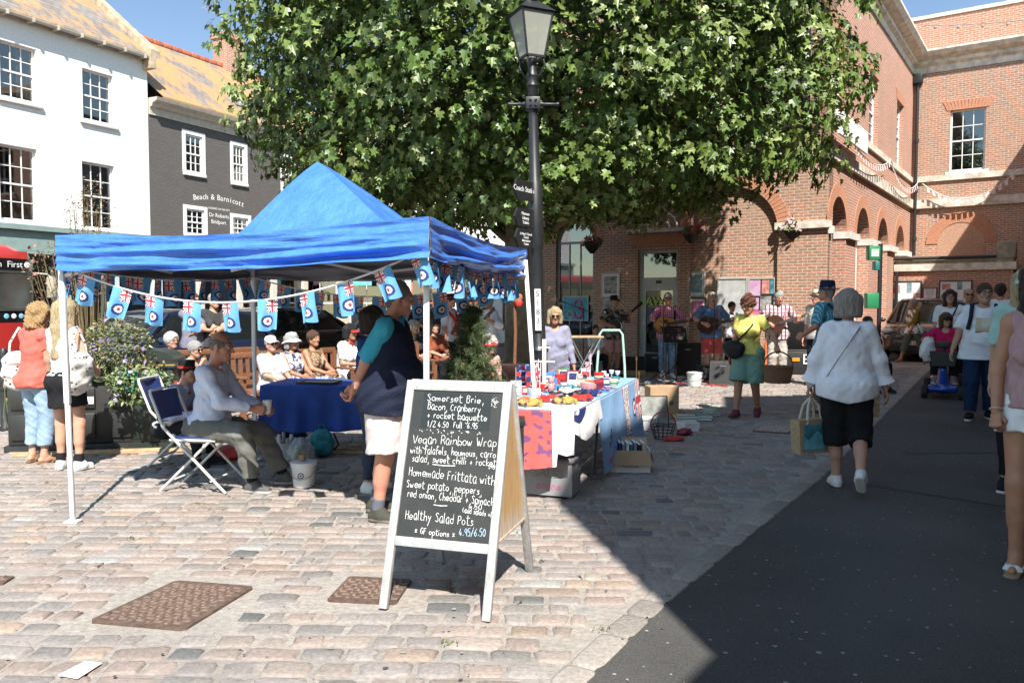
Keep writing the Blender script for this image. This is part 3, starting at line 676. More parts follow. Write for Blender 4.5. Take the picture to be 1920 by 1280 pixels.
# stone bands and cornice
mb=MB();mb.box((XF,-.16,ZL-.14),(.10,-.001,ZL+.16))
mb.T=SIDE;mb.box((-.16,-.10,ZL-.14),(SL-.16,-.001,ZL+.16));mb.box((0,-.07,ZS-.13),(SL-.1,-.001,ZS+.05))
mb.T=WINGT;mb.box((.003,-.13,ZL-.16),(14,-.002,ZL+.14));mb.box((.003,-.08,ZS-.13),(14,-.002,ZS+.06));mb.box((.003+4.1,-.10,3.1),(14,-.002,3.25));mb.build('stone_band',stone,th)
prof=[(-.04,ZC-.5),(-.04,ZC-.28),(-.15,ZC-.2),(-.15,ZC-.08),(-.38,ZC+.02),(-.48,ZC+.16),(-.48,ZC+.24),(.3,ZC+.24),(.3,ZC-.002),(-.001,ZC-.002),(-.001,ZC-.5)]
mb=MB();mb.T=Matrix.Identity(4);mb.prism(prof,XF,.35,0,'x');mb.T=SIDE;mb.prism([(a,b_+.003)for a,b_ in prof],-.35,SL-.04,0,'x');mb.T=WINGT;mb.prism([(a,b_-.003)for a,b_ in prof],.04,14,0,'x');mb.build('cornice',stone,th)
mb=MB();mb.T=SIDE;mb.box((.4,.35,ZC+.25),(SL+.3,.6,ZC+.7));mb.T=WINGT;mb.box((-.2,.45,ZC+.25),(14,.75,ZC+1.55));mb.T=Matrix.Identity(4);mb.box((XF,.35,ZC+.25),(-.62,.6,ZC+.7));mb.build('parapet',red_brick,th)
mb=MB();mb.T=WINGT;mb.box((-.3,.40,ZC+1.555),(14,.80,ZC+1.68));mb.build('coping',stone,th)
mb=MB();mb.tube([wp for wp in[Vector((8.4,SL+2,ZC+1)),Vector((8.4,SL+2,ZC+6))]],.05,8);mb.build('flagpole',white_paint,th)
mb=MB();xp=.16;yp=SL-.14;mb.tube([(xp,yp,3.3),(xp,yp,ZC-.5)],.055,8)
for z in(3.9,5.6,7.4):mb.tube([(xp,yp,z-.06),(xp,yp,z+.06)],.08,8)
mb.box((xp-.16,yp-.14,ZC-.85),(xp+.16,yp+.12,ZC-.5),0,.03);mb.build('drainpipe',M('black_iron',(.018,.019,.02),.45,.2,20),th)
# solid body so no light leaks, flat roof
mb=MB();mb.box((XF,.5,ZC-.3),(-.5,SL+8,ZC-.02));mb.box((-.5,SL+.42,ZC-.3),(14,SL+8,ZC-.02));mb.box((XF,.42,0),(XF+.3,SL+8,ZC-.31));mb.box((13.7,SL+.42,0),(14,SL+8,ZC-.31));mb.build('roof',M('lead_roof',(.2,.2,.2),.7),th)
# string of lights and pennants on the wall, white banner
wire=M('thin_wire',(.05,.05,.05),.6)
bn=thing('wall_bunting','string of tiny pennants looped along the town hall ledge','bunting',(*TO,ZL));mb=MB();fl=MB()
def sag(a,b_,dz,n=16):return[Vector(a).lerp(Vector(b_),k/n)-Vector((0,0,dz*4*(k/n)*(1-k/n)))for k in range(n+1)]
def tl(x,y,z):return Vector((TO[0]+.823*x+.568*y,TO[1]-.568*x+.823*y,z))
runs=[(tl(.28,1,ZL+.45),tl(.25,6.5,ZL+.75),.35),(tl(.25,6.5,ZL+.75),tl(.3,11.7,ZL+.75),.5),(tl(.4,SL-.3,ZL+.7),tl(3.3,SL-.35,ZL+.95),.75)]
for a,b_,dz in runs:
 pts=sag(a,b_,dz);mb.tube(pts,.012,4)
 for i in range(1,16,1 if dz>.6 else 1):
  p=pts[i];q=(pts[i]-pts[i-1]).normalized()*.065
  fl.prism([(0,0)]*0 or[(-.09,0),(.09,0),(.05,-.22),(-.05,-.22)],-.003,.003,0,'y')if False else fl.add([p-q,p+q,p+q*.7+Vector((.02,-.03,-.17)),p-q*.6+Vector((0,-.04,-.17))],[(0,1,2,3)])
mb.build('cord',M('white_cord',(.7,.7,.68),.8),bn,True);fl.build('pennants',M('pink_pennant',(.66,.5,.48),.8,.4,12),bn,True)
ll=thing('light_string','string of bulbs sagging under the wing parapet','string lights',tuple(tl(0,SL-.5,ZC+.6)));mb=MB()
pts=sag(tl(.3,SL-.1,ZC+1.2),tl(9,SL-.1,ZC+1.3),.5,24);mb.tube(pts,.015,4)
for p in pts[1:-1:2]:mb.ball(p-Vector((0,0,.08)),.06,8)
mb.build('cable',M('grey_cable',(.25,.24,.23),.6),ll,True)
mb=MB();q=[fc(1545,240,TO,TS),fc(1600,292,TO,TS)];mb.T=SIDE;mb.box((q[0][0],-.35,q[1][1]),(q[1][0],-.30,q[0][1]+.4));o=mb.build('banner',white_paint,th)
# low annex with notice boards
ay=9.0;an=thing('annex','low brick lean-to with stone coping beside the town hall arcade','building',tuple(tl(0,ay,0)),TR)
AO=tl(0,ay,0)[:2];ah=fc(1740,482,AO,TR)[1];aw_=3.35
mb=MB();mb.box((.02,0,0),(aw_,3.05,ah-.45));mb.build('wall',red_brick,an)
mb=MB();mb.box((.02,-.10,ah-.445),(aw_+.08,3.05,ah-.22));mb.build('stone_band',stone,an)
mb=MB();mb.box((.02,-.02,ah-.217),(aw_,3.0,ah-.1));mb.box((aw_-.45,-.05,ah-.1),(aw_+.05,1,ah+.42),0,.02);mb.build('coping',M('mossy_stone',(.30,.28,.2),.9,.3,6,.3),an)
mb=MB();mb.tube([(-.0,-.10,ah-.04),(aw_-.45,-.10,ah-.04)],.055,8);mb.tube([(.12,-.15,0),(.12,-.15,ah-.45)],.05,8);mb.build('drainpipe',MATS['black_iron'],an)
# ---------------- buildings on the near right side of the street, beyond the frame
def block(name,label,poly,h):
 c=poly[0];t=thing(name,label,'building',(*c,0));mb=MB();mb.prism([(x-c[0],y-c[1])for x,y in poly],0,h);mb.build('wall',brown_brick,t)
 mb=MB();mb.prism([(x-c[0],y-c[1])for x,y in poly],h+.002,h+.01);mb.build('roof',MATS['lead_roof'],t)
def unshade(x,y,h):return(x-SX*h,y-SY*h)
hA=9.0;sA=[(.344,6.42),(2.45,12.06),(3.2,11.95),(3.62,13.57),(5.6,13.9)]
pa=[unshade(*p,hA)for p in sA]
cr=unshade(.916,3.55,0);hL=0
k_=((cr[1]-pa[0][1])/SY);hL=k_;pl=pa[0]
block('corner_house','tall brick house on the near right side of the street',pa+[(9.5,5.6),(9.5,-3)],hA)
block('low_house','low brick house nearest on the right side of the street',[(pl[0]-.01,pl[1]-.01),(pl[0]-.568*8,pl[1]-.823*8),(3,-10),(6,-3)],hL)
block('terrace_house','long brick terrace on the right side of the street',[(7.4,7.0),(16.35,22.2),(24.2,35),(34,31),(15,2)],10)
# ================================================================ PLANE TREE
def leaf_mat(key,c1,c2,c3,trans=.10,rough=.42):
 m,n,l,b=newmat(key);at=n.new('ShaderNodeAttribute');at.attribute_name='tint'
 l.new(at.outputs['Color'],b.inputs['Base Color']);b.inputs['Roughness'].default_value=rough;b.inputs['Specular IOR Level'].default_value=.55
 out=n['Material Output'];tr=n.new('ShaderNodeBsdfTranslucent');l.new(mixc(n,l,.35,at.outputs['Color'],(.35,.45,.03)),tr.inputs[0])
 mx=n.new('ShaderNodeMixShader');mx.inputs[0].default_value=trans;l.new(b.outputs[0],mx.inputs[1]);l.new(tr.outputs[0],mx.inputs[2]);l.new(mx.outputs[0],out.inputs[0])
 return m
PLANE=np.array([(0,0),(.28,-.06),(.55,.24),(.26,.36),(.46,.74),(.15,.66),(0,1.05)])
OVAL=np.array([(0,0),(.12,.1),(.22,.3),(.24,.5),(.18,.75),(.08,.92),(0,1.0)])
def leaves(name,pos,nrm,tip,size,tint,mat,shape=PLANE,fold=.25,parent=None):
 "many leaf-shaped faces: two folded halves each, one mesh"
 N=len(pos);k=len(shape)
 nrm=nrm/np.linalg.norm(nrm,axis=1,keepdims=True);tip=tip-nrm*np.sum(tip*nrm,1,keepdims=True);tip/=np.linalg.norm(tip,axis=1,keepdims=True)+1e-9
 sd=np.cross(tip,nrm);size=np.asarray(size).reshape(-1,1)*np.ones((N,1))
 sh=np.vstack([shape,shape[1:-1]*[-1,1]])
 V=np.empty((N,len(sh),3))
 for i,(a,b_)in enumerate(sh):
  V[:,i]=pos+size*(sd*a+tip*(b_)+nrm*(abs(a)*fold-.18*b_*b_))
 right=list(range(k));left=[k-1]+[k+k-3-i for i in range(k-2)]+[0]
 f=np.array([right[::-1],left[::-1]]);Fc=(f[None]+(np.arange(N)*len(sh))[:,None,None]).reshape(-1,k)
 me=npmesh(name,V.reshape(-1,3),Fc,mat,smooth=False,tint=np.repeat(tint,len(sh),0))
 return meshobj(name,me,parent)
def unit(v):return v/(np.linalg.norm(v,axis=-1,keepdims=True)+1e-9)
leafm=leaf_mat('plane_leaf',0,0,0)
def plane_tree():
 base=Vector((.15,16.3,0));t=thing('plane_tree','broad leafy plane tree filling the middle of the square','tree',base)
 rng=np.random.default_rng(11)
 C=np.array([.42,-.5,7.0]);Rd=np.array([6.05,5.4,5.6])
 pos=[];nr=[];tp=[];ti=[];sz=[];ns=0
 lump=[unit(rng.normal(size=3))for _ in range(40)]
 while ns<3500:
  d=unit(rng.normal(size=3));r=rng.uniform(.30,1.0)**.45
  lp_=max(float(d@q)for q in lump);bul=.90+.16*max(0,(lp_-.86)/.14)
  p=C+d*Rd*r*bul
  if p[2]<3.2+.2*(p[0]>.5)+.035*max(0,p[0]-1)**2+(.5 if p[1]>2 else 0):continue
  if p[2]>10.8 and rng.random()<.6:continue
  ns+=1;R_=rng.uniform(.28,.50);n=int(rng.uniform(15,30)*(R_/.36)**1.5)
  ax=unit(d*np.array([.75,.75,.45])+np.array([0,-.15,.62])+rng.normal(0,.22,3));u=unit(np.cross(ax,rng.normal(size=3)));v=np.cross(ax,u)
  a=rng.uniform(0,6.283,n);q=np.sqrt(rng.uniform(.03,1,n))*R_;rad=np.cos(a)[:,None]*u+np.sin(a)[:,None]*v
  P_=p+rad*q[:,None]+ax*(rng.normal(0,.045,n)-.55*q*q/R_)[:,None]
  pos.append(P_);nr.append(ax+rad*.45+rng.normal(0,.26,(n,3)));tp.append(rad+np.array([0,0,-.35])+rng.normal(0,.3,(n,3)))
  c=(np.array([.07,.12,.02])if rng.random()<.55 else np.array([.13,.185,.04]))*rng.uniform(.8,1.25,(n,1))*rng.uniform(.75,1.3);pale=rng.random(n)<.15;c[pale]=np.array([.22,.27,.09])*rng.uniform(.8,1.2,(pale.sum(),1))  # pale share: sunlit highlights put into the leaf colour
  ti.append(c);sz.append(rng.uniform(.08,.175,n))
 leaves('crown',np.vstack(pos),np.vstack(nr),np.vstack(tp),np.concatenate(sz),np.vstack(ti),leafm,parent=t)
 mb=MB();lean=Vector((.1,0,0))
 def limb(a,b_,r0,r1,n=7,wob=.12):
  pts=[];
  for k in range(n+1):
   u=k/n;pts.append(Vector(a).lerp(Vector(b_),u)+Vector((rng.normal(0,wob),rng.normal(0,wob),.25*math.sin(u*3.14)*wob*6))*(u>0)*(u<1))
  mb.tube(pts,[r0+(r1-r0)*k/n for k in range(n+1)],10);return pts
 mb.tube([(0,0,-.05),(.0,0,.15),(.01,0,.5),(.03,0,1.4),(.04,.02,2.4),(.02,0,3.2),(.05,.0,4.4),(.1,0,6)],[.48,.38,.33,.30,.29,.31,.25,.18],16)
 tops=[]
 for k in range(11):
  a=2*math.pi*k/11+rng.uniform(-.2,.2);z0=2.7+(k%4)*.5;L=rng.uniform(3.2,5.2)
  e=Vector((math.cos(a)*L+.4,math.sin(a)*L*.85-.4,z0+rng.uniform(1.0,4.0)));pts=limb((.03,0,z0),e,.10,.025)
  for q in(3,5):
   limb(pts[q],pts[q]+Vector((rng.uniform(-1.6,1.6),rng.uniform(-1.6,1.6),rng.uniform(.2,1.6))),.06,.015,5,.08)
 mb.build('trunk',M('plane_bark',(.11,.095,.062),.9,.0,5,.4,14,col2=(.23,.2,.14)),t)
plane_tree()
# ================================================================ PEOPLE: bodies and clothes as smooth implicit surfaces
def V3(*a):return np.array(a[0]if len(a)==1 else a,float)
def nrmz(v):v=np.asarray(v,float);return v/(np.linalg.norm(v)+1e-12)
def rotm(ax,deg):return np.array(Matrix.Rotation(R(deg),3,ax))
class Field:
 def __init__(s,h):s.h=h;s.pr=[];s.post=[]
 def cone(s,a,b,ra,rb,k=.02,sq=None,cut=False,cuta=False):
  s.pr.append(('c',V3(a),V3(b),ra,rb,k,sq,cut,cuta));return s
 def ell(s,c,r,k=.03,Rm=None):s.pr.append(('e',V3(c),V3(r),k,Rm));return s
 def sub(s,c,r,k=.02,Rm=None):s.pr.append(('s',V3(c),V3(r),k,Rm));return s
 def bbox(s):
  lo=np.full(3,9.);hi=-lo
  for p in s.pr:
   if p[0]=='s':continue
   if p[0]=='c':r=max(p[3],p[4])+p[5]*.3;lo=np.minimum(lo,np.minimum(p[1],p[2])-r);hi=np.maximum(hi,np.maximum(p[1],p[2])+r)
   else:r=max(p[2])+p[3]*.3;lo=np.minimum(lo,p[1]-r);hi=np.maximum(hi,p[1]+r)
  return lo-3*s.h,hi+3*s.h
 def eval(s):
  lo,hi=s.bbox();n=np.ceil((hi-lo)/s.h).astype(int)+1
  d=np.full(n,.2,np.float32);s.lo=lo
  ax=[lo[i]+s.h*np.arange(n[i])for i in range(3)]
  for p in s.pr:
   if p[0]=='c':r=max(p[3],p[4])*1.02+p[5]+2*s.h;pl=np.minimum(p[1],p[2])-r;ph=np.maximum(p[1],p[2])+r
   else:r=max(p[2])*1.02+p[3]+2*s.h;pl=p[1]-r;ph=p[1]+r
   i0=np.clip(np.floor((pl-lo)/s.h).astype(int),0,n-1);i1=np.clip(np.ceil((ph-lo)/s.h).astype(int)+1,1,n)
   if(i1<=i0).any():continue
   sl_=tuple(slice(a,b)for a,b in zip(i0,i1));g=np.stack(np.meshgrid(*[ax[i][i0[i]:i1[i]]for i in range(3)],indexing='ij'),-1)
   if p[0]=='c':
    a,b,ra,rb,k,sq,cut,cuta=p[1:];ab=b-a;q=g-a
    t=np.clip((q@ab)/(ab@ab+1e-12),0,1);e=q-t[...,None]*ab
    if sq is not None:e=e+(e@sq[0])[...,None]*sq[0]*(sq[1]-1)
    v=np.sqrt((e*e).sum(-1))-(ra+(rb-ra)*t);dn=ab/(np.linalg.norm(ab)+1e-12)
    if cut:v=np.maximum(v,(g-b)@dn)
    if cuta:v=np.maximum(v,-(q@dn))
   else:
    c,rr,k,Rm=p[1:];q=g-c
    if Rm is not None:q=q@Rm
    q=q/rr;L=np.sqrt((q*q).sum(-1));v=(L-1)*rr.min()if False else L*(L-1)/(np.sqrt((q*q/(rr*rr)).sum(-1))+1e-9)
   o=d[sl_]
   if p[0]=='s':
    v=-v;h_=np.maximum(k-np.abs(o-v),0)/k;d[sl_]=np.maximum(o,v)+h_*h_*k/4
   else:
    h_=np.maximum(k-np.abs(o-v),0)/k;d[sl_]=np.minimum(o,v)-h_*h_*k/4
  if s.post:
   g=np.stack(np.meshgrid(*ax,indexing='ij'),-1)
   for f in s.post:d=f(d,g)
  return d
 def mesh(s):
  d=s.eval();return nets(d,s.lo,s.h)
CORN=np.array([(i,j,k)for i in(0,1)for j in(0,1)for k in(0,1)])
EDG=[(a,b)for a in range(8)for b in range(a+1,8)if np.abs(CORN[a]-CORN[b]).sum()==1]
def nets(d,lo,h):
 d[0],d[-1],d[:,0],d[:,-1],d[:,:,0],d[:,:,-1]=.1,.1,.1,.1,.1,.1
 s=d<0;n=np.array(d.shape)
 cnt=sum(s[i:n[0]-1+i,j:n[1]-1+j,k:n[2]-1+k].astype(np.int8)for i,j,k in CORN)
 cells=np.argwhere((cnt>0)&(cnt<8))
 if not len(cells):return np.zeros((0,3)),np.zeros((0,4),int)
 dv=np.stack([d[cells[:,0]+i,cells[:,1]+j,cells[:,2]+k]for i,j,k in CORN],1)
 acc=np.zeros((len(cells),3));c=np.zeros(len(cells))
 for a,b in EDG:
  x,y=dv[:,a],dv[:,b];m=(x<0)!=(y<0);t=np.where(m,x/np.where(m,x-y,1),0)
  acc+=m[:,None]*(CORN[a]+t[:,None]*(CORN[b]-CORN[a]));c+=m
 V=lo+h*(cells+acc/c[:,None])
 idx=np.full(n,-1);idx[tuple(cells.T)]=np.arange(len(cells));Fs=[]
 for axn in range(3):
  o1,o2=[(1,2),(2,0),(0,1)][axn]
  a=[slice(1,-1)]*3;b=[slice(1,-1)]*3;a[axn]=slice(0,-1);b[axn]=slice(1,None)
  ch=s[tuple(a)]!=s[tuple(b)];e=np.argwhere(ch)+np.array([0 if i==axn else 1 for i in range(3)])
  fl=s[tuple(e.T)]
  u=np.zeros(3,int);u[o1]=1;w_=np.zeros(3,int);w_[o2]=1
  q=np.stack([idx[tuple((e-u-w_).T)],idx[tuple((e-w_).T)],idx[tuple(e.T)],idx[tuple((e-u).T)]],1)
  q[~fl]=q[~fl][:,::-1];Fs.append(q)
 return V,np.vstack(Fs)
def wob(g,f,amp,seed=0):
 r=np.random.default_rng(seed);out=0
 for i in range(3):
  a=r.normal(size=3)*f*(1+.6*i);b=r.normal(size=3)*f*.6
  out=out+np.sin(g@a+1.5*np.sin(g@b+i)+i*2.1)/(1+i*.6)
 return amp*out
def join(parts):
 V=[];Fq=[];m=[];o=0
 for v,f,mi in parts:
  if not len(v):continue
  V.append(v);Fq.append(f+o);m.append(mi if isinstance(mi,np.ndarray)else np.full(len(f),mi));o+=len(v)
 return np.vstack(V),np.vstack(Fq),np.concatenate(m)
def ballq(c,r,n=10):
 v=[];f=[];mm=n//2
 for i in range(mm+1):
  th_=.02+(math.pi-.04)*i/mm
  for k in range(n):a=2*math.pi*k/n;v.append((c[0]+r*math.sin(th_)*math.cos(a),c[1]+r*math.sin(th_)*math.sin(a),c[2]+r*math.cos(th_)))
 for i in range(mm):
  for k in range(n):k2=(k+1)%n;f.append((i*n+k,(i+1)*n+k,(i+1)*n+k2,i*n+k2))
 return np.array(v),np.array(f)
HEADC={}
def head(sex,res,full):
 "head in its own frame (faces +y); faces carry 0 skin, 1 lip, 2 eye white, 3 iris, 4 brow"
 key=(sex,res,full)
 if key in HEADC:return HEADC[key]
 F_=Field(res);w_=1+.12*full
 F_.ell((0,-.014,.034),(.074,.094,.086),.03);F_.ell((0,.028,-.035),(.056*w_,.06,.08),.03)
 F_.cone((0,.064,-.094),(0,.06,-.09),.022,.02,.03)
 for q in(-1,1):
  F_.cone((q*.05*w_,-.005,-.05),(q*.012,.058,-.094),.026,.02,.03);F_.ell((q*.036*w_,.056,-.022),(.03,.03,.03),.025)
 F_.cone((-.034,.078,.026),(.034,.078,.026),.015,.015,.02)
 for q in(-1,1):F_.sub((q*.032,.104,.004),(.019,.018,.013),.012)
 ns=.9 if sex=='f' else 1.08
 F_.cone((0,.086,.014),(0,.086+.026*ns,-.026),.0085,.0125,.012);F_.cone((-.012*ns,.09,-.03),(.012*ns,.09,-.03),.009,.009,.01)
 F_.cone((-.017,.082,-.058),(.017,.082,-.058),.0085,.0085,.008);F_.cone((-.013,.081,-.069),(.013,.081,-.069),.009,.009,.006)
 F_.sub((0,.099,-.0635),(.02,.008,.0022),.004)
 for q in(-1,1):F_.ell((q*.077,-.008,-.004),(.009,.021,.032),.012,rotm('Z',-q*20))
 F_.cone((0,-.018,-.06),(0,-.04,-.17),.052 if sex=='m' else.045,.056 if sex=='m' else.047,.03)
 if full>.5:F_.ell((0,.03,-.105),(.05,.045,.03),.03)
 V,Q=F_.mesh();c=V[Q].mean(1);mi=np.zeros(len(Q),int)
 lip=(np.abs(c[:,0])<.021)&(c[:,1]>.08)&(c[:,2]<-.054)&(c[:,2]>-.074);mi[lip]=1
 br=(np.abs(np.abs(c[:,0])-.033)<.020)&(c[:,1]>.07)&(np.abs(c[:,2]-.0295+.12*np.abs(np.abs(c[:,0])-.03))<.0055);mi[br]=4
 parts=[(V,Q,mi)]
 for q in(-1,1):
  v,f=ballq((q*.032,.0805,.004),.0135,12);parts.append((v,f,2));v,f=ballq((q*.032,.0885,.004),.0068,8);parts.append((v,f,3))
  # lids
  F2=Field(max(.003,res*.6));F2.cone((q*.019,.0905,.007),(q*.045,.0855,.007),.005,.005,.003);F2.cone((q*.026,.0935,.0125),(q*.038,.0925,.0125),.0052,.0052,.006);v,f=F2.mesh();parts.append((v,f,0))
 HEADC[key]=join(parts);return HEADC[key]
HANDC={}
def hand(pose,res):
 "right hand in its own frame: wrist at the origin, fingers along +y, palm facing -z, thumb on the -x side"
 key=(pose,res)
 if key in HANDC:return HANDC[key]
 F_=Field(res);fat=max(0,(res-.004)*.35)
 curl={'relaxed':(18,28,22),'grip':(62,78,50),'flat':(6,10,8),'pinch':(40,55,35),'fist':(75,90,60)}[pose]
 F_.cone((0,-.035,0),(0,.01,0),.026,.024,.02,(V3(0,0,1),1.35))
 ln=[.044,.049,.046,.036];ln2=[.026,.030,.028,.02];ln3=[.021,.023,.022,.018]
 for i,x in enumerate((-.030,-.010,.010,.029)):
  kn=V3(x,.088-.004*abs(i-1.2)**1.5,.004-.002*abs(i-1.5));F_.cone((x*.55,.012,0),kn,.015,.0125+fat,.012,(V3(0,0,1),1.15))
  a=0;p=kn
  for k,(L,r0)in enumerate(((ln[i],.0098),(ln2[i],.0088),(ln3[i],.0078))):
   a+=curl[k]*(1+.1*(i-1)*(1 if pose=='relaxed' else.3));spread=x*(1.8 if pose in('relaxed','flat')else.4)
   dr_=nrmz((spread*.55,math.cos(R(a)),-math.sin(R(a))));q=p+dr_*L;F_.cone(p,q,r0+fat,r0-.0008+fat,.003);p=q
 th_={'relaxed':((-.045,.045,-.012),(-.052,.078,-.022),(-.048,.104,-.030)),'flat':((-.05,.04,-.006),(-.066,.068,-.010),(-.074,.094,-.012))}.get(pose,((-.040,.050,-.028),(-.024,.080,-.044),(-.004,.098,-.050)))
 p=V3(-.018,.015,-.004)
 for q,r0 in zip(th_,(.0145,.0112,.0098)):F_.cone(p,q,r0+.002+fat,r0+fat,.008);p=V3(q)
 HANDC[key]=F_.mesh();return HANDC[key]
def ik(a,t,l1,l2,pole):
 a,t=V3(a),V3(t);d=t-a;L=np.linalg.norm(d);Lc=min(L,(l1+l2)*.999);u=d/(L+1e-9);t2=a+u*Lc
 x=(l1*l1-l2*l2+Lc*Lc)/(2*Lc);hh=math.sqrt(max(l1*l1-x*x,0));p=V3(pole);p=nrmz(p-u*(p@u));return a+u*x+p*hh,t2
skinm={}
def skin(tone):
 if tone not in skinm:
  c={'fair':(.50,.28,.19),'tan':(.40,.20,.12),'ruddy':(.50,.235,.16),'brown':(.22,.11,.062),'pale':(.58,.35,.25)}[tone]
  m=M('skin_'+tone,c,.48,.10,14,.06,160,spec=.4);bnode(m).inputs['Subsurface Weight'].default_value=.0;skinm[tone]=m
 return skinm[tone]
def lipm(tone):return M('lip_'+tone,{'brown':(.2,.07,.055)}.get(tone,(.40,.13,.105)),.4,.1)
eyew=M('eye_white',(.62,.6,.57),.2,.03);irism=M('iris',(.04,.028,.02),.15,.3)
def hairm(key,c):return M('hair_'+key,c,.42,.45,60,.7,160,spec=.45,stretch=(3,3,.25),detail=2)
HAIRC={'blond':(.42,.27,.12),'grey':(.36,.35,.33),'white':(.60,.59,.56),'dark':(.028,.018,.013),'brown':(.09,.045,.024),'auburn':(.13,.05,.03),'ash':(.34,.30,.25),'fair':(.45,.35,.2),'black':(.012,.011,.011),'greyshort':(.2,.18,.165)}
def cloth(key,c=(.5,.5,.5),**kw):
 d=dict(rough=.85,var=.08,scale=9,bump=.18,bscale=55,spec=.2);d.update(kw);return M(key,c,**d)
def person(label,at,face,H=1.7,sex='m',belly=0.,bust=None,girth=1.,tone='fair',pose=None,top=None,bottom=None,shoes=None,hair=('short','brown'),hat=None,glasses=None,beard=None,layer=None,res=.014,group=None,scale_z=1,extra=None,z=0):
 P_=dict(pelvis=(0,0,.95),lean=0,side=0,twist=0,hyaw=0,hpitch=0,hroll=0,ankR=(.10,0,.085),ankL=(-.10,0,.085),toeR=12,toeL=12,kneeR=(.1,1,0),kneeL=(-.1,1,0),wrR=None,wrL=None,elR=(.5,-1,-.2),elL=(-.5,-1,-.2),handR='relaxed',handL='relaxed',palmR=None,palmL=None,fdR=None,fdL=None,footR=0,footL=0)
 P_.update(pose or{});f=sex=='f';s_=H/1.75;bust=(.8 if f else 0)if bust is None else bust;g=girth
 t=thing('person',label,'person',(at[0],at[1],z),R(180+face),group);t['height']=H;near=res<=.011
 pel=V3(P_['pelvis']);Rt=rotm('Z',-P_['twist'])@rotm('Y',P_['side'])@rotm('X',-P_['lean']);up=Rt@V3(0,0,1)
 tp=lambda x,y,zz:pel+Rt@V3(x,y,zz)
 shw=(.148 if f else.170)*(1+.35*(g-1));hipw=.098 if f else.092
 sh={1:tp(shw,0,.468),-1:tp(-shw,0,.468)};neck=tp(0,-.005,.50);
 Rh=rotm('Z',-P_['twist']-P_['hyaw'])@rotm('Y',P_['side']*.5+P_['hroll'])@rotm('X',-P_['lean']*.45-P_['hpitch']);hc=neck+Rt@V3(0,.012,.055)+Rh@V3(0,.028,.125)
 hip={q:pel+rotm('Z',-P_['twist']*.3)@V3(q*hipw,0,-.02)for q in(1,-1)}
 J={}
 for q,n_ in((1,'R'),(-1,'L')):
  kn,an_=ik(hip[q],P_['ank'+n_],.435,.415,P_['knee'+n_]);J['kn',q]=kn;J['an',q]=an_
  w_=P_['wr'+n_];w_=tp(q*(shw+.075+.05*(g-1)),.05,-.07)if w_ is None else V3(w_)
  el,wr=ik(sh[q],w_,.29,.255,P_['el'+n_]);J['el',q]=el;J['wr',q]=wr
 fx_=(Rt@V3(0,1,0),1.0);dep=Rt@V3(0,1,0)
 def torso(F_,e=0.,k=.05,el=None):
  el=e if el is None else el
  F_.ell(tp(0,-.005,-.02),V3(.168 if f else.158,.118,.12)*g+el,k,Rt);wz=.118 if f else.135
  F_.ell(tp(0,0,.14),V3(wz+.01,.098,.15)*g+e,k,Rt);F_.ell(tp(0,0,.33),V3(.148 if f else.165,.105,.17)*(1+.6*(g-1))+e,k,Rt)
  if belly:F_.ell(tp(0,.055+.05*belly,.10),V3(.135+.035*belly,.07+.075*belly,.15)+e,.07,Rt)
  if bust:
   for q in(-1,1):F_.ell(tp(q*.07,.075+.02*bust,.285),V3(.066,.056+.012*bust,.064)*(.85+.2*bust)+e,.035,Rt)
  F_.cone(sh[1]-up*.02,sh[-1]-up*.02,.050+e*.7,.050+e*.7,k)
  for q in(-1,1):
   F_.cone(neck-up*.02,sh[q]-up*.005,.043+e*.6,.043+e*.6,.04);F_.ell(tp(q*.072,-.075,-.05),V3(.088,.075,.09)*g+el,.05,Rt)
 def arm(F_,q,e0,e1,e2,upto=2.,k=.03,cut=False):
  a,b,c=sh[q],J['el',q],J['wr',q];ga=(1+.5*(g-1))*(.9 if f else 1)
  if upto<=1:e=a+(b-a)*upto;F_.cone(a,e,.056*ga+e0,.046*ga+e1,k,None,cut)
  else:
   F_.cone(a,b,.054*ga+e0,.042*ga+e1,k);e=b+(c-b)*(upto-1);F_.cone(b,e,.043*ga+e1,(.043-.015*(upto-1))*ga+e2,k,None,cut and upto<2.1)
 def leg(F_,q,e0,e1,e2,upto=2.,k=.04,cut=False):
  a,b,c=hip[q],J['kn',q],J['an',q];ga=1+.7*(g-1)
  if upto<=1:e=a+(b-a)*upto;F_.cone(a,e,.092*ga+e0,(.092-.032*upto)*ga+e1,k,None,cut)
  else:
   F_.cone(a,b,.092*ga+e0,.057*ga+e1,k);e=b+(c-b)*(upto-1);F_.cone(b,e,.054*ga+e1,(.054-.018*(upto-1))*ga+e2,k,None,cut)
   if upto>1.3 and e2<.02:back=nrmz(np.cross(c-b,np.cross(c-b,V3(0,1,0))))*-1;back=back if back[1]<0 or abs(back[1])<.2 else-back;F_.cone(b+(c-b)*.12+back*.012,b+(c-b)*min(.5,upto-1)+back*.012,.048*ga+e1*.6,.044*ga+e1*.6,.04)
 def foot(F_,q,e,k=.02):
  n_='R' if q==1 else 'L';td=rotm('Z',-q*P_['toe'+n_])@V3(0,1,0);pt=P_['foot'+n_];dn=V3(0,0,-1)
  if pt:td=td*math.cos(R(pt))-V3(0,0,1)*math.sin(R(pt));dn=nrmz(np.cross(np.cross(td,V3(0,0,-1)),td))*1.0;dn=dn if dn[2]<0 else-dn
  an_=J['an',q];up_=-dn;sd_=np.cross(td,up_)
  F_.cone(an_-td*.035+dn*.048,an_+td*.03+dn*.05,.033+e,.036+e,k);F_.cone(an_+td*.03+dn*.05,an_+td*.135+dn*.058,.036+e,.026+e,k,(up_,1.15));F_.cone(an_+dn*.0,an_+td*.04+dn*.035,.036+e,.036+e,.03)
  return an_,td,dn
  # ---- skin body
 B=Field(res if near else max(res,.012));torso(B,-.004)
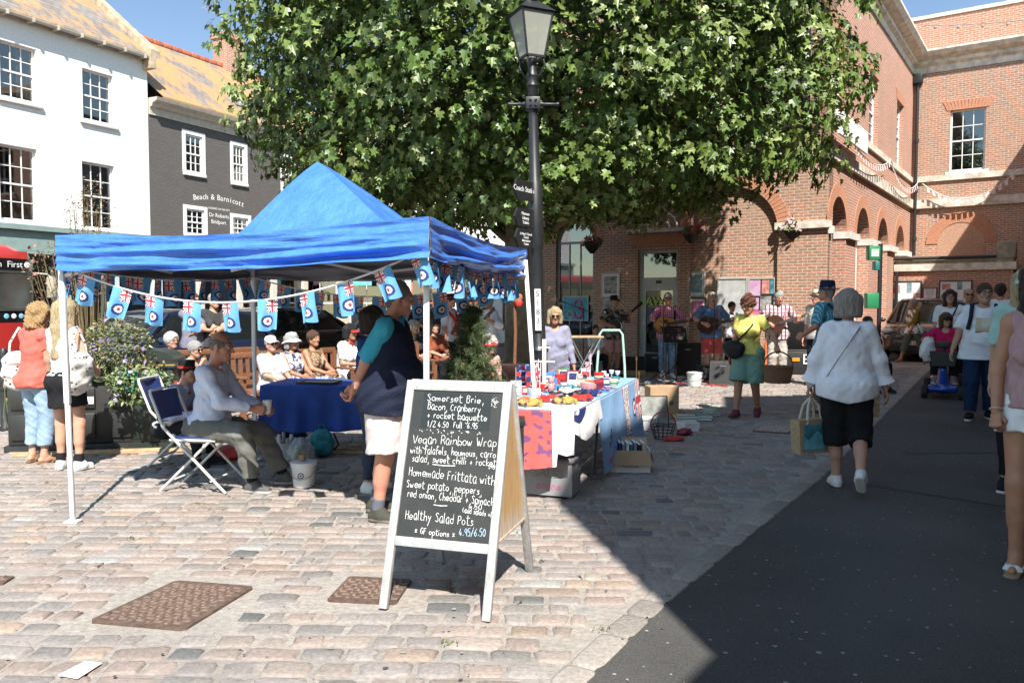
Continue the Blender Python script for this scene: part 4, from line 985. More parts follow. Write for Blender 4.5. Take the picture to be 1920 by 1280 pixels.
 for q in(1,-1):arm(B,q,0,0,0);leg(B,q,0,0,0,2.0);
 bare=shoes and shoes[0]=='sandal'
 for q in(1,-1):foot(B,q,-.004)
 B.cone(neck-up*.03,hc+Rh@V3(0,-.03,-.08),.054*(1 if not f else.86),.05*(1 if not f else.86),.04)
 v,q_=B.mesh();parts=[(v,q_,0)]
 hv,hq,hm=head(sex,.006 if near else.0085,round(min(1,max(0,(g-1)*2.5)),0));parts.append((hv@Rh.T+hc,hq,np.where(hm==0,0,hm)))
 for q,n_ in((1,'R'),(-1,'L')):
  v,q2=hand(P_['hand'+n_],.0048 if near else.0065);v=v.copy()
  if q==-1:v=v*[-1,1,1];q2=q2[:,::-1]
  fd=P_['fd'+n_];fd=nrmz(J['wr',q]-J['el',q])if fd is None else nrmz(fd);pm=P_['palm'+n_];pm=V3(-q,.15,0)if pm is None else V3(pm)
  nz=-nrmz(pm-fd*(pm@fd));xx=np.cross(fd,nz);A=np.column_stack([xx,fd,nz]);sc_=(.92 if f else 1.02);parts.append(((v*sc_)@A.T+J['wr',q],q2,0))
  J['hand',q]=J['wr',q]+fd*.085-nz*.03;J['grip',q]=J['wr',q]+fd*.09-nz*.035
 Vb,Qb,mb_=join(parts)
 eyeb=hairm(hair[1],HAIRC[hair[1]])if hair and hair[1]not in('white',)else hairm('greyshort',HAIRC['greyshort'])
 def emit(name,V,Q,mats,mi=None,parent=t):
  if not len(V):return None
  me=npmesh(name,V*s_,Q,mats,mi,True);return meshobj(name,me,parent)
 body=emit('body',Vb,Qb,[skin(tone),lipm(tone),eyew,irism,eyeb],mb_)
 # ---- trousers, shorts, skirts
 lay=lambda hh:Field(res*hh)
 sd=abs(hash(label))%1000 if False else sum(map(ord,label))%997
 if bottom:
  kind,ln,m=bottom[:3];o=bottom[3]if len(bottom)>3 else{}
  F_=lay(1);e=o.get('e',.014);wide=o.get('wide',.0);wz=o.get('waist',.07)
  F_.ell(tp(0,-.005,-.02),V3(.168 if f else.158,.118,.12)*g+e,.05,Rt);F_.ell(tp(0,0,.08),V3(.145,.105,.10)*g+e*.9,.05,Rt)
  if belly:F_.ell(tp(0,.03+.03*belly,.02),V3(.13+.03*belly,.07+.06*belly,.1)+e,.06,Rt)
  for q in(-1,1):F_.ell(tp(q*.072,-.075,-.05),V3(.088,.075,.09)*g+e,.05,Rt)
  if kind=='skirt':
   a,b=pel-up*.02,(J['kn',1]+J['kn',-1])/2;c=(J['an',1]+J['an',-1])/2
   seated=pel[2]<.75
   for q in(1,-1):F_.cone(hip[q],hip[q]+(J['kn',q]-hip[q])*.35,.094*g+e,.088*g+e,.05)
   if seated:
    for q in(1,-1):F_.cone(hip[q],J['kn',q]+V3(0,.03,0),.1*g+e,.085+e,.12)
    if ln>1:
     for q in(1,-1):F_.cone(J['kn',q],J['kn',q]+(J['an',q]-J['kn',q])*(ln-1),.085+e,.09+wide,.1,None,True)
   else:
    end=a+(b-a)*min(ln,1)if ln<=1 else b+(c-b)*(ln-1);F_.cone(a,end,.155*g,.165*g+wide,.05,(dep,1.25),True)
  else:
   for q in(1,-1):leg(F_,q,e+wide*.3,e+wide,e+wide*(1.2 if ln>1 else 1),ln,.03,True)
  am=o.get('wrinkle',.0035)
  F_.post.append(lambda d,g_:d+wob(g_,26,am,sd)+wob(g_*[1,1,.5],55,am*.4,sd+1));F_.post.append(lambda d,g_:np.maximum(d,np.where(((g_-pel)**2).sum(-1)-((g_-pel)@up)**2<(.21*g+.05*belly)**2,(g_-pel)@up-wz,-1)))
  v,q_=F_.mesh();emit({'trousers':'trousers','shorts':'shorts','skirt':'skirt'}[kind],v,q_,m)
 if top:
  kind,sl__,m=top[:3];o=top[3]if len(top)>3 else{};F_=lay(1);e=o.get('e',.018);hem=o.get('hem',-.09);lo_=o.get('loose',.0)
  be=(bottom[3]if bottom and len(bottom)>3 else{});low=hem<-.02;torso(F_,e,.05,max(e,be.get('e',.014)+.016+be.get('wide',0)*.3)if low else e)
  if low and hem<-.07:
   for q in(1,-1):F_.cone(hip[q],hip[q]+(J['kn',q]-hip[q])*.3,.092*(1+.7*(g-1))+be.get('e',.014)+be.get('wide',0)*.3+.014,.088*(1+.7*(g-1))+be.get('e',.014)+be.get('wide',0)*.6+.014,.05)
  if lo_:F_.cone(tp(0,.0,.30),tp(0,.0,hem),.135*g+e,.16*g+lo_,.06,(dep,1.35))
  if sl__>0:
   for q in(1,-1):es=o.get('se',.014);arm(F_,q,e*.75,es,es*(1 if sl__<=1.2 else.8),sl__,.03,True)
  else:
   for q in(1,-1):F_.sub(sh[q]+(tp(q*1,0,.40)-tp(0,0,.40))*.05,(.055,.09,.10),.02,Rt)
  nk=o.get('neck',.075);fwd=o.get('vneck',.02);F_.sub(neck+Rt@V3(0,fwd+.02,.035-(fwd-.02)*.3),(nk,nk*.95,.06+(fwd-.02)*1.2),.012,Rt)
  am=o.get('wrinkle',.005);sl_z=hem
  F_.post.append(lambda d,g_:d+wob(g_*[1,1,.8],20,am,sd+5)+wob(g_,48,am*.45,sd+7));hv_=o.get('hemcurve',0)
  F_.post.append(lambda d,g_:np.maximum(d,hem-((g_-pel)@up)+hv_*np.abs((g_-pel)@(Rt@V3(1,0,0)))*1.0))
  if o.get('collar'):
   cr=Rt@V3(1,0,0);n0=neck+up*.005
   for k in range(10):
    a0=R(40+280*k/10-270+180);a1=R(40+280*(k+1)/10-270+180)
    p0=n0+Rt@V3(.068*math.sin(a0+math.pi),-.068*math.cos(a0+math.pi)*-1,0);p1=n0+Rt@V3(.068*math.sin(a1+math.pi),.068*math.cos(a1+math.pi),0)
    F_.cone(p0,p1,.014,.014,.008,(up,.55))
  v,q_=F_.mesh();emit(o.get('name','shirt'),v,q_,m)
 if layer:
  kind,sl__,m,o=layer;F_=lay(1);e=o.get('e',.034);torso(F_,e,.05,e+.02);hem=o.get('hem',-.1)
  if sl__>0:
   for q in(1,-1):arm(F_,q,.03,.026,.022,sl__,.03,True)
  else:
   for q in(1,-1):F_.sub(sh[q]+(tp(q*1,0,.40)-tp(0,0,.40))*.055,(.062,.085,.115),.02,Rt)
  if hem<-.07:
   for q in(1,-1):F_.cone(hip[q],hip[q]+(J['kn',q]-hip[q])*.3,.14*g,.14*g,.05)
  if o.get('lower'):F_.cone(tp(0,0,.28),tp(0,.02,hem),.14*g+e,.165*g+o['lower'],.06,(dep,1.2))
  F_.sub(neck+Rt@V3(0,.05,.04),(.085,.085,.08),.012,Rt)
  if o.get('open'):F_.sub(tp(0,.2,.2),(o['open'],.16,.5),.02,Rt)
  F_.post.append(lambda d,g_:d+wob(g_*[1,1,1.3],17,.008,sd+9));F_.post.append(lambda d,g_:np.maximum(d,hem-((g_-pel)@up)))
  v,q_=F_.mesh();emit(o.get('name','waistcoat'),v,q_,m)
  # ---- shoes
 if shoes:
  kind,m,sole=shoes[:3];sock=shoes[3]if len(shoes)>3 else None
  for q in(1,-1):
   F_=Field(.007 if near else.010);
   if kind=='sandal':
    n_='R' if q==1 else 'L';td=rotm('Z',-q*P_['toe'+n_])@V3(0,1,0);pt=P_['foot'+n_];dn=V3(0,0,-1)
    if pt:td=td*math.cos(R(pt))-V3(0,0,1)*math.sin(R(pt));dn=-nrmz(np.cross(np.cross(td,V3(0,0,1)),td));dn=dn if dn[2]<0 else-dn
    an_=J['an',q];F_.cone(an_-td*.045+dn*.08,an_+td*.155+dn*.082,.034,.042,.01,(dn,3.2))
    for dd in(.03,.095):F_.cone(an_+td*dd+np.cross(td,dn)*.035+dn*.06,an_+td*(dd+.0)-np.cross(td,dn)*.035+dn*.06,.017,.017,.01,(td,.7));F_.cone(an_+td*dd+np.cross(td,dn)*.02+dn*(.028+dd*.2),an_+td*dd-np.cross(td,dn)*.02+dn*(.028+dd*.2),.014,.014,.02,(td,.7))
   else:
    an_,td,dn=foot(F_,q,.010);F_.cone(an_-td*.04+dn*.078,an_+td*.135+dn*.08,.037,.042,.02,(dn,2.6))
    if kind=='boot':F_.cone(an_+dn*.0,an_-dn*.05,.046,.048,.02,None,True)
    F_.post.append(lambda d,g_,an_=an_,dn=dn:np.maximum(d,(g_-an_)@dn-.088))
   v,q_=F_.mesh();c=v[q_].mean(1);mi=(((c-an_)@dn)>.062).astype(int);emit('sandal' if kind=='sandal' else 'shoe',v,q_,[m,sole],mi)
   if sock is not None:F_=Field(.008 if near else.011);u=nrmz(J['kn',q]-an_);F_.cone(an_-u*.01,an_+u*.085,.046,.046,.01,None,True);v,q_=F_.mesh();emit('sock',v,q_,sock)
   # ---- hair
 hd=lambda V:V@Rh.T+hc
 if hair and hair[0]!='none':
  st,hcx=hair[:2];ho=hair[2]if len(hair)>2 else{};F_=Field(.007 if near else.010);cr=(.074,.094,.086);ex=ho.get('e',{'short':.010,'fringe':.006,'bob':.024,'long':.018,'curly':.034,'updo':.016}[st])
  F_.ell((0,-.016,.036),V3(cr)+ex,.03)
  if st in('bob','long','curly'):
   L=ho.get('len',{'bob':-.10,'long':-.42,'curly':-.10}[st])
   for a in range(-5,6):
    an2=R(a*20);r_=.068+ex*.6;x,y=r_*math.sin(an2),-r_*1.12*math.cos(an2)-.012
    lz=L if abs(a)<5 or st!='long' else L*.6
    if st=='long' and abs(a)>3:lz=max(lz,ho.get('side',-.2))
    F_.cone((x,y,.05),(x*(1.12 if st=='bob' else 1.05 if lz>-.2 else.95),y*(1.05)-(.02 if lz<-.25 else 0),max(lz,-.17)),.030,.030 if lz<-.17 else.024,.03)
    if lz<-.17:F_.cone((x*1.0,y*1.05-.02,-.17),(x*.95,y*.9-.045,lz),.030,.022,.03)
  elif st=='updo':F_.ell(ho.get('bun',(0,-.06,.11)),(.055,.055,.045),.03)
  elif st=='short':F_.cone((0,-.06,.0),(0,-.055,-.055),.05,.042,.03)
  F_.sub((0,.125,-.035+ho.get('brow',0)),(.066+ho.get('open',0),.105,.095),.015)
  if st in('short','fringe','updo'):F_.sub((0,.06,-.12),(.12,.095,.115),.02)
  if st=='fringe':F_.sub((0,.01,.125),(.1,.13,.085),.01)
  if ho.get('recede'):F_.sub((0,.11,.09),(.055,.075,.06),.02)
  am={'curly':.016,'updo':.012,'bob':.004,'long':.004}.get(st,.003);am=ho.get('amp',am);fq=75 if st in('curly','updo')else 120
  F_.post.append(lambda d,g_:d+wob(g_*([1,1,.12]if st in('bob','long')else[1,1,1]),fq,am,sd));v,q_=F_.mesh();emit('hair',hd(v),q_,hairm(hcx,HAIRC[hcx]))
 if beard:
  F_=Field(.007 if near else.009);F_.ell((0,.035,-.075),(.062,.058,.055),.02);F_.cone((-.022,.096,-.047),(.022,.096,-.047),.01,.01,.01);F_.sub((0,.115,-.0635),(.024,.04,.009),.006);F_.sub((0,.06,.02),(.2,.12,.062),.01);F_.post.append(lambda d,g_:d+wob(g_,110,.004,sd));v,q_=F_.mesh();emit('beard',hd(v),q_,hairm(beard,HAIRC[beard]))
 HT=Matrix.Translation(Vector(hc*s_))@Matrix(Rh.tolist()).to_4x4()@Matrix.Scale(s_,4)
 if hat:
  kind,m,band=hat[:3];mb=MB();mb.T=HT@Matrix.Translation((0,-.012,.0))@Matrix.Rotation(R(hat[3]if len(hat)>3 else 6),4,'X');b2=MB();b2.T=mb.T
  sx,sy=.94,1.16
  if kind=='cap':
   mb.lathe([(.088,.035),(.088,.06),(.08,.095),(.055,.118),(.02,.127),(.001,.128)],20,0,sx,sy)
   vs=[];
   for k in range(11):
    a=R(-78+156*k/10);vs+=[(.084*math.sin(a),.084*math.cos(a)*1.16,.045),(.082*math.sin(a),.075+.115*math.cos(a)*1.0,.03-.02*abs(math.sin(a)))]
   n0=len(vs);vs+=[(x,y,zz-.006)for x,y,zz in vs]
   fs=[(2*k,2*k+1,2*k+3,2*k+2)for k in range(10)]+[(n0+2*k,n0+2*k+2,n0+2*k+3,n0+2*k+1)for k in range(10)]+[(2*k+1,n0+2*k+1,n0+2*k+3,2*k+3)for k in range(10)]
   b2.add(vs,fs,0,True)
  else:
   bw,chh,dr_={'fedora':(.145,.115,-.012),'sunhat':(.15,.095,-.055),'top':(.125,.10,.004),'panama':(.14,.105,-.015)}[kind]
   prof=[(.086,.036),(.088,.05),(.084,.036+chh*.8),(.07,.036+chh),(.03,.036+chh*(.96 if kind=='fedora' else 1.02)),(.001,.036+chh*(.93 if kind=='fedora' else 1.03))]
   if kind=='top':prof=[(.086,.036),(.083,.1),(.088,.036+chh),(.08,.04+chh),(.001,.041+chh)]
   mb.lathe(prof,24,0,sx,sy);rim=[]
   n_=28;vs=[]
   for(r_,zz)in((.082,.034),(.105,.030+dr_*.2),(bw,.034+dr_),(bw+.002,.038+dr_),(.105,.036+dr_*.2),(.085,.04)):
    for k in range(n_):a=2*math.pi*k/n_;curl=(.02*abs(math.sin(a))**2*(r_>.11))if kind in('fedora','panama','top')else.008*math.sin(4*a)*(r_>.11);vs.append((r_*math.cos(a)*sx,r_*math.sin(a)*sy,zz+curl))
   mb.add(vs,[(i*n_+k,i*n_+(k+1)%n_,(i+1)*n_+(k+1)%n_,(i+1)*n_+k)for i in range(5)for k in range(n_)],0,True);b2.lathe([(.0885,.044),(.0905,.046),(.0895,.068),(.087,.07)],24,0,sx,sy)
  ho_=mb.build('hat',m,t);b2.build('visor' if kind=='cap' else 'hat_band',band,ho_)
 if glasses:
  mb=MB();mb.T=HT;lens=MB();lens.T=HT;rr=.022
  for q in(-1,1):
   c=(q*.034,.103,.002);mb.tube([(c[0]+rr*math.cos(a),c[1]-.006*abs(math.cos(a))*(1 if q*math.cos(a)>0 else 0),c[2]+rr*.8*math.sin(a))for a in[2*math.pi*k/14 for k in range(15)]],.0024,5);mb.tube([(q*.055,.097,.008),(q*.078,.05,.008),(q*.082,-.01,.0)],.0022,5)
   lens.add([(c[0]+rr*math.cos(a),c[1]-.002,c[2]+rr*.8*math.sin(a))for a in[2*math.pi*k/14 for k in range(14)]],[tuple(range(14))])
  mb.tube([(-.012,.106,.006),(.012,.106,.006)],.0024,5);go_=mb.build('glasses',M('glasses_frame',(.02,.018,.017),.3),t)
  if glasses=='sun':lens.build('lens',M('dark_lens',(.012,.009,.008),.08),go_)
 T=Matrix.Translation((at[0],at[1],z))@Matrix.Rotation(R(180+face),4,'Z')@Matrix.Scale(s_,4)
 return dict(t=t,J={k:Vector(v)for k,v in J.items()},tp=lambda*a:Vector(tp(*a)),T=T,Rt=Matrix(Rt.tolist()),s=s_,hc=Vector(hc),neck=Vector(neck),W=lambda p:T@Vector(p),sh={q:Vector(v)for q,v in sh.items()},S=Matrix.Scale(s_,4),up=Vector(up))
def piece(p,name,mb,m,parent=None):
 "a clothing or strap mesh in the person's own metres (before scaling)"
 mb.v=[tuple(Vector(v)*p['s'])for v in mb.v];return mb.build(name,m,parent or p['t'])
 # ================================================================ GAZEBO, BUNTING, CHALKBOARD
gz_blue,n,l,b=newmat('blue_canopy');tc=n.new('ShaderNodeTexCoord');mp=n.new('ShaderNodeMapping');mp.inputs['Scale'].default_value=(1,1,6);l.new(tc.outputs['Object'],mp.inputs[0])
z1=noise(n,l,mp.outputs[0],2.2,6,.6);z2=noise(n,l,tc.outputs['Object'],9,5,.7)
l.new(mixc(n,l,ramp(n,l,z2,.3,.7),(.045,.165,.60),(.075,.24,.70)),b.inputs['Base Color']);b.inputs['Roughness'].default_value=.33;b.inputs['Specular IOR Level'].default_value=.6
ad=n.new('ShaderNodeMath');ad.operation='MULTIPLY_ADD';ad.inputs[1].default_value=.3;l.new(z2,ad.inputs[0]);l.new(z1,ad.inputs[2]);bumpn(n,l,b,ad.outputs[0],.45,.05)
gz_roof,n,l,b=newmat('blue_canopy_roof');tc=n.new('ShaderNodeTexCoord');z1=noise(n,l,tc.outputs['Object'],5,8,.7);z2=noise(n,l,tc.outputs['Object'],40,3)
l.new(mixc(n,l,ramp(n,l,z1,.3,.7),(.045,.165,.58),(.08,.25,.70)),b.inputs['Base Color']);b.inputs['Roughness'].default_value=.4;bumpn(n,l,b,z1,.75,.06)
gz_grey=M('silver_lining',(.24,.25,.29),.7,.15,5);gz_white=M('white_steel',(.76,.77,.78),.35,.05,8)
FLt,FRt,BRt=P(106,441,5.8),P(805,406,5.0),P(986,466,7.3);BLt=FLt+BRt-FRt;BLt.z=(FLt.z+BRt.z)/2
CT=[FLt,FRt,BRt,BLt];VAL=.255
cen=sum(CT,Vector())/4;PK=Vector((cen.x,cen.y,1.6+262*cen.y/F))
gz=thing('gazebo','blue pop-up gazebo on white steel legs shading the stall','gazebo',(cen.x,cen.y,0))
T0=[.66,.36,.45,.60]
def prof(t,t0):return.04*t/t0 if t<t0 else.04+.96*(1-abs(1-(t-t0)/(1-t0))**1.12)
def grid(fn,nu,nv):
 V=np.array([fn(i/nu,j/nv)for j in range(nv+1)for i in range(nu+1)]);Q=np.array([[j*(nu+1)+i,j*(nu+1)+i+1,(j+1)*(nu+1)+i+1,(j+1)*(nu+1)+i]for j in range(nv)for i in range(nu)]);return V,Q
rp,lp,vp=[],[],[]
for k in range(4):
 A,B_=CT[k],CT[(k+1)%4];out=Vector(((B_-A).y,-(B_-A).x,0)).normalized()
 def roof(u,v):
  e=A.lerp(B_,u);p=e.lerp(PK,v);zz=e.z+(PK.z-e.z)*prof(v,T0[k]*(1-u)+T0[(k+1)%4]*u)-.05*math.sin(math.pi*u)*(1-v)*(v<.99)+.012*math.sin(u*37+v*9)*(1-v)*(v>.02)-.03*math.sin(math.pi*min(1,v*2))*math.sin(math.pi*u)
  return(p.x,p.y,zz)
 V,Q=grid(roof,24,20);rp.append((V,Q,0));lp.append((V*[1,1,1]-[0,0,.012],Q[:,::-1],0))
 ra=[mnoise.noise(Vector((i*.5,k*7.3,0)))for i in range(60)]
 def val(u,v):
  e=A.lerp(B_,u);sagz=-.05*math.sin(math.pi*u);edge=min(1,min(u,1-u)*9)
  wv=(mnoise.noise(Vector((u*3.5+k*9,v*5.5,k)))*.062+mnoise.noise(Vector((u*8+k*9,v*16,3)))*.03+.017*math.sin(v*17+3*u))*(.3+.7*edge)*(.2+v)
  q=e+out*(wv+.012);return(q.x,q.y,e.z+sagz*(1-.4*v)-VAL*v*(1+.05*mnoise.noise(Vector((u*6,k,0))))+.0)
 V,Q=grid(val,60,22);vp.append((V,Q,0));lp.append((V-np.array([out.x,out.y,0])*.010,Q[:,::-1],0))
off=np.array([cen.x,cen.y,0])
for nm,pp,m in(('canopy',rp,gz_roof),('valance',vp,gz_blue),('lining',lp,gz_grey)):
 V,Q,mi=join(pp);meshobj(nm,npmesh(nm,V-off,Q,m,mi),gz)
feet=[G(137,978),G(800,1016),Vector((XY(1013,7.3),7.3,0)),Vector((BLt.x+.03,BLt.y,0))]
tops=[P(115,500,5.87),P(800,472,5.10),P(985,508,7.24),BLt+Vector((.05,-.06,-.1))]
for a,b_ in zip(feet,tops):
 mb=MB();b2=b_+Vector((0,0,.10));m_=a.lerp(b2,.5);mb.bar(a+Vector((0,0,.012)),a.lerp(b2,.46),.030,.030,(0,1,0),0,.003);mb.bar(a.lerp(b2,.44),b2,.038,.038,(0,1,0),0,.003);lg=mb.build('leg',gz_white,gz,True)
 mb=MB();mb.box((a.x-.05,a.y-.04,.002),(a.x+.05,a.y+.04,.011));mb.build('foot_plate',gz_white,lg,True);lg2=lg
for k in range(4):
 a=tops[k]+Vector((0,0,.05));b_=tops[(k+1)%4]+Vector((0,0,.05));mb=MB();m_=a.lerp(b_,.5)
 for p,q in((a,m_),(m_,b_)):
  mb.bar(p+Vector((0,0,.08)),q-Vector((0,0,.10)),.014,.026);mb.bar(p-Vector((0,0,.12)),q+Vector((0,0,.10)),.014,.026,(0,0,1))
 mb.build('truss',gz_white,gz,True)
mb=MB()
for k in range(4):m_=CT[k].lerp(PK,T0[k]);m_.z=CT[k].z-.09;mb.bar(CT[k].lerp(PK,.06)-Vector((0,0,.12)),m_,.02,.03);mb.bar(m_,PK-Vector((0,0,.22)),.02,.03)
mb.build('roof_frame',gz_white,gz,True)
# --- bunting of air force ensigns
fb=[M('flag_blue',(.115,.34,.64),.8,.08,20),M('flag_navy',(.018,.028,.14),.8,.1,20),M('flag_white',(.72,.70,.69),.8,.05,20),M('flag_red',(.52,.03,.05),.8,.1,20)]
def ensign(u,v):
 "u across 0..1, v down 0..1"
 if u<.56 and v<.44:
  x=(u/.56-.5)*2;y=(v/.44-.5)*2
  if abs(x)<.17 or abs(y)<.17:return 3
  if abs(x)<.30 or abs(y)<.30:return 2
  d=abs(abs(x)-abs(y));
  return 3 if d<.10 else 2 if d<.30 else 1
 r=math.hypot(u-.54,(v-.70)*1.5)
 return 3 if r<.075 else 2 if r<.175 else 1 if r<.28 else 0
FLAGM=[]
for k in range(4):
 nu,nv=36,48;W_,H_=.17,.265;sd_=k*3.1;mir=k%2
 def fl_(u,v):
  x=(u-.5)*W_*(1-.06*v);amp=.022*v+.006;return(x+.01*v*math.sin(sd_*3),amp*math.sin(u*5.5+sd_+v*2.2)+.012*v*math.sin(9*u+sd_),-v*H_*(1-.03*math.sin(u*6+sd_)))
 V,Q=grid(fl_,nu,nv);mi=[ensign((1-(i+.5)/nu)if mir else(i+.5)/nu,(j+.5)/nv)for j in range(nv)for i in range(nu)]
 FLAGM.append(npmesh('flag',V,Q,fb,mi,True))
cordm=M('white_tape',(.78,.77,.76),.8,.05)
def bunting(label,a,b_,dz,us,seed,sc=1,tw=25):
 t=thing('bunting',label,'bunting',a,0,'strings of air force flags round the gazebo');rn=random.Random(seed);mb=MB();pts=[(a.lerp(b_,k/30)-Vector((0,0,dz*4*(k/30)*(1-k/30))))for k in range(31)]
 mb.tube(pts,.007,5);mb.build('tape',cordm,t,True)
 d=(b_-a);ang=math.atan2(d.y,d.x)
 for u in us:
  p=a.lerp(b_,u)-Vector((0,0,dz*4*u*(1-u)-.004));o=meshobj('flag',FLAGM[rn.randrange(4)],t,p-a);s_=sc*rn.uniform(.76,.90);o.scale=(s_,s_,s_);sl=math.atan2(d.z-dz*4*(1-2*u),d.xy.length)
  o.rotation_euler=(R(rn.uniform(-8,8)),-sl*.8+R(rn.uniform(-4,4)),ang+R(rn.uniform(-tw,tw)))
ins=[Vector((.05,.05,0)),Vector((-.05,.06,0)),Vector((-.06,-.05,0)),Vector((.05,-.05,0))];vb=[CT[k]+ins[k]-Vector((0,0,VAL-.02))for k in range(4)]
def upx(x):
 a,b_=vb[0],vb[1];k=(x-CX)/F;return(k*a.y-a.x)/((b_.x-a.x)-k*(b_.y-a.y))
bunting('front string of light blue ensigns, sagging low between the two near gazebo legs',vb[0],vb[1]+Vector((0,0,.03)),.29,[upx(q)for q in(130,166,232,292,362,432,502,576,646,716,783)],4)
bunting('string of blue ensigns along the left side of the gazebo',vb[0]+Vector((.0,.03,0)),vb[3],.06,[.04,.10,.17,.24,.32,.40,.48,.57,.66,.75,.84,.93],9)
bunting('string of blue ensigns along the far side of the gazebo, above the bench sitters',vb[3],vb[2],.2,[.05,.13,.2,.27,.35,.42,.5,.57,.64,.72,.8,.87,.95],12)
bunting('string of blue ensigns seen edge-on along the right side of the gazebo',vb[1]+Vector((.03,.05,.02)),vb[2],.05,[.05,.12,.2,.27,.35,.43,.5,.58,.66,.74,.82,.9,.97],21,1,40)
# --- chalkboard
def chalkboard():
 rz=R(-17);W_,S_,H_=.57,.80,1.165;fr=G(912,1164);f=Vector((math.cos(rz),math.sin(rz),0));bk=Vector((-math.sin(rz),math.cos(rz),0));c=fr-f*(W_/2)+bk*(S_/2)
 t=thing('chalkboard','folding pavement chalkboard with a handwritten lunch menu and white wooden frame','menu board',(c.x,c.y,0),rz)
 wm=M('painted_timber',(.37,.37,.365),.6,.18,30,.25,60,stretch=(1,1,.2));bb=M('blackboard',(.018,.020,.019),.55,0,5,.08,80,detail=7,col2=(.036,.037,.035))
 ang=math.atan2(S_/2-.02,H_)
 for side in(-1,1):
  T=Matrix.Translation((0,side*S_/2,0))@Matrix.Rotation(side*ang,4,'X')
  mb=MB();mb.T=T;L=H_/math.cos(ang);th=.032
  for q in(-1,1):mb.box((q*W_/2-.0225,-th/2,0),(q*W_/2+.0225,th/2,L),0,.003)
  fz=MB();fz.T=T;fz.box((-W_/2+.023,-th/2+.001,L-.055),(W_/2-.023,th/2-.001,L-.001),0,.003);f2=MB();f2.T=T;f2.box((-W_/2+.023,-th/2+.001,.325),(W_/2-.023,th/2-.001,.375),0,.003)
  a=mb.build('leg_frame',wm,t);fz.build('rail',wm,a);f2.build('rail',wm,a);mb=MB();mb.T=T;mb.box((-W_/2+.0235,-.006,.376),(W_/2-.0235,.006,L-.056));pn=mb.build('board_panel',bb,t)
  if side==-1:TB=T
  # plywood cheek between the two frames on the right and left
 pl,n,l,b=newmat('plywood');tc=n.new('ShaderNodeTexCoord');mp=n.new('ShaderNodeMapping');mp.inputs['Scale'].default_value=(1,7,.9);l.new(tc.outputs['Object'],mp.inputs[0]);z=noise(n,l,mp.outputs[0],6,6,.65);zz=noise(n,l,tc.outputs['Object'],4,3)
 sx_=n.new('ShaderNodeSeparateXYZ');l.new(tc.outputs['Object'],sx_.inputs[0]);ad=n.new('ShaderNodeMath');ad.operation='MULTIPLY_ADD';ad.inputs[1].default_value=.28;l.new(zz,ad.inputs[0]);l.new(sx_.outputs[2],ad.inputs[2])
 grey=ramp(n,l,ad.outputs[0],.62,.50);c0=mixc(n,l,ramp(n,l,z,.3,.7),(.46,.27,.11),(.60,.40,.2));c1=mixc(n,l,grey,c0,mixc(n,l,ramp(n,l,z,.35,.6),(.34,.27,.2),(.6,.5,.4)));l.new(c1,b.inputs['Base Color']);b.inputs['Roughness'].default_value=.6
 for q in(1,-1):
  mb=MB();y0=lambda z:(S_/2)*(1-z/H_)-.0;mb.prism([(-y0(.36)+.012,.36),(y0(.36)-.012,.36),(.012,H_-.06),(-.012,H_-.06)],q*(W_/2-.012),q*(W_/2+.006),0,'x');mb.box((q*(W_/2-.014),-y0(.345)+.02,.345),(q*(W_/2+.012),y0(.345)-.02,.358));mb.build('plywood_cheek',pl,t)
  # handwriting: single-stroke letters drawn as chalk ribbons
 GL={'a':['53 55 36 14 13 21 41 54 55 51 61'],'b':['19 11 32 51 63 54 35 14'],'c':['54 35 14 12 31 51'],'d':['54 35 14 12 31 52 59 51'],'e':['13 53 54 35 14 12 31 52'],'f':['58 39 28 20','05 55'],'g':['54 35 14 12 31 53 55 5b 3c 1b'],'h':['19 11','13 35 54 51'],'i':['15 11','17 18'],'k':['19 11','55 13 51'],'l':['19 12 21'],'m':['05 01','03 24 34 31','33 54 64 61'],'n':['15 11','13 35 54 51'],'o':['35 14 12 31 52 54 35'],'p':['15 1c','14 35 54 52 31 12'],'q':['54 35 14 12 31 53','55 5c'],'r':['15 11','13 25 45'],'s':['54 35 24 33 52 31 11'],'t':['28 22 31 51','06 56'],'u':['15 12 31 52','55 51'],'v':['15 31 55'],'w':['05 21 34 41 65'],'x':['15 51','55 11'],'y':['15 32','55 1c'],'z':['15 55 11 51'],'A':['01 38 61','14 54'],'B':['18 11','18 48 57 46 15','45 53 41 11'],'C':['57 38 15 13 31 52'],'F':['18 11','18 58','15 45'],'G':['57 38 15 13 31 52 54 34'],'H':['18 11','58 51','15 55'],'P':['18 11','18 48 57 55 14'],'R':['18 11','18 48 57 55 14','35 61'],'S':['57 38 17 26 44 52 31 12'],'V':['08 31 68'],'W':['08 21 35 51 78'],'O':['38 15 13 31 52 56 38'],'T':['38 31','08 68'],'L':['18 11 51'],'0':['38 15 13 31 52 56 38'],'1':['26 38 31'],'2':['17 38 57 34 11 61'],'3':['17 38 57 45 53 31 12'],'4':['38 13 63','45 41'],'5':['58 28 15 45 53 41 11'],'6':['58 25 13 31 52 44 14'],'7':['18 58 21'],'8':['38 17 26 53 41 12 24 57 38'],'9':['55 34 16 38 57 51'],',':['31 2b'],'.':['31 32'],'+':['35 31','13 53'],'/':['59 10'],'*':['16 52','56 12','36 32'],'(':['48 26 23 41'],')':['28 46 43 21'],'£':['57 38 26 11 51','14 44'],'-':['13 53'],"'":['39 27']}
 WD={'i':3,'l':3.2,'m':8,'w':7.5,'W':8.5,'t':5.6,'f':5.4,'r':5,',':4,'.':4,' ':4.6,'I':3,'A':7,'k':5.8,'s':5.8,"'":4}
 LT=H_/math.cos(ang);rn=random.Random(3);yv={'a':-1,'b':-2,'c':-3}
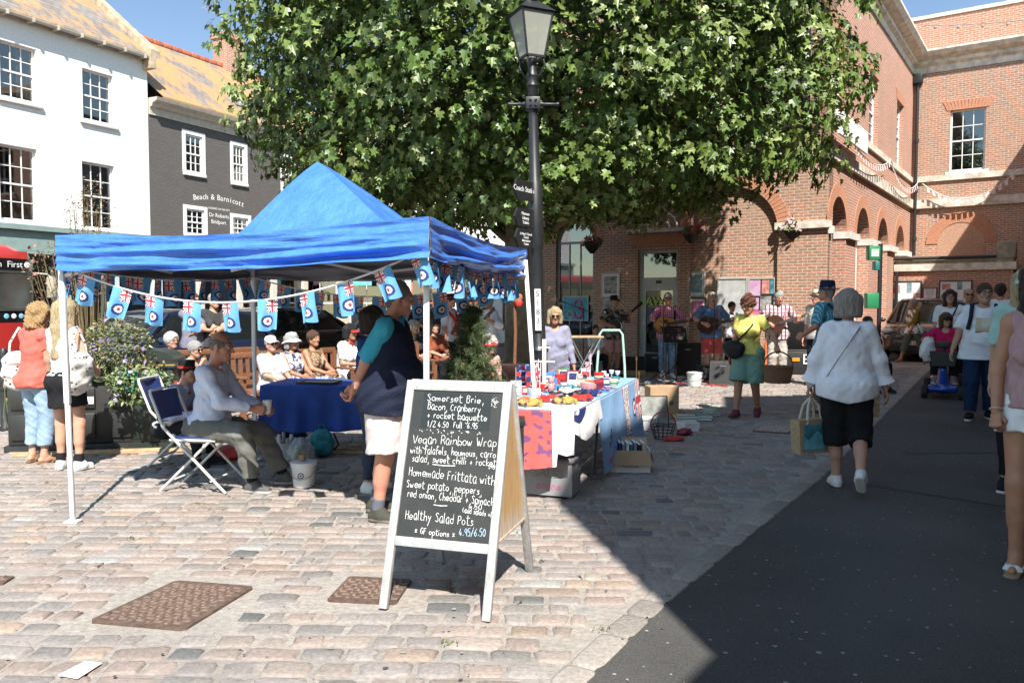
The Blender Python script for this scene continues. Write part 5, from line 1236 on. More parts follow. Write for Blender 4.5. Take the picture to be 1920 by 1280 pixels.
 def pb(x,y):
  v=(y-730)/(1018-730);xl=772-32*v;xr=944-28*v;return(-W_/2+.024+(x-xl)/(xr-xl)*(W_-.048),LT-.056-v*(LT-.056-.376))
 white=MB();blue=MB();lines=[]
 def stroke(mbx,pts,wd):
  P2=[pts[0]]
  for i in range(len(pts)-1):
   p0,p1,p2,p3=pts[max(i-1,0)],pts[i],pts[i+1],pts[min(i+2,len(pts)-1)]
   for k in range(1,6):
    u=k/5;P2.append(tuple(.5*(2*p1[j]+(p2[j]-p0[j])*u+(2*p0[j]-5*p1[j]+4*p2[j]-p3[j])*u*u+(3*p1[j]-p0[j]-3*p2[j]+p3[j])*u**3)for j in(0,1)))
  vs=[]
  for i,p in enumerate(P2):
   a,b_=P2[max(i-1,0)],P2[min(i+1,len(P2)-1)];dx,dy=b_[0]-a[0],b_[1]-a[1];L=math.hypot(dx,dy)+1e-9;w_=wd*rn.uniform(.8,1.15)/2;vs+=[(p[0]-dy/L*w_,-.0075,p[1]+dx/L*w_),(p[0]+dy/L*w_,-.0075,p[1]-dx/L*w_)]
  mbx.add(vs,[(2*i,2*i+1,2*i+3,2*i+2)for i in range(len(P2)-1)])
 def write(txt,x0,x1,y,hpx,mbx=white,wd=.0027,slope=0):
  mbx=MB()if mbx is white else mbx;A=pb(x0,y);B_=pb(x1,y+slope);tot=sum(WD.get(c,6.3)for c in txt);sx=(B_[0]-A[0])/tot;hh=(LT-.432)/288*hpx/8;x=A[0]
  for c in txt:
   if c in GL:
    j=rn.uniform(-.4,.4);jy=rn.uniform(-.35,.35);sc_=rn.uniform(.93,1.08)
    for s_ in GL[c]:
     pts=[]
     for d in s_.split():pts.append((x+(int(d[0])+j*.3)*sx*sc_,A[1]+(B_[1]-A[1])*(x-A[0])/(B_[0]-A[0]+1e-9)+((yv[d[1]]if d[1]in yv else int(d[1]))-1+jy)*hh*sc_))
     stroke(mbx,pts,wd)
   x+=WD.get(c,6.3)*sx
  if mbx is not blue:lines.append(mbx)
 mbp=MB();a=pb(792,733);b_=pb(917,806);mbp.add([(a[0],-.0066,a[1]),(b_[0],-.0066,a[1]),(b_[0],-.0066,b_[1]),(a[0],-.0066,b_[1])],[(0,1,2,3)])
 write('Somerset Brie,',797,908,751,16,slope=1);write('Bacon, Cranberry',798,902,768,15,slope=2);write('+ rocket baguette',797,914,785,14,slope=2);write('1/2 4.50  Full  6.95',797,896,803,13,slope=0)
 write('Vegan Rainbow Wrap',770,932,837,19,slope=-1);write('with falafels, houmous, carro',765,930,857,15,slope=0);write('salad, sweet chilli + rocket',768,930,873,15,slope=0);write('595',915,928,878,8)
 write('Homemade Frittata with',762,928,901,19,slope=8);write('Sweet potato, peppers,',758,904,924,16,slope=4);write('red onion, Cheddar + Spinach',760,926,943,16,slope=4);write('4.50',878,903,956,11);write('(add salads +£',866,923,964,10,slope=4)
 write('Healthy Salad Pots',756,888,985,19,slope=2);write('4.95/6.50',860,910,1007,15,blue,slope=-3);write('* GF options *',775,853,1010,12,slope=2)
 for x0,x1,y in((809,853,877),(812,838,954)):stroke(white,[pb(x0,y),pb((x0+x1)/2,y+1),pb(x1,y)],.004)
 for k in range(46):
  x=rn.uniform(775,905);y=rn.uniform(808,815)if k<26 else rn.choice([rn.uniform(738,760)]);x=x if k<26 else rn.uniform(921,932);stroke(white,[pb(x,y),pb(x+rn.uniform(-2,4),y+rn.uniform(-4,4))],.003)
 bb2=M('blackboard_clean',(.014,.019,.020),.5,.2,9);white.T=blue.T=mbp.T=Matrix.Identity(4)
 for mbx,nm,m in((mbp,'wiped_patch',bb2),(white,'chalk_smudges',M('chalk',(.72,.72,.70),.9,.2,60)),(blue,'blue_chalk_writing',M('blue_chalk',(.42,.60,.74),.9,.2,60)),*[(q,'chalk_writing',MATS['chalk'])for q in lines]):
  mbx.v=[tuple(TB@Vector(v))for v in mbx.v];mbx.build(nm,m,t,uv=False)
chalkboard()
# ================================================================ STALL, FURNITURE, PLANTS, VEHICLES
black_pl=M('black_plastic2',(.016,.017,.018),.5,.2,12,.05,80);blk_iron=MATS['black_iron'];steel=M('steel',(.5,.5,.5),.3,.1,metal=.9);dsteel=M('dark_steel',(.03,.03,.03),.35,metal=.5);card=M('cardboard',(.40,.27,.155),.85,.12,6,.1,50);paper=M('paper_white',(.72,.71,.69),.8,.05,9);wood=M('bench_wood',(.20,.085,.04),.55,.35,9,.2,40,stretch=(6,1,6));straw=M('light_wood',(.46,.31,.17),.6,.3,9,.2,40,stretch=(1,1,6))
def simple(name,label,cat,mb,mats,loc=(0,0,0),rz=0,group=None):
 o=mb.build(name,mats);o.location=loc;o.rotation_euler=(0,0,rz);return tag(o,label,cat,group)
 # ---- lamp post with lantern and finger signs
LX,LY=XY(1014,9.35),9.35;lp_=thing('lamp_post','black cast iron street lamp with a glazed lantern and finger signs','street lamp',(LX,LY,0));tilt=Vector((XY(994,9.35)-XY(1012,9.35),0,0))/4.6
def lpT(z):return Matrix.Translation(Vector((LX,LY,0))+tilt*max(0,z))
SH=Matrix.Identity(4);SH[0][2]=tilt.x;SH=Matrix.Translation((LX,LY,0))@SH
zt=lambda y:CAMH+(568-y)*LY/F
mb=MB();mb.T=SH;mb.lathe([(.16,0),(.16,.25),(.12,.3),(.10,1.0),(.12,1.05),(.09,1.1),(.078,1.6),(.075,zt(470)),(.085,zt(465)),(.085,zt(345)),(.066,zt(340)),(.055,zt(225)),(.052,zt(215)),(.062,zt(212)),(.058,zt(172)),(.075,zt(168)),(.055,zt(158)),(.075,zt(150)),(.05,zt(140)),(.045,zt(118))],18);mb.build('post',blk_iron,lp_,True)
mb=MB();mb.T=SH;z=zt(201);mb.box((-.085,-.085,z-.07),(.085,.085,z+.07),0,.01);mb.tube([(-.08,0,z),(-.1,0,z),(-.13,0,z),(-.25,0,z),(-.27,0,z),(-.29,0,z)],[.03,.032,.02,.017,.024,.02],10);mb.tube([(.08,0,z),(.1,0,z),(.13,0,z),(.26,0,z),(.28,0,z),(.30,0,z)],[.03,.032,.02,.017,.024,.02],10)
for a in range(4):mb.tube([(.03*math.cos(a*1.57+.78),-.09,z+.03*math.sin(a*1.57+.78)),(.055*math.cos(a*1.57+.78),-.09,z+.055*math.sin(a*1.57+.78))],.012,6)
mb.build('ladder_bar',blk_iron,lp_,True)
z0,z1,z2=zt(117),zt(38),zt(14);ra,rb=.155,.27;rot=R(24)
lan=MB();lan.T=SH@Matrix.Rotation(rot,4,'Z');crn=[(1,1),(-1,1),(-1,-1),(1,-1)];gl=MB();gl.T=lan.T
for k in range(4):
 a,b_=crn[k],crn[(k+1)%4];A0,B0=Vector((a[0]*ra*.707,a[1]*ra*.707,z0)),Vector((b_[0]*ra*.707,b_[1]*ra*.707,z0));A1,B1=Vector((a[0]*rb*.707,a[1]*rb*.707,z1)),Vector((b_[0]*rb*.707,b_[1]*rb*.707,z1))
 lan.bar(A0,A1,.02,.02);lan.bar(A0,B0,.025,.025);lan.bar(A1,B1,.03,.03);gl.add([A0,B0,B1,A1],[(0,1,2,3)])
 P1=A1*1.0;lan.add([A1+Vector((a[0],a[1],0))*.03,B1+Vector((b_[0],b_[1],0))*.03,Vector((b_[0]*.06,b_[1]*.06,z2)),Vector((a[0]*.06,a[1]*.06,z2))],[(0,1,2,3)])
 lan.tube([(a[0]*.02,a[1]*.02,z0-.22),(a[0]*.07,a[1]*.07,z0-.2),(a[0]*.11,a[1]*.11,z0-.09),(a[0]*ra*.6,a[1]*ra*.6,z0)],.012,6)
lan.lathe([(.10,z2-.02),(.10,z2+.03),(.07,z2+.06),(.09,z2+.1),(.06,z2+.15),(.03,z2+.2),(.02,z2+.3)],14);lt=lan.build('lantern',blk_iron,lp_,True)
lg,n,l,b=newmat('frosted_glass');b.inputs['Base Color'].default_value=(.42,.42,.36,1);b.inputs['Roughness'].default_value=.1;b.inputs['Alpha'].default_value=.62
gl.build('glass_panel',lg,lt,True)
SG=[(971,345,997,383,'Coach Station',12),(974,396,1001,432,'Museum\nLibrary\nToilets',20),(977,432,1003,470,"St Mary's Church\nTourist\nInformation\nCentre",30)]
for i,(xa,ya,xb,yb,tx,an_)in enumerate(SG):
 zc=zt((ya+yb)/2);hh=(yb-ya)*LY/F*.46;L=.42;mb=MB();mb.T=SH@Matrix.Translation((-.03,-.09,zc))@Matrix.Rotation(R(180+58),4,'Z');mb.prism([(0,-hh),(L-.07,-hh),(L,0),(L-.07,hh),(0,hh)],-.012,.012,0,'y');mb.tube([(0.02,0,-hh),(0.02,0,hh)],.02,6);sgn=mb.build('finger_sign',blk_iron,lp_,True)
 tb=MB();
 nl=tx.count('\n')+1;vs,fs=textmesh(tx,(.085 if nl==1 else.15/nl*1.0),'CENTER',.001);tb.T=SH@Matrix.Translation((-.03,-.09,zc))@Matrix.Rotation(R(180+58),4,'Z')@Matrix.Translation((.19,.0135,(nl-1)*.5*.15/nl-.02))@Matrix.Rotation(R(180),4,'Z')@Matrix.Rotation(R(90),4,'X');tb.add(vs,fs);tb.build('sign_lettering',M('sign_white2',(.75,.75,.75),.6),sgn,True)
mb=MB();mb.T=SH;z=zt(590);mb.box((-.035,-.115,z-.18),(.035,-.08,z+.3));pl_=mb.build('number_plate',paper,lp_,True);mb=MB()
for i,c in enumerate('S183'):vs,fs=textmesh(c,.095,'CENTER',.001);mb.T=SH@Matrix.Translation((0,-.117,z+.215-i*.105))@Matrix.Rotation(R(90),4,'X');mb.add(vs,fs)
mb.build('plate_digits',black_pl,pl_,True)
for z in(zt(420),zt(400)):pass
# ---- market stall
TA,TB_,TC_,TD=Vector((.50,6.28,0)),Vector((1.43,9.06,0)),Vector((.62,9.34,0)),Vector((-.30,6.55,0));TH=.74
def tq(u,v):return(TA.lerp(TB_,u)).lerp(TD.lerp(TC_,u),v)
ct=tq(.5,.5);st=thing('stall_table','long trestle table of the market stall, mostly hidden by its cloths','table',(ct.x,ct.y,0))
mb=MB();q=[tq(*p)for p in((0,0),(1,0),(1,1),(0,1))];mb.prism([tuple(p.xy)for p in q],TH-.03,TH-.002);mb.build('tabletop',M('grey_laminate',(.4,.4,.4),.5),st,True)
for u,v in((.12,.12),(.12,.85),(.45,.12),(.45,.85),(.92,.12),(.92,.85)):
 p=tq(u,v);p2=tq(u-.06,v-.02 if u<.3 else v);mb=MB();mb.tube([p+Vector((0,0,TH-.03)),p.lerp(p2,.1)+Vector((0,0,.5)),p2+Vector((0,0,.02)),p2+Vector((0,0,.0))],[.014,.014,.014,.018],8);mb.build('leg',M('grey_tube',(.12,.12,.12),.4,metal=.4),st,True)
def drape(name,label,pts_top,drop,seed,mats,design=None,nu=48,nv=24,flare=.06,ripple=.03,group=None,out=None,jag=None):
 "cloth hanging over a table edge: pts_top is the edge polyline, drop(u) how far it hangs"
 L=len(pts_top)
 def fn(u,v):
  k=min(int(u*(L-1)),L-2);f=u*(L-1)-k;e=pts_top[k].lerp(pts_top[k+1],f);o=out[k].lerp(out[k+1],f);d=drop(u)
  rp=ripple*(mnoise.noise(Vector((u*7+seed,v*.8,seed)))+.5*math.sin(u*23+seed+v))*v
  p=e+o*(.012+flare*v*d+rp);return(p.x,p.y,TH+.006-d*v-.012*(v==0))
 V,Q=grid(fn,nu,nv);mi=[design((i+.5)/nu,(j+.5)/nv)for j in range(nv)for i in range(nu)]if design else None;V-=np.array([*pts_top[0].xy,0])
 o=meshobj(name,npmesh(name,V,Q,mats,mi),loc=(*pts_top[0].xy,0));return tag(o,label,'tablecloth',group)
rout=Vector((.948,-.317,0));fout=Vector((-.317,-.948,0)).normalized()
tb_=M('ensign_cloth',(.23,.40,.62),.75,.10,4,.35,12)
mb=MB();q=[tq(*p)for p in((.0,0),(1,0),(1,1),(0,1))];mb.prism([tuple((p-ct).xy)for p in q],TH,TH+.004);simple('table_sheet','light blue sheet lying flat on the stall table under the goods','tablecloth',mb,[tb_],(ct.x,ct.y,0))
def des(u,v):
 if u>.74:
  r=math.hypot((u-.815)*2.9*.75,(v-.42)*.7)
  if r<.11:return 3 if r<.04 else 2 if r<.075 else 1
  x=(u-.93)/.065;y=(v-.33)/.36
  if u>.87 and v<.66:
   d=abs(abs(x)-abs(y));return 3 if abs(x)<.2 or abs(y)<.18 else 2 if abs(x)<.36 or abs(y)<.32 else 3 if d<.12 else 2 if d<.34 else 1
  return 0
 if.535<u<.70 and v<.82:
  if u<.545 or u>.69 or v>.80:return 3
  a=mnoise.noise(Vector((u*60,v*22,1)));return 4 if a>.22 else 2
 return 0
drape('blue_cloth','light blue ensign cloth hanging to the ground along the right side of the stall',[tq(.24,0),tq(.5,0),tq(.75,0),tq(1,0)],lambda u:.66+.02*math.sin(u*9),2,[tb_,fb[1],fb[2],fb[3],M('print_dark',(.06,.07,.09),.8)],des,150,70,.10,.035,out=[rout]*4)
mb=MB()
for s_,u,z,sz,rot in(("Association"[:3],.275,.16,.12,0),('RAF',.30,.30,.10,70)):
 p=tq(u,0)+rout*.115;vs,fs=textmesh(s_,sz,'LEFT',.001);mb.T=Matrix.Translation(p+Vector((0,0,z)))@Matrix.Rotation(math.atan2(.95,.317),4,'Z')@Matrix.Rotation(R(90),4,'X')@Matrix.Rotation(R(rot),4,'Z');mb.add(vs,fs,0 if rot==0 else 1);mb.T=Matrix.Identity(4)
simple('cloth_lettering','red and black lettering on the lower corner of the blue cloth','lettering',mb,[fb[3],fb[1]])
def des2(u,v):
 r=math.hypot((u-.60)*1.1,(v-.02)*.45);
 if u<.40:return 2 if mnoise.noise(Vector((u*30,v*9,4)))<.25 else 3
 return 1 if.08<r<.22 and u>.5 else 0
drape('white_cloth','white, red and navy cloth hanging in a point over the near corner of the stall',[tq(0,1),tq(0,.55),tq(0,.02),tq(.06,0),tq(.3,0)],lambda u:(.50-.25*abs(u-.2)if u<.42 else.36-.5*abs(u-.46))if u<.5 else.26-.34*abs(u-.74),7,[M('white_cotton',(.72,.70,.71),.8,.05),fb[1],M('pale_red',(.55,.10,.09),.8,.15,9),M('grape',(.18,.06,.16),.8)],des2,130,60,.14,.03,out=[fout,fout,(fout+rout).normalized(),rout,rout])
mb=MB();q=[tq(*p)for p in((0,.0),(.26,0),(.22,1),(0,1))];mb.prism([tuple((p-ct).xy)for p in q],TH+.005,TH+.008);simple('white_top_cloth','white cloth laid on the near end of the stall table','tablecloth',mb,[MATS['white_cotton']],(ct.x,ct.y,0))
# clear storage box under the stall
p=G(1037,925);bx=thing('storage_box','clear plastic storage box pushed under the near end of the stall','storage box',p,R(-18));cl=M('clear_plastic',(.42,.43,.45),.25,.05,trans=.35)
mb=MB();mb.prism([(-.2,-.15),(.2,-.15),(.2,.15),(-.2,.15)],.02,.30);mb.build('tub',cl,bx);mb=MB();mb.box((-.22,-.17,.30),(.22,.17,.33),0,.008);mb.build('lid',M('grey_lid',(.2,.2,.22),.5),bx)
mb=MB();vs,fs=textmesh('SALES',.10,'CENTER',.001);mb.T=uprightT((0,-.152,.17),0);mb.add(vs,fs,0);vs,fs=textmesh('online',.09,'CENTER',.001);mb.T=uprightT((0,-.152,.07),0);mb.add(vs,fs,1);mb.build('box_lettering',[M('grey_print',(.2,.2,.21),.7),M('pink_print',(.5,.12,.22),.7)],bx)
# ---- goods on the stall (each a thing)
gc={k:M('goods_'+k,c,.5,.15,30)for k,c in dict(red=(.5,.035,.03),navy=(.02,.03,.13),white=(.72,.71,.7),blue=(.08,.22,.5),green=(.04,.22,.1),black=(.018,.018,.02),cream=(.6,.52,.38),orange=(.5,.13,.05),teal=(.03,.2,.24),grey=(.3,.31,.34),yellow=(.45,.30,.08),pink=(.55,.25,.25),maroon=(.22,.02,.05)).items()}
rn=random.Random(5)
def good(kind,colr,u,v,label,cat,col2='white',z=0,group=None):
 p=tq(u,v);mb=MB();rz=rn.uniform(0,6.28);c1,c2=gc[colr],gc[col2]
 t=None
 if kind=='mug':mb.lathe([(.034,0),(.038,.004),(.039,.09),(.036,.092),(.034,.09),(.033,.012),(.001,.01)],16);mb.tube([(.038,0,.075),(.062,0,.07),(.066,0,.045),(.058,0,.022),(.038,0,.018)],.006,6);mb.lathe([(.0392,.03),(.0398,.032),(.0398,.06),(.0392,.062)],16,1)
 elif kind=='book':
  for k in range(rn.randint(1,3)):mb.at((0,0,k*.024),rn.uniform(-.15,.15));mb.box((-.1,-.07,0),(.1,.07,.003));mb.box((-.097,-.067,.0032),(.097,.067,.0198),1);mb.box((-.1,-.07,.02),(.1,.07,.023));mb.box((-.1,-.0715,0),(.1,-.0702,.023))
 elif kind=='frame':mb.T=Matrix.Rotation(R(-14),4,'X');mb.prism(rect(-.075,.075,0,.19),-.006,.006,0,'y',[rect(-.06,.06,.015,.175)]);mb.box((-.06,-.003,.015),(.06,.003,.175),1);mb.box((-.045,-.0045,.08),(.045,-.0035,.16),2);mb.T=Matrix.Identity(4);mb.bar((0,.0,.12),(0,.08,0),.02,.006);rz=rn.uniform(-.4,.4)
 elif kind=='card':mb.T=Matrix.Rotation(R(-10),4,'X');mb.box((-.06,-.002,0),(.06,.002,.16));mb.box((-.05,-.0035,.05),(.05,-.0025,.12),1);mb.T=Matrix.Identity(4);mb.bar((0,0,.1),(0,.05,0),.03,.003);rz=rn.uniform(-.5,.3)
 elif kind=='tin':mb.lathe([(.055,0),(.057,.003),(.057,.05),(.06,.052),(.06,.068),(.055,.072),(.001,.073)],20);mb.lathe([(.0572,.012),(.0578,.014),(.0578,.034),(.0572,.036)],20,1)
 elif kind=='glass':mb.lathe([(.026,0),(.027,.004),(.006,.01),(.005,.05),(.028,.07),(.034,.11),(.032,.111),(.026,.074),(.002,.06)],14)
 elif kind=='badges':
  mb.box((-.12,-.08,0),(.12,.08,.006))
  for i in range(5):
   for j in range(3):x,y=-.095+i*.047,-.055+j*.052;mb.lathe([(.017,.0065),(.017,.009),(.012,.0115),(.001,.012)],10,1+(i+j)%2)if False else mb.add([(x+.017*math.cos(a),y+.017*math.sin(a),.0065)for a in[k*.785 for k in range(8)]]+[(x+.011*math.cos(a),y+.011*math.sin(a),.013)for a in[k*.785 for k in range(8)]],[tuple(range(8,16))]+[(k,(k+1)%8,8+(k+1)%8,8+k)for k in range(8)],1+(i+j)%2)
 elif kind=='scarf':
  pts=[(.13*math.cos(k*.8)*(1-k*.06),.09*math.sin(k*.8)*(1-k*.04),.018+.012*(k%3))for k in range(12)];mb.tube(pts,[.016+.006*((k*7)%3)for k in range(12)],8,0)
  for k in range(14):a=k*.449;r_=rn.uniform(.03,.13);mb.ball((r_*math.cos(a),r_*math.sin(a),.03),(.022,.015,.012),6,k%3)
 elif kind=='bear':
  mb.ball((0,0,.055),(.042,.036,.055),10);mb.ball((0,-.005,.13),.036,10);mb.ball((-.03,0,.16),.014,8);mb.ball((.03,0,.16),.014,8);mb.ball((0,-.036,.122),.016,8,1)
  for q in(-1,1):mb.tube([(q*.035,-.01,.09),(q*.06,-.03,.06)],[.016,.013],8);mb.tube([(q*.025,-.02,.02),(q*.04,-.08,.018)],[.02,.017],8);mb.ball((q*.013,-.032,.138),.004,6,2)
 elif kind=='pole_flag':
  mb.tube([(0,0,0),(.03,0,.36)],.004,6,1);V,Q=grid(lambda a,b_:(.03-a*.17*.6+.02*b_,.02*math.sin(a*7),.35-.12*b_-a*.10),24,16);f0=len(mb.v);mb.v+=[tuple(p_)for p_ in V]
  for j in range(16):
   for i in range(24):mb.f.append(tuple(int(x)+f0 for x in Q[j*24+i]));x,y=(i/24-.5)*2,(j/16-.5)*2;d=abs(abs(x)-abs(y));mb.m.append(3 if abs(x)<.14 or abs(y)<.2 or d<.1 else 1 if abs(x)<.24 or abs(y)<.34 or d<.28 else 0);mb.sm.append(True)
  mb.lathe([(.03,0),(.028,.02),(.006,.03),(.004,.04)],10,2);mats=[fb[1],fb[2],gc['black'],fb[3]]
 elif kind=='box':mb.box((-.07,-.05,0),(.07,.05,.08),0,.004);mb.box((-.055,-.0515,.02),(.055,-.0502,.06),1);mb.box((-.055,-.035,.0802),(.055,.035,.0812),1)
 elif kind=='bag':mb.prism([(-.07,0),(.07,0),(.085,.14),(-.085,.14)],-.03,.03,0,'y');mb.box((-.035,-.032,.05),(.035,-.0305,.1),1);mb.tube([(-.03,0,.14),(-.03,0,.19),(0,0,.21),(.03,0,.19),(.03,0,.14)],.005,6)
 elif kind=='cross':mb.box((-.022,-.012,.0),(.022,.012,.56),0,.003);mb.box((-.12,-.01,.30),(.12,.01,.318));mb.box((-.07,-.01,.46),(.07,.01,.475));mb.box((-.08,-.06,0),(.08,.06,.02));rz=-.2
 elif kind=='stand':
  for x in(-.08,.08):mb.bar((x,0,0),(x,0,.27),.008,.008);mb.bar((x,-.07,0),(x,.07,0),.008,.008)
  for k in range(4):mb.bar((-.08,0,.05+k*.07),(.08,0,.05+k*.07),.006,.006)
  for k in range(4):
   for i in range(3):mb.box((-.075+i*.055,-.012,.055+k*.06),(-.03+i*.055,-.006,.105+k*.06),1+(i+k)%2)
  rz=rn.uniform(-.5,.2)
 if kind=='glass':group='stemmed glasses at the far end of the stall'
 if kind!='pole_flag':mats=[c1,c2,gc['navy']if colr!='navy' else gc['red']]
 o=mb.build(kind_name[kind],mats);o.location=(p.x,p.y,TH+.009+z);o.rotation_euler=(0,0,rz);o.scale=(.88,)*3;return tag(o,label,cat,group)
kind_name=dict(mug='mug',book='book_pile',frame='framed_picture',card='greeting_card',tin='biscuit_tin',glass='wine_glass',badges='badge_tray',scarf='knitted_scarf',bear='teddy_bear',pole_flag='table_flag',box='gift_box',bag='gift_bag',cross='wooden_cross',stand='keyring_stand')
for a in[('cross','white',.50,.80,'tall white wooden cross standing at the back of the stall goods','cross'),('bag','blue',.44,.62,'small light blue gift bag in front of the white cross','gift bag','navy'),('stand','grey',.38,.93,'wire stand hung with red and white key rings at the near left of the stall','display stand','red'),('stand','white',.46,.97,'white wire stand with blue key rings behind the red one','display stand','blue'),('box','red',.34,.84,'bright red gift box near the chalkboard end of the stall','gift box'),('box','red',.52,.93,'red and white box beside the foot of the white cross','gift box'),('card','grey',.28,.9,'pale grey greeting card leaning up next to the chalkboard','greeting card'),('frame','maroon',.60,.55,'maroon picture frame tilted back behind the red tins','picture frame'),('frame','green',.66,.72,'green picture frame by the grey top of the blond woman','picture frame'),('mug','maroon',.56,.62,'maroon mug with white band in the middle of the stall','mug'),('mug','green',.64,.5,'dark green mug beside the orange boxes','mug'),('box','orange',.62,.38,'large orange red box standing upright on the stall','box','cream'),('tin','red',.66,.27,'round red tin, lower one of a pair','tin','orange'),('tin','red',.66,.27,'round red tin, upper one of a pair','tin','cream',.075),('tin','red',.58,.3,'round red tin nearer the blue cloth edge','tin','maroon'),('tin','cream',.70,.12,'cream and teal banded tin near the right edge of the stall','tin','green'),('tin','teal',.79,.16,'teal banded tin behind the cream one','tin','cream'),('glass','white',.90,.2,'stemmed glass at the far end of the stall','glass','white'),('glass','white',.93,.3,'stemmed glass at the far end of the stall','glass','white'),('glass','white',.87,.36,'stemmed glass at the far end of the stall','glass','white'),('pole_flag','navy',.74,.45,'union flag on a little pole leaning above the red tins','flag'),('pole_flag','navy',.40,.8,'union flag on a little pole beside the key ring stands','flag'),('card','white',.80,.55,'white card propped at the far end of the stall','card','red'),('book','white',.46,.36,'white book pile in the middle of the stall','books','cream'),('book','white',.36,.50,'flat white book pile beside the black scarf','books','grey'),('book','grey',.22,.72,'grey blue book pile near the white cloth','books'),('badges','blue',.50,.15,'blue badge tray near the cloth edge','badges','navy'),('badges','black',.42,.22,'dark badge tray beside the blue one','badges','blue'),('badges','white',.34,.3,'white badge tray with dark pins','badges','navy'),('badges','grey',.58,.14,'grey badge tray with red pins by the patterned runner','badges','red'),('scarf','black',.30,.22,'black and red knitted scarf bundled on the stall','scarf','red'),('scarf','black',.26,.40,'black knitted scarf with white toggles','scarf','white'),('scarf','red',.17,.40,'red and white knitted poppies in a heap','knitwear','white'),('scarf','orange',.10,.55,'orange and white knitted heap on the white cloth','knitwear','white'),('scarf','yellow',.13,.22,'yellow and black knitted garland near the corner of the stall','knitwear','black'),('scarf','yellow',.05,.5,'yellow and black knitted garland at the near end of the stall','knitwear','black'),('scarf','red',.22,.12,'small red knitted bundle by the blue cloth edge','knitwear','maroon'),('bear','cream',.55,.42,'cream teddy bear sitting among the books','toy','white'),('bear','pink',.40,.62,'pinkish teddy bear by the gift bag','toy','cream'),('box','navy',.70,.2,'dark blue box in front of the banded tins','box','white'),('box','white',.30,.72,'white box with navy label near the chalkboard','box','navy'),('mug','white',.82,.3,'white mug with red band near the glasses','mug','red'),('mug','navy',.76,.3,'navy mug with white band near the glasses','mug','white'),('scarf','teal',.46,.5,'teal and white woollen tangle behind the badge trays','knitwear','white'),('box','pink',.52,.3,'pink box between the badge trays','box','white'),('card','red',.42,.88,'red card standing among the key ring stands','card','white'),('box','green',.50,.7,'small green box behind the gift bag','box','white'),('box','red',.44,.74,'red box just left of the light blue gift bag','box','white'),('badges','white',.28,.56,'white badge tray beside the grey book pile','badges','red'),('book','maroon',.55,.24,'maroon book pile by the badge trays','books','cream'),('mug','red',.48,.64,'red mug with white band in front of the gift bag','mug','white'),('card','blue',.58,.84,'pale blue card standing behind the cross','card','white'),('tin','white',.52,.48,'white tin with blue band near the cream bear','tin','blue'),('pole_flag','navy',.30,.66,'union flag on a little pole next to the white navy labelled box','flag'),('scarf','white',.38,.4,'white knitted bundle with red flecks','knitwear','red'),('bag','red',.60,.70,'red gift bag near the back of the stall','gift bag','white'),('box','teal',.74,.60,'teal box at the back of the stall by the framed pictures','box','cream'),('scarf','navy',.36,.16,'navy knitted bundle by the right edge of the stall','knitwear','white')]:good(*a)
# ---- little spruce on a side table
sp_=G(885,700);sx,sy=XY(885,6.35),6.35;stb=thing('side_table','small dark table behind the chalkboard carrying the little spruce','table',(sx,sy,0));mb=MB();mb.box((-.3,-.3,.66),(.42,.3,.69));mb.build('tabletop',black_pl,stb)
for x in(-.27,.39):
 for y in(-.27,.27):mb=MB();mb.box((x-.02,y-.02,0),(x+.02,y+.02,.66));mb.build('leg',black_pl,stb)
tr=thing('spruce_tree','small bushy potted spruce hung with cones on the table behind the chalkboard','tree',(sx,sy,.692));tr.scale=(.8,.8,.93);mb=MB();mb.lathe([(.07,0),(.09,.12),(.095,.13),(.07,.13),(.001,.128)],16);mb.build('pot',M('terracotta',(.3,.12,.06),.8),tr)
mb=MB();mb.tube([(0,0,.1),(0,0,.6),(.01,0,.98)],[.02,.014,.005],8);rg=np.random.default_rng(4);pos=[];tip=[];
TH2=1.0
for k in range(250):
 z=.13+.80*(k/250)**.95;a=k*2.4;L=(.30*(1-(z-.13)/.86)+.04)*rg.uniform(.6,1.25);L=min(L,.33);d=np.array([math.cos(a),math.sin(a),rg.uniform(-.05,.5)]);p0=np.array([0,0,z]);mb.tube([tuple(p0),tuple(p0+d*L)],[.005,.002],4)
 n_=int(60*L/.2)+14;s_=rg.uniform(.15,1.04,n_)[:,None];side=rg.normal(size=(n_,3))*.7;pos.append(p0+d*L*s_);tip.append(unit(d*.8+side))
mb.build('trunk',M('spruce_bark',(.10,.06,.035),.9),tr);pos=np.vstack(pos);tip=np.vstack(tip);N=len(pos);NEED=np.array([(0,0),(.03,.2),(.03,.7),(0,1)])
tin=np.array([.085,.13,.055])*rg.uniform(.5,1.6,(N,1));ll_=rg.random(N)<.15;tin[ll_]=[.16,.2,.09];leaves('needles',pos,rg.normal(size=(N,3)),tip,rg.uniform(.03,.062,N),tin,leafm,NEED,.1,tr)
mb=MB()
for k in range(14):a=k*2.1;z=.2+.05*k;r_=.3*(1-z/1.1);mb.ball((r_*math.cos(a),r_*math.sin(a),z),(.02,.02,.03),8)
mb.build('cones',M('cone_brown',(.28,.12,.05),.8),tr)
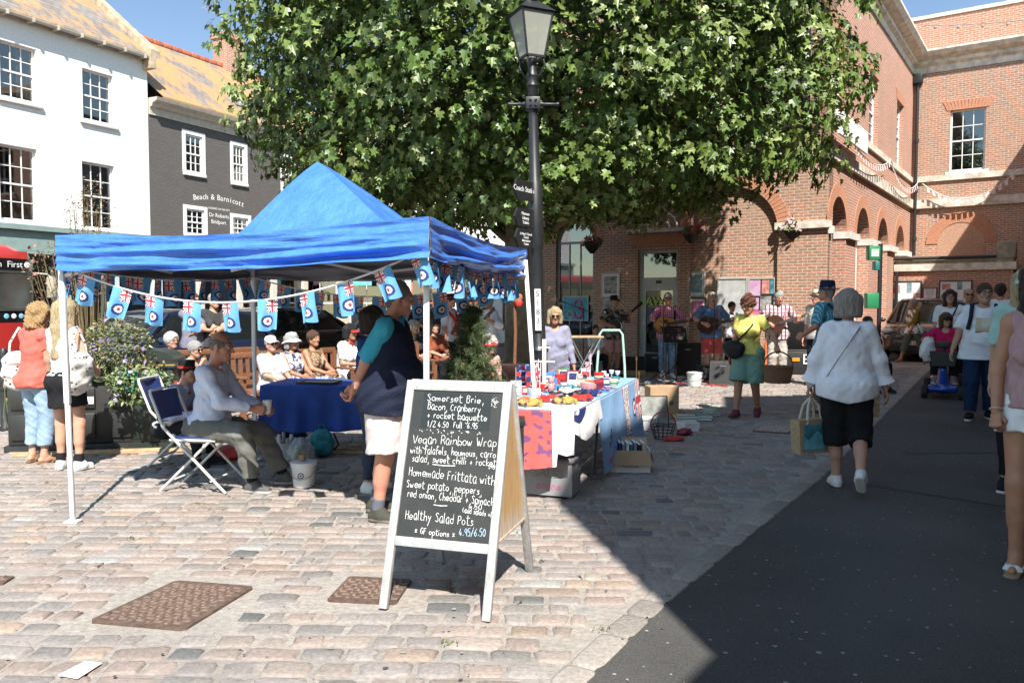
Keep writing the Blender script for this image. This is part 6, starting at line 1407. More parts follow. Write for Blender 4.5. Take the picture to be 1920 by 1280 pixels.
# ---- blue covered table under the gazebo with things on and below
bt=thing('display_table','table under the gazebo covered with a royal blue cloth','table',(-1.85,8.75,0),R(-6));mb=MB();mb.box((-.78,-.36,.69),(.78,.36,.72));mb.build('tabletop',MATS['grey_laminate'],bt)
for x in(-.7,.7):
 for y in(-.3,.3):mb=MB();mb.tube([(x,y,0),(x,y,.69)],.015,8);mb.build('leg',MATS['grey_tube'],bt)
rbl=M('royal_blue_cloth',(.014,.06,.30),.75,.25,5,.4,14)
def cl_(u,v):
 x=-.80+1.60*u;
 if v<.4:return(x,.38-.76*v/.4,.726+.004*math.sin(9*u))
 w_=(v-.4)/.6;return(x*(1+.02*w_),-.385-.03*w_+.035*w_*math.sin(u*19)+.02*w_*math.sin(u*43),.722-.46*w_-.03*math.sin(u*5)*w_)
V,Q=grid(cl_,90,30);o=meshobj('blue_table_cloth',npmesh('blue_table_cloth',V,Q,rbl));o.location=(-1.85,8.75,0);o.rotation_euler=(0,0,R(-6));tag(o,'royal blue cloth draped over the table under the gazebo','tablecloth')
for k,(x,w_)in enumerate(((-.25,.42),(.36,.40))):
 mb=MB();mb.prism(rect(-w_/2,w_/2,-.13,.13),0,.022,0,'z',[rect(-w_/2+.025,w_/2-.025,-.105,.105)]);mb.box((-w_/2+.025,-.105,.001),(w_/2-.025,.105,.012),1);simple('display_case',('dark framed display case lying on the blue table, nearer the seated man','dark framed display case lying on the blue table, nearer the standing man')[k],'frame',mb,[dsteel,M('cream_card',(.5,.45,.36),.5,.5,30)],(-1.85+x,8.62-x*.1,.733),R(-6))
 # under and beside it
def bucket(label,x,y,r,h,m,lid=None,cat='bucket'):
 t=thing('bucket',label,cat,(x,y,.002));mb=MB();mb.lathe([(r*.82,0),(r*.84,.004),(r,h),(r*1.06,h),(r*1.06,h-.02),(r*1.0,h-.022)],24);mb.build('pail',m,t)
 if lid:mb=MB();mb.lathe([(r*1.08,h+.001),(r*1.1,h+.004),(r*1.1,h+.016),(r*.9,h+.022),(.001,h+.022)],24);mb.build('lid',lid,t)
 else:mb=MB();mb.lathe([(r*.80,.004),(r*.80,.006),(.001,.007)],24);mb.build('bottom',m,t)
 mb=MB();mb.tube([(r*1.06*math.cos(a),-r*.35*math.sin(a)-r*.8*math.sin(a),h-.03-.09*math.sin(a))for a in[math.pi*k/10 for k in range(11)]],.004,5);mb.build('handle',steel,t);return t
wpl=M('white_plastic',(.74,.75,.74),.35,.04,8);p=G(570,911);bk_=bucket('white lidded plastic bucket with a roundel, in front of the blue table',p.x,p.y,.108,.20,wpl,wpl)
mb=MB()
for r_,mi,dy in((.026,0,0),(.018,1,.0006),(.009,2,.0012)):mb.add([(r_*math.cos(a),-.1075-dy,.11+r_*math.sin(a))for a in[k*.3142 for k in range(20)]],[tuple(range(20))],mi)
mb.build('roundel',[fb[1],fb[2],fb[3]],bk_)
mb=MB();mb.lathe([(.028,0),(.034,.055),(.031,.056),(.026,.006),(.001,.005)],16);simple('paper_cup','brown paper cup standing on the lid of the white bucket','cup',mb,[M('brown_cup',(.35,.2,.09),.6)],(p.x-.01,p.y,.227))
p=G(532,868);tub=thing('tub','pale tub of rolled white papers behind the white bucket','tub',p);mb=MB();mb.lathe([(.10,0),(.105,.01),(.135,.22),(.128,.22),(.1,.012),(.001,.01)],20);mb.build('pail',M('grey_white',(.55,.55,.57),.5),tub)
for k in range(7):mb=MB();a=k*.9;mb.tube([(.05*math.cos(a),.05*math.sin(a),.06),(.10*math.cos(a),.09*math.sin(a),.26+.02*(k%3))],.018,8);mb.build('paper_roll',paper if k%2 else gc['grey'],tub)
def blob(name,label,cat,loc,r,m,seed,amp=.25,n=2,extra=None,group=None):
 bm=bmesh.new();bmesh.ops.create_icosphere(bm,subdivisions=4,radius=1)
 for v in bm.verts:
  d=v.co.normalized();k=1+amp*(mnoise.noise(d*1.7+Vector((seed,0,0)))+.5*mnoise.noise(d*5+Vector((seed,3,0))));v.co=Vector((d.x*r[0]*k,d.y*r[1]*k,max(-.0,r[2]*(1+d.z*k)if d.z>-.8 else 0.0)))
 me=bpy.data.meshes.new(name);bm.to_mesh(me);bm.free();me.materials.append(m);me.polygons.foreach_set('use_smooth',[True]*len(me.polygons));o=meshobj(name,me,loc=loc);return tag(o,label,cat,group)
blob('plastic_bag','crumpled pale plastic bag between the tub and the teal rucksack','plastic bag',G(563,872),(.12,.1,.13),M('thin_plastic',(.5,.53,.57),.25,.1,20,.6,20,trans=.3),4,.3)
p=G(604,855);rk=thing('rucksack','small teal rucksack on the ground under the blue table','bag',p,R(12));tl_=M('teal_nylon',(.02,.22,.24),.6,.2,9,.3,30)
F_=Field(.01);F_.ell((0,0,.14),(.13,.08,.15),.03);F_.ell((0,-.08,.09),(.095,.04,.075),.03);F_.post.append(lambda d,g:np.maximum(d+wob(g,30,.004,3),-g[...,2]));V,Q=F_.mesh();meshobj('pack',npmesh('pack',V,Q,tl_),rk)
mb=MB();mb.tube([(-.03,0,.28),(-.03,0,.33),(.03,0,.33),(.03,0,.28)],.007,6);mb.build('loop',tl_,rk);mb=MB();mb.tube([(.12,.02,.06),(.17,-.02,.12),(.12,0,.24)],.012,6);mb.build('strap',black_pl,rk)
blob('black_holdall','black holdall slumped in the shade under the blue table','bag',G(520,835),(.3,.16,.13),black_pl,8,.3)
blob('red_bag','red bag lying under the chair of the seated man','bag',G(432,862),(.14,.12,.07),M('red_nylon',(.5,.03,.03),.6,.15,9,.3,30),5,.3)
for k in range(2):mb=MB();mb.tube([(-.5,0,.02),(0,.03,.025),(.55,-.02,.02)],.014,7);simple('walking_stick',('pale wooden stick lying on the ground beneath the blue table','second pale stick lying crossed beneath the blue table')[k],'stick',mb,[straw],G(640+k*10,853-6*k),R(-4+7*k))
mb=MB();a,b_=G(335,822),P(302,700,8.95);mb.tube([a,a.lerp(b_,.5)+Vector((.015,0,0)),b_],.016,8);simple('walking_staff','pale wooden staff leaning against the dark bin','stick',mb,[straw])
# ---- folding chairs
navy=M('navy_vinyl',(.02,.045,.17),.5,.15,9);wst=M('cream_steel',(.62,.61,.58),.4,.06)
def folding_chair(label,loc,rz):
 t=thing('folding_chair',label,'chair',loc,rz,None);w_=.215
 mb=MB();mb.box((-.19,-.19,.435),(.19,.20,.465),0,.012);mb.build('seat',navy,t)
 mb=MB();V,Q=grid(lambda u,v:(-.19+.38*u,-.315-.035*math.sin(math.pi*u)-.05*v,.60+.24*v),10,6);mb.add(V,Q,0,True);mb.add(V+[0,.014,0],Q[:,::-1],0,True);mb.build('backrest',navy,t)
 for q in(-1,1):
  mb=MB();mb.tube([(q*w_,.30,0),(q*w_,-.25,.55),(q*w_*.98,-.36,.83),(q*w_*.9,-.37,.86)],.0125,8);mb.build('leg',wst,t);mb=MB();mb.tube([(q*w_*.9,-.30,0),(q*w_*.9,.15,.43),(q*w_*.9,.20,.455)],.0125,8);mb.build('leg',wst,t)
  mb=MB();mb.tube([(q*.20,-.2,.44),(q*.20,.21,.44)],.011,8);mb.build('seat_rail',wst,t)
 for(y,z,x)in((.17,.10,w_),(-.2,.09,w_*.9),(-.365,.862,w_*.9)):mb=MB();mb.tube([(-x,y,z),(x,y,z)],.010,8);mb.build('crossbar',wst,t)
 return t
folding_chair('navy folding chair with cream legs under the man in the pale blue shirt',G(384,912),R(-97));folding_chair('second navy folding chair behind the first, under the person in the black hat',G(350,868),R(-92))
# ---- wooden benches
def bench(label,loc,rz,L=1.6):
 t=thing('park_bench',label,'bench',loc,rz,'slatted wooden benches round the tree');mb=MB()
 for k in range(4):mb.box((-L/2,-.22+k*.115,.42),(L/2,-.13+k*.115,.445),0,.004)
 mb.build('seat',wood,t);mb=MB();mb.box((-L/2,.235,.86),(L/2,.275,.94),0,.006);mb.box((-L/2,.22,.50),(L/2,.25,.55));n_=int(L/.11)
 for k in range(n_):x=-L/2+.06+k*(L-.12)/(n_-1);mb.bar((x,.235,.55),(x,.255,.86),.045,.015)
 mb.build('backrest',wood,t)
 for q in(-1,1):
  x=q*(L/2-.03)
  for y,h in((-.2,.62),(.24,.9)):mb=MB();mb.box((x-.03,y-.03,0),(x+.03,y+.03,h));mb.build('leg',wood,t)
  mb=MB();mb.box((x-.035,-.27,.62),(x+.035,.24,.655),0,.008);mb.build('armrest',wood,t)
 return t
bench('slatted bench holding the white capped and white hatted sitters',(-3.05,11.05,0),R(52),1.9);bench('slatted bench behind the head of the seated man in the pale blue shirt',(-4.25,11.3,0),R(48),1.7);bench('slatted bench under the woman in the red scarf, nearest the black car',(-1.95,12.9,0),R(50),1.6);bench('dim slatted bench in the tree shade beside the vest man',(-1.75,14.9,0),R(20),1.6)
# ---- planter, bin and plants on the left
pk=thing('planter','large black moulded planter overflowing with geraniums','planter',(XY(160,8.95),8.95,0),R(12));mb=MB();W_=.74
mb.prism([(-W_,-.33),(W_,-.33),(W_+.02,.33),(-W_-.02,.33)],0,.06);mb.box((-W_+.03,-.30,.06),(W_-.03,.30,.74),0,.02);mb.box((-W_-.02,-.35,.74),(W_+.02,.35,.80),0,.015)
for x in(-.5,0,.5):mb.box((x-.17,-.325,.12),(x+.17,-.301,.40),0,.012);mb.box((x-.17,-.325,.45),(x+.17,-.301,.68),0,.012)
mb.build('trough',M('black_planter',(.028,.028,.026),.45,.25,6,.05,40),pk);mb=MB();mb.box((-W_+.05,-.28,.70),(W_-.05,.28,.78));mb.build('soil',M('soil',(.06,.04,.03),.95),pk);mb=MB();mb.box((.05,-.333,.50),(.16,-.327,.58));mb.build('label_plate',paper,pk)
mb=MB();mb.box((-.9,-.05,0),(.9,.05,.04),0,.005);simple('timber_baulk','weathered timber baulk lying along the foot of the planter','timber',mb,[straw],G(200,850),R(11))
FLW=np.array([(0,0),(.35,.15),(.5,.5),(.3,.85),(0,.95)])
def plant(name,label,loc,shape,n,cols,size,seed,flower=None,nf=0,stems=10,cat='plant',droop=-.2,shp=OVAL,fsize=.05):
 t=thing(name,label,cat,loc);rg=np.random.default_rng(seed);P0=[]
 for(c,r,w_)in shape:k=int(n*w_);q=unit(rg.normal(size=(k,3)))*rg.uniform(.3,1,(k,1))**.5;P0.append(np.array(c)+q*np.array(r))
 P0=np.vstack(P0);k=len(P0);P0[:,2]=np.maximum(P0[:,2],.01);cc=np.array(cols)[rg.integers(0,len(cols),k)]*rg.uniform(.6,1.4,(k,1));leaves('foliage',P0,rg.normal(size=(k,3))*.6+[0,-.2,.8],rg.normal(size=(k,3))+[0,0,droop],rg.uniform(.6,1.3,k)*size,cc,leafm,shp,.2,t)
 mb=MB();ctr=np.array(shape[0][0])
 for i in range(stems):e=P0[rg.integers(0,k)];b_=np.array([e[0]*.3,e[1]*.3,0]);m_=(b_+e)/2+rg.normal(0,.03,3);mb.tube([tuple(b_),tuple(m_),tuple(e)],[.008,.006,.003],5)
 mb.build('stems',M('stem_'+name,(.16,.12,.06)if 'dry' in name or 'tall' in name else(.10,.13,.05),.8),t)
 if nf:
  i=rg.choice(k,nf);dirs=rg.normal(size=(nf,3))*[1,.6,.6]+[0,-1.0,.5];pf=P0[i]+unit(dirs)*.05;fp=[];fn_=[];ft=[]
  for a in range(5):
   u=unit(np.cross(dirs,np.array([.3,.2,1])));v=unit(np.cross(dirs,u));d=u*math.cos(a*1.257)+v*math.sin(a*1.257);fp.append(pf);fn_.append(dirs);ft.append(d)
  cf=np.array(flower)*rg.uniform(.8,1.2,(nf,1));leaves('flowers',np.vstack(fp),np.vstack(fn_),np.vstack(ft),fsize*rg.uniform(.4,.65,nf*5),np.vstack([cf]*5),leafm,FLW,.1,t)
 return t
gcol=[(.14,.18,.06),(.20,.22,.09),(.10,.13,.05)]
px_=XY(205,8.8);plant('geranium_bush','big loose geranium bush with mauve flowers in the planter',(px_,8.85,.78),[((.05,0,.32),(.40,.3,.36),.7),((.35,-.05,.12),(.32,.25,.2),.2),((-.3,-.1,.1),(.35,.25,.15),.2)],2600,gcol+[(.26,.2,.11)],.042,3,(.42,.30,.62),60,30)
plant('trailing_plant','pale green trailing plant spilling over the front of the planter',(XY(235,8.45),8.45,.55),[((.1,0,.22),(.42,.14,.16),.6),((.2,-.05,.02),(.12,.06,.24),.2),((-.05,-.02,.0),(.1,.05,.2),.1)],700,[(.16,.22,.09),(.22,.27,.12)],.055,5,(.5,.42,.62),10,18)
plant('tall_dry_shrub','tall wispy reddish dry shrub rising above the gazebo edge',(XY(165,10.5),10.5,.5),[((0,0,1.55),(.36,.3,.5),.4),((.05,0,2.2),(.35,.28,.4),.28),((-.45,-.1,1.5),(.3,.2,.4),.22),((.1,0,2.5),(.16,.14,.35),.1),((-.1,0,1.85),(.42,.2,.12),.25)],1500,[(.22,.11,.06),(.16,.12,.05),(.28,.15,.09),(.13,.14,.05)],.032,8,(.5,.2,.2),14,90)
plant('grass_tuft','wispy dry stalks beside the bus',(XY(20,9.6),9.6,.0),[((0,0,.6),(.12,.1,.4),1)],60,gcol,.03,9,(.6,.35,.15),8,14)
bn_=thing('litter_bin','dark green moulded litter bin with arched top beside the planter','litter bin',(XY(293,9.0),9.0,0),R(8));dgr=M('dark_green_plastic',(.022,.03,.024),.4,.2,8,.05,50);mb=MB();mb.box((-.23,-.22,.03),(.23,.22,.88),0,.02);mb.box((-.25,-.24,0),(.25,.24,.05));mb.box((-.19,-.228,.1),(.19,-.221,.62),0,.01)
mb.build('body',dgr,bn_);mb=MB();mb.prism([(-.25,.88)]+[(.25*math.cos(math.pi*k/12)*-1,.94+.14*math.sin(math.pi*k/12))for k in range(13)]+[(.25,.88)],-.24,.24,0,'y');mb.build('hood',dgr,bn_);mb=MB();mb.box((-.252,-.243,.905),(.252,.243,.925));mb.build('gold_band',M('gold_band',(.4,.3,.12),.4,metal=.5),bn_)
mb=MB();rn2=random.Random(2);vs,fs=textmesh('Mac',.15,'CENTER',.001,.3);mb.T=uprightT((.04,-.2425,.74),0);mb.add(vs,fs);mb.T=Matrix.Identity(4);mb.build('scrawl',M('white_scrawl',(.6,.6,.58),.8,.6,30),bn_)
mb=MB();mb.prism(rect(-.33,-.12,.62,.86),-.30,-.26,0,'y',[rect(-.28,-.17,.68,.80)]);simple('teal_bracket','teal plastic frame hanging between the planter and the bin','frame',mb,[M('teal_plastic',(.02,.30,.24),.4)],(XY(293,9.0),9.0,0),R(8))
mb=MB();mb.lathe([(.07,0),(.07,.04),(.055,.06),(.05,.5),(.062,.51),(.062,.54),(.05,.55),(.05,.85),(.062,.86),(.062,.89),(.05,.9),(.055,.98),(.03,1.03),(.001,1.04)],16);simple('bollard','black cast iron bollard at the edge of the road beside the bus','bollard',mb,[blk_iron],G(11,806))
# ---- grit, gum and crumbs on the ground, weeds in the joints
rg=np.random.default_rng(8);mb=MB()
for k in range(190):
 x,y=rg.uniform(-60,1920),rg.uniform(800,1275);p=G(x,y,z=.006 if G(x,y).x<kerbx(G(x,y).y)else.0);r_=rg.uniform(.004,.012)*(1.6 if rg.random()<.1 else 1);a0=rg.uniform(0,6);n_=6
 mb.add([(p.x+r_*rg.uniform(.6,1.1)*math.cos(a0+a),p.y+r_*rg.uniform(.6,1.1)*math.sin(a0+a),p.z+.0025)for a in[i*1.047 for i in range(n_)]],[tuple(range(n_))],int(rg.random()<.5))
o=mb.build('ground_litter',[M('pale_crumb',(.26,.25,.23),.9),M('dark_gum',(.06,.058,.055),.9)]);o['kind']='stuff'
pos=[]
for x,y in[(505,875),(1010,1052),(500,1000),(380,945),(660,985),(1130,1180),(250,1010),(1480,930),(1250,1120),(90,905),(840,1205),(1320,1060)]:
 c=G(x,y);pos.append(np.array(c)+rg.normal(0,1,(12,3))*[.03,.012,0]+[0,0,.002])
pos=np.vstack(pos);n_=len(pos);o=leaves('weeds',pos,rg.normal(size=(n_,3))+[0,-.6,.3],rg.normal(size=(n_,3))*.7+[0,0,.8],rg.uniform(.010,.024,n_),np.array([.12,.14,.05])*rg.uniform(.7,1.4,(n_,1)),leafm,OVAL);o['kind']='stuff'
# ================================================================ VEHICLES, BAND GEAR, BOARDS
def paintm(k,c):return M('paint_'+k,c,.25,.04,3,coat=.8,spec=.5)
dglass=M('car_glass',(.012,.015,.017),.04,.1,spec=.8);rubber=M('rubber',(.02,.02,.02),.8);chrome=M('chrome',(.7,.7,.7),.12,.05,metal=1)
def loft(mb,sec,n,mi=0,caps=True):
 vs=[p for s_ in sec for p in s_];m=len(sec[0]);fs=[(i*m+k,i*m+k+1,(i+1)*m+k+1,(i+1)*m+k)for i in range(len(sec)-1)for k in range(m-1)]
 if caps:fs+=[tuple(range(m))[::-1],tuple((len(sec)-1)*m+k for k in range(m))]
 mb.add(vs,fs,mi,True)
def car(name,label,loc,rz,pm,L=4.3,W=1.78,H=1.48,suv=0,plate=None,cat='car'):
 "front towards local +x"
 t=thing(name,label,cat,loc,rz);k=L/4.3;hw=W/2;bh=.93+.12*suv;gc_=.22+.05*suv;mb=MB()
 st=[(2.15,.62,.42,.62),(2.11,.80,.32,.70),(1.95,.90,gc_,.80+.08*suv),(1.2,.985,gc_,bh-.03),(.85,1,gc_,bh),(-.6,1,gc_,bh+.02),(-1.6,.98,gc_,bh+.03),(-2.05,.92,.3,bh),(-2.15,.80,.4,bh-.1)]
 sec=[]
 for x,wf,zb,zt_ in st:
  w_=hw*wf;h_=zt_-zb;half=[(0,zb),(w_*.9,zb),(w_*.985,zb+h_*.25),(w_,zb+h_*.6),(w_*.985,zb+h_*.85),(w_*.90,zt_-.01),(w_*.5,zt_+.025),(0,zt_+.035)]
  sec.append([(x*k,y,z)for y,z in half]+[(x*k,-y,z)for y,z in half[::-1][1:]])
 loft(mb,sec,0);mb.build('body',pm,t)
 cab=[(.95,.86,.80,bh-.02),(.30-.1*suv,.84,.64,H-.05),(-.1,.84,.64,H),(-1.1,.84,.64,H-.01),(-1.55-.3*suv,.84,.66,H-.09),(-2.0-.05*suv,.84,.74,bh+.0)]
 gb=MB();rf=MB();gs=[];rs=[]
 for x,wl,wt,z in cab:gs.append([(x*k,hw*wl*1.06,bh-.02),(x*k,hw*(wl*.35+wt*.65)*1.06,bh+(z-bh)*.7),(x*k,hw*wt*1.06,z-.01),(x*k,0,z+.01),(x*k,-hw*wt*1.06,z-.01),(x*k,-hw*(wl*.35+wt*.65)*1.06,bh+(z-bh)*.7),(x*k,-hw*wl*1.06,bh-.02)])
 loft(gb,gs,0);gb.build('glazing',dglass,t)
 for x,wl,wt,z in cab[1:5]:rs.append([(x*k,hw*wt*1.10,z-.045),(x*k,hw*wt*1.02,z+.012),(x*k,0,z+.028),(x*k,-hw*wt*1.02,z+.012),(x*k,-hw*wt*1.10,z-.045)])
 loft(rf,rs,0,False)
 for q in(1,-1):
  for i,j in((0,1),(4,5)):a,b_=cab[i],cab[j];rf.bar((a[0]*k,q*hw*a[1]*1.05,bh),(b_[0]*k,q*hw*b_[2]*1.06,b_[3]-.03)if i==0 else(b_[0]*k,q*hw*b_[1]*1.05,bh),.05,.06)if i==0 else rf.bar((a[0]*k,q*hw*a[2]*1.07,a[3]-.03),(b_[0]*k,q*hw*b_[1]*1.05,bh),.07,.08)
  rf.bar((-.35*k,q*hw*.90,bh),(-.35*k,q*hw*.70,H-.03),.07,.03)
 rf.build('roof',pm,t)
 for x in(1.35,-1.35):
  for q in(1,-1):
   r=.32+.05*suv;mb=MB();mb.T=Matrix.Translation((x*k,q*(hw-.1),r))@Matrix.Rotation(R(90),4,'X');mb.lathe([(r*.62,-.10),(r*.95,-.10),(r,-.07),(r,.07),(r*.95,.10),(r*.62,.10)],24);wh=mb.build('wheel',rubber,t)
   mb=MB();mb.T=Matrix.Translation((x*k,q*(hw-.1),r))@Matrix.Rotation(R(90),4,'X');mb.lathe([(r*.62,-.09),(r*.3,-.07),(.001,-.07)],20);mb.lathe([(.001,.07),(r*.3,.07),(r*.62,.09)],20);mb.build('rim',M('alloy',(.3,.3,.31),.3,metal=.8),wh)
 for q in(1,-1):
  mb=MB();mb.ball((2.0*k,q*hw*.74,bh-.22),(.13,.17,.075),14);mb.build('headlight',M('headlamp',(.55,.57,.58),.1),t);mb=MB();mb.box((-2.14*k,q*hw*.72-.12,bh-.22),(-2.02*k,q*hw*.72+.12,bh-.08),0,.03);mb.build('tail_light',M('tail_red',(.35,.01,.01),.2),t)
  mb=MB();mb.ball((.72*k,q*(hw+.08),bh+.07),(.07,.10,.065),12);mb.build('mirror',pm,t)
 mb=MB()
 for q in(1,-1):
  mb.prism([(q*.04,bh-.34),(q*.30,bh-.32),(q*.34,bh-.22),(q*.28,bh-.14),(q*.05,bh-.14)],2.09*k,2.135*k,0,'x')
  for i in range(8):y=q*(.06+i*.032);mb.box((2.135*k,y,bh-.33),(2.145*k,y+.01,bh-.15),1)
 mb.box((2.10*k,-.6,.30),(2.16*k,.6,.42),2);mb.build('grille',[chrome,M('grille_grey',(.2,.2,.2),.3),black_pl],t)
 if plate:
  mb=MB();mb.box((2.15*k,-.27,.46),(2.175*k,.27,.575));pl2=mb.build('number_plate',paper,t);mb=MB();vs,fs=textmesh(plate,.115,'CENTER',.001);mb.T=Matrix.Translation((2.177*k,0,.478))@Matrix.Rotation(R(90),4,'Z')@Matrix.Rotation(R(90),4,'X');mb.add(vs,fs);mb.build('plate_lettering',black_pl,pl2)
 return t
A64=R(63.9);bk_p=paintm('black',(.012,.012,.014))
car('parked_car','dark blue car parked on the road behind the planter',(-6.1,13.7,-.003),A64+math.pi,paintm('navy',(.012,.02,.045)));car('parked_car','black car parked behind the bench sitters',(-4.95,18.2,-.003),A64,bk_p,4.4,1.8,1.5,.6);car('parked_car','silver grey car parked behind the man in the vest',(-2.6,22.5,-.003),A64,paintm('silver',(.3,.33,.38)))
car('parked_car','black, brown-reflecting off-roader with a twin grille facing us in front of the notice boards',(10.9+.56*2.2,21.6+.83*2.2,-.003),math.atan2(-.83,-.56),paintm('bronze_reflection',(.05,.032,.022)),4.4,1.88,1.72,1,'JT02 LNG')  # black car; its brown reflection is put into the body colour
# ---- bus
bs=thing('bus','red single deck bus with a black window band, cut by the left edge','bus',(-11.1,19,0),A64);bred=paintm('red',(.42,.03,.025));bblk=M('bus_black',(.012,.012,.013),.12,.05,coat=.5)
BL=-10.5;bw=2.5
def bsec(x,ins,zt_):return[(x,y,z)for y,z in((ins,.35),(ins,2.55),(ins+.06,zt_-.18),(ins+.22,zt_-.03),(bw/2,zt_+.02),(bw-ins-.22,zt_-.03),(bw-ins-.06,zt_-.18),(bw-ins,2.55),(bw-ins,.35))]
def band(z0,z1,m,nm,grow=0):
 mb=MB();secs=[]
 for x,ins in((BL,0),(-.9,0),(-.45,.05),(-.18,.18),(0,.5)):secs.append([(x+grow,ins-grow,z0),(x+grow,ins-grow,z1),(x+grow,bw-ins+grow,z1),(x+grow,bw-ins+grow,z0)])
 loft(mb,secs,0);return mb.build(nm,m,bs)
band(.3,1.15,bred,'lower_body');band(1.151,2.62,bblk,'window_band')
mb=MB();secs=[]
for x,ins,zt_ in((BL,0,2.98),(-1.4,0,2.98),(-.8,.03,2.95),(-.35,.1,2.80),(0,.5,2.64)):secs.append([(x,ins,2.621),(x,ins+.03,min(2.80,zt_)),(x,ins+.14,zt_-.03),(x,bw/2,zt_+.02),(x,bw-ins-.14,zt_-.03),(x,bw-ins-.03,min(2.8,zt_)),(x,bw-ins,2.621)])
loft(mb,secs,0);mb.build('roof',bred,bs)
for k in range(6):
 x0=-1.75-k*1.5;mb=MB();mb.prism(rect(x0,x0+1.36,1.42,2.34),-.02,-.001,0,'y',[rect(x0+.05,x0+1.31,1.47,2.29)]);w_=mb.build('window',M('window_rubber',(.05,.05,.05),.5),bs);mb=MB();mb.box((x0+.05,-.006,1.47),(x0+1.31,-.002,2.29));mb.build('pane',M('bus_glass',(.05,.055,.05),.05,.5,1.2,spec=.8),w_)
mb=MB();mb.tube([(-.3,-.02,2.3),(-.1,-.2,2.28),(-.02,-.24,2.2)],.02,6);mb.box((-.10,-.34,1.72),(.04,-.16,2.22),0,.03);mb.build('mirror',M('cream_plastic',(.5,.45,.35),.4),bs)
mb=MB();vs,fs=textmesh('from  First',.20,'RIGHT',.001);mb.T=uprightT((-.55,-.012,2.42),0);mb.add(vs,fs);mb.T=Matrix.Identity(4);mb.lathe([(.001,0)]*2,3)if False else mb.ball((-.44,-.006,2.48),(.07,.006,.07),12);mb.build('lettering',M('bus_white',(.75,.75,.75),.5),bs)
mb=MB()
for i in range(3):mb.ball((-.95+i*.17,-.004,1.30),(.06,.006,.06),12,i%2)
mb.build('stickers',[M('sticker_blue',(.2,.5,.65),.5),paper],bs)
for x in(-1.9,-8):mb=MB();mb.T=Matrix.Translation((x,.12,.45))@Matrix.Rotation(R(90),4,'X');mb.lathe([(.001,.14),(.3,.14),(.45,.12),(.45,-.1),(.001,-.1)],24);mb.build('wheel',rubber,bs)
# ---- mobility scooter
sc=thing('mobility_scooter','blue mobility scooter carrying the woman in the cerise top','mobility scooter',(XY(1772,13.6),13.6,0),R(-30));sbl=paintm('blue',(.012,.06,.32))
F_=Field(.014);F_.cone((-.16,-.42,.17),(.16,-.42,.17),.07,.07,.05);F_.cone((0,-.35,.17),(0,.45,.17),.19,.2,.05,(V3(0,0,1),3));F_.ell((0,.45,.26),(.22,.22,.12),.05);F_.cone((0,-.40,.2),(0,-.46,.48),.10,.07,.05);V,Q=F_.mesh();meshobj('chassis',npmesh('chassis',V,Q,sbl),sc)
mb=MB();mb.tube([(0,-.42,.4),(0,-.30,.92)],.03,8);mb.tube([(-.27,-.2,.98),(-.15,-.3,.93),(.15,-.3,.93),(.27,-.2,.98)],.016,8);mb.box((-.12,-.36,.84),(.12,-.27,.96),0,.02);mb.build('tiller',black_pl,sc);mb=MB();mb.prism([(-.17,.56),(.17,.56),(.2,.80),(-.2,.80)],-.58,-.36,0,'y');mb.build('front_basket',black_pl,sc)
mb=MB();mb.box((-.23,.2,.50),(.23,.66,.60),0,.04);mb.box((-.22,.60,.62),(.22,.70,1.08),0,.04);mb.build('seat',black_pl,sc)
for q in(1,-1):
 for y,r in((-.40,.11),(.48,.14)):mb=MB();mb.T=Matrix.Translation((q*.27,y,r))@Matrix.Rotation(R(90),4,'Y');mb.lathe([(r*.5,-.04),(r*.9,-.045),(r,-.02),(r,.02),(r*.9,.045),(r*.5,.04),(.001,.03)],18);mb.build('wheel',rubber,sc)
 mb=MB();mb.bar((q*.29,.25,.8),(q*.29,.62,.8),.05,.05);mb.tube([(q*.27,.55,.55),(q*.29,.6,.8)],.015,6);mb.build('armrest',black_pl,sc)
 # ---- notice boards, posters
def board(name,label,q,O,rz,yl,fm,bm_,items=(),depth=.05,cat='notice board'):
 a,b_=fc(*q[0],O,rz,yl),fc(*q[1],O,rz,yl);x0,x1,z1,z0=a[0],b_[0],a[1],b_[1];c=Vector((O[0]+math.cos(rz)*x0-math.sin(rz)*yl,O[1]+math.sin(rz)*x0+math.cos(rz)*yl,z0));t=thing(name,label,cat,c,rz);w_,h_=x1-x0,z1-z0;f=.035
 mb=MB();mb.prism(rect(0,w_,0,h_),-depth,-.002,0,'y',[rect(f,w_-f,f,h_-f)]);mb.build('frame',fm,t);mb=MB();mb.box((f,-depth*.6,f),(w_-f,-.004,h_-f));bo=mb.build('backing',bm_,t)
 for nm,u0,u1,v0,v1,m in items:mb=MB();mb.box((u0*w_,-depth*.6-.004,h_*(1-v1)),(u1*w_,-depth*.6-.001,h_*(1-v0)));mb.build(nm,m,bo)
 return t,w_,h_,bo
pcol=lambda k,c,c2:M('print_'+k,c,.6,0,9,col2=c2);P1_,P2_,P3_,P4_,P5_,P6_=pcol('mauve',(.5,.22,.42),(.6,.45,.55)),pcol('red',(.5,.06,.05),(.55,.4,.35)),pcol('teal',(.03,.12,.16),(.1,.35,.4)),pcol('mono',(.06,.06,.06),(.5,.48,.46)),pcol('pink',(.6,.08,.3),(.6,.3,.4)),pcol('sea',(.05,.2,.35),(.35,.4,.3))
gfr=MATS['grey_aluminium'];
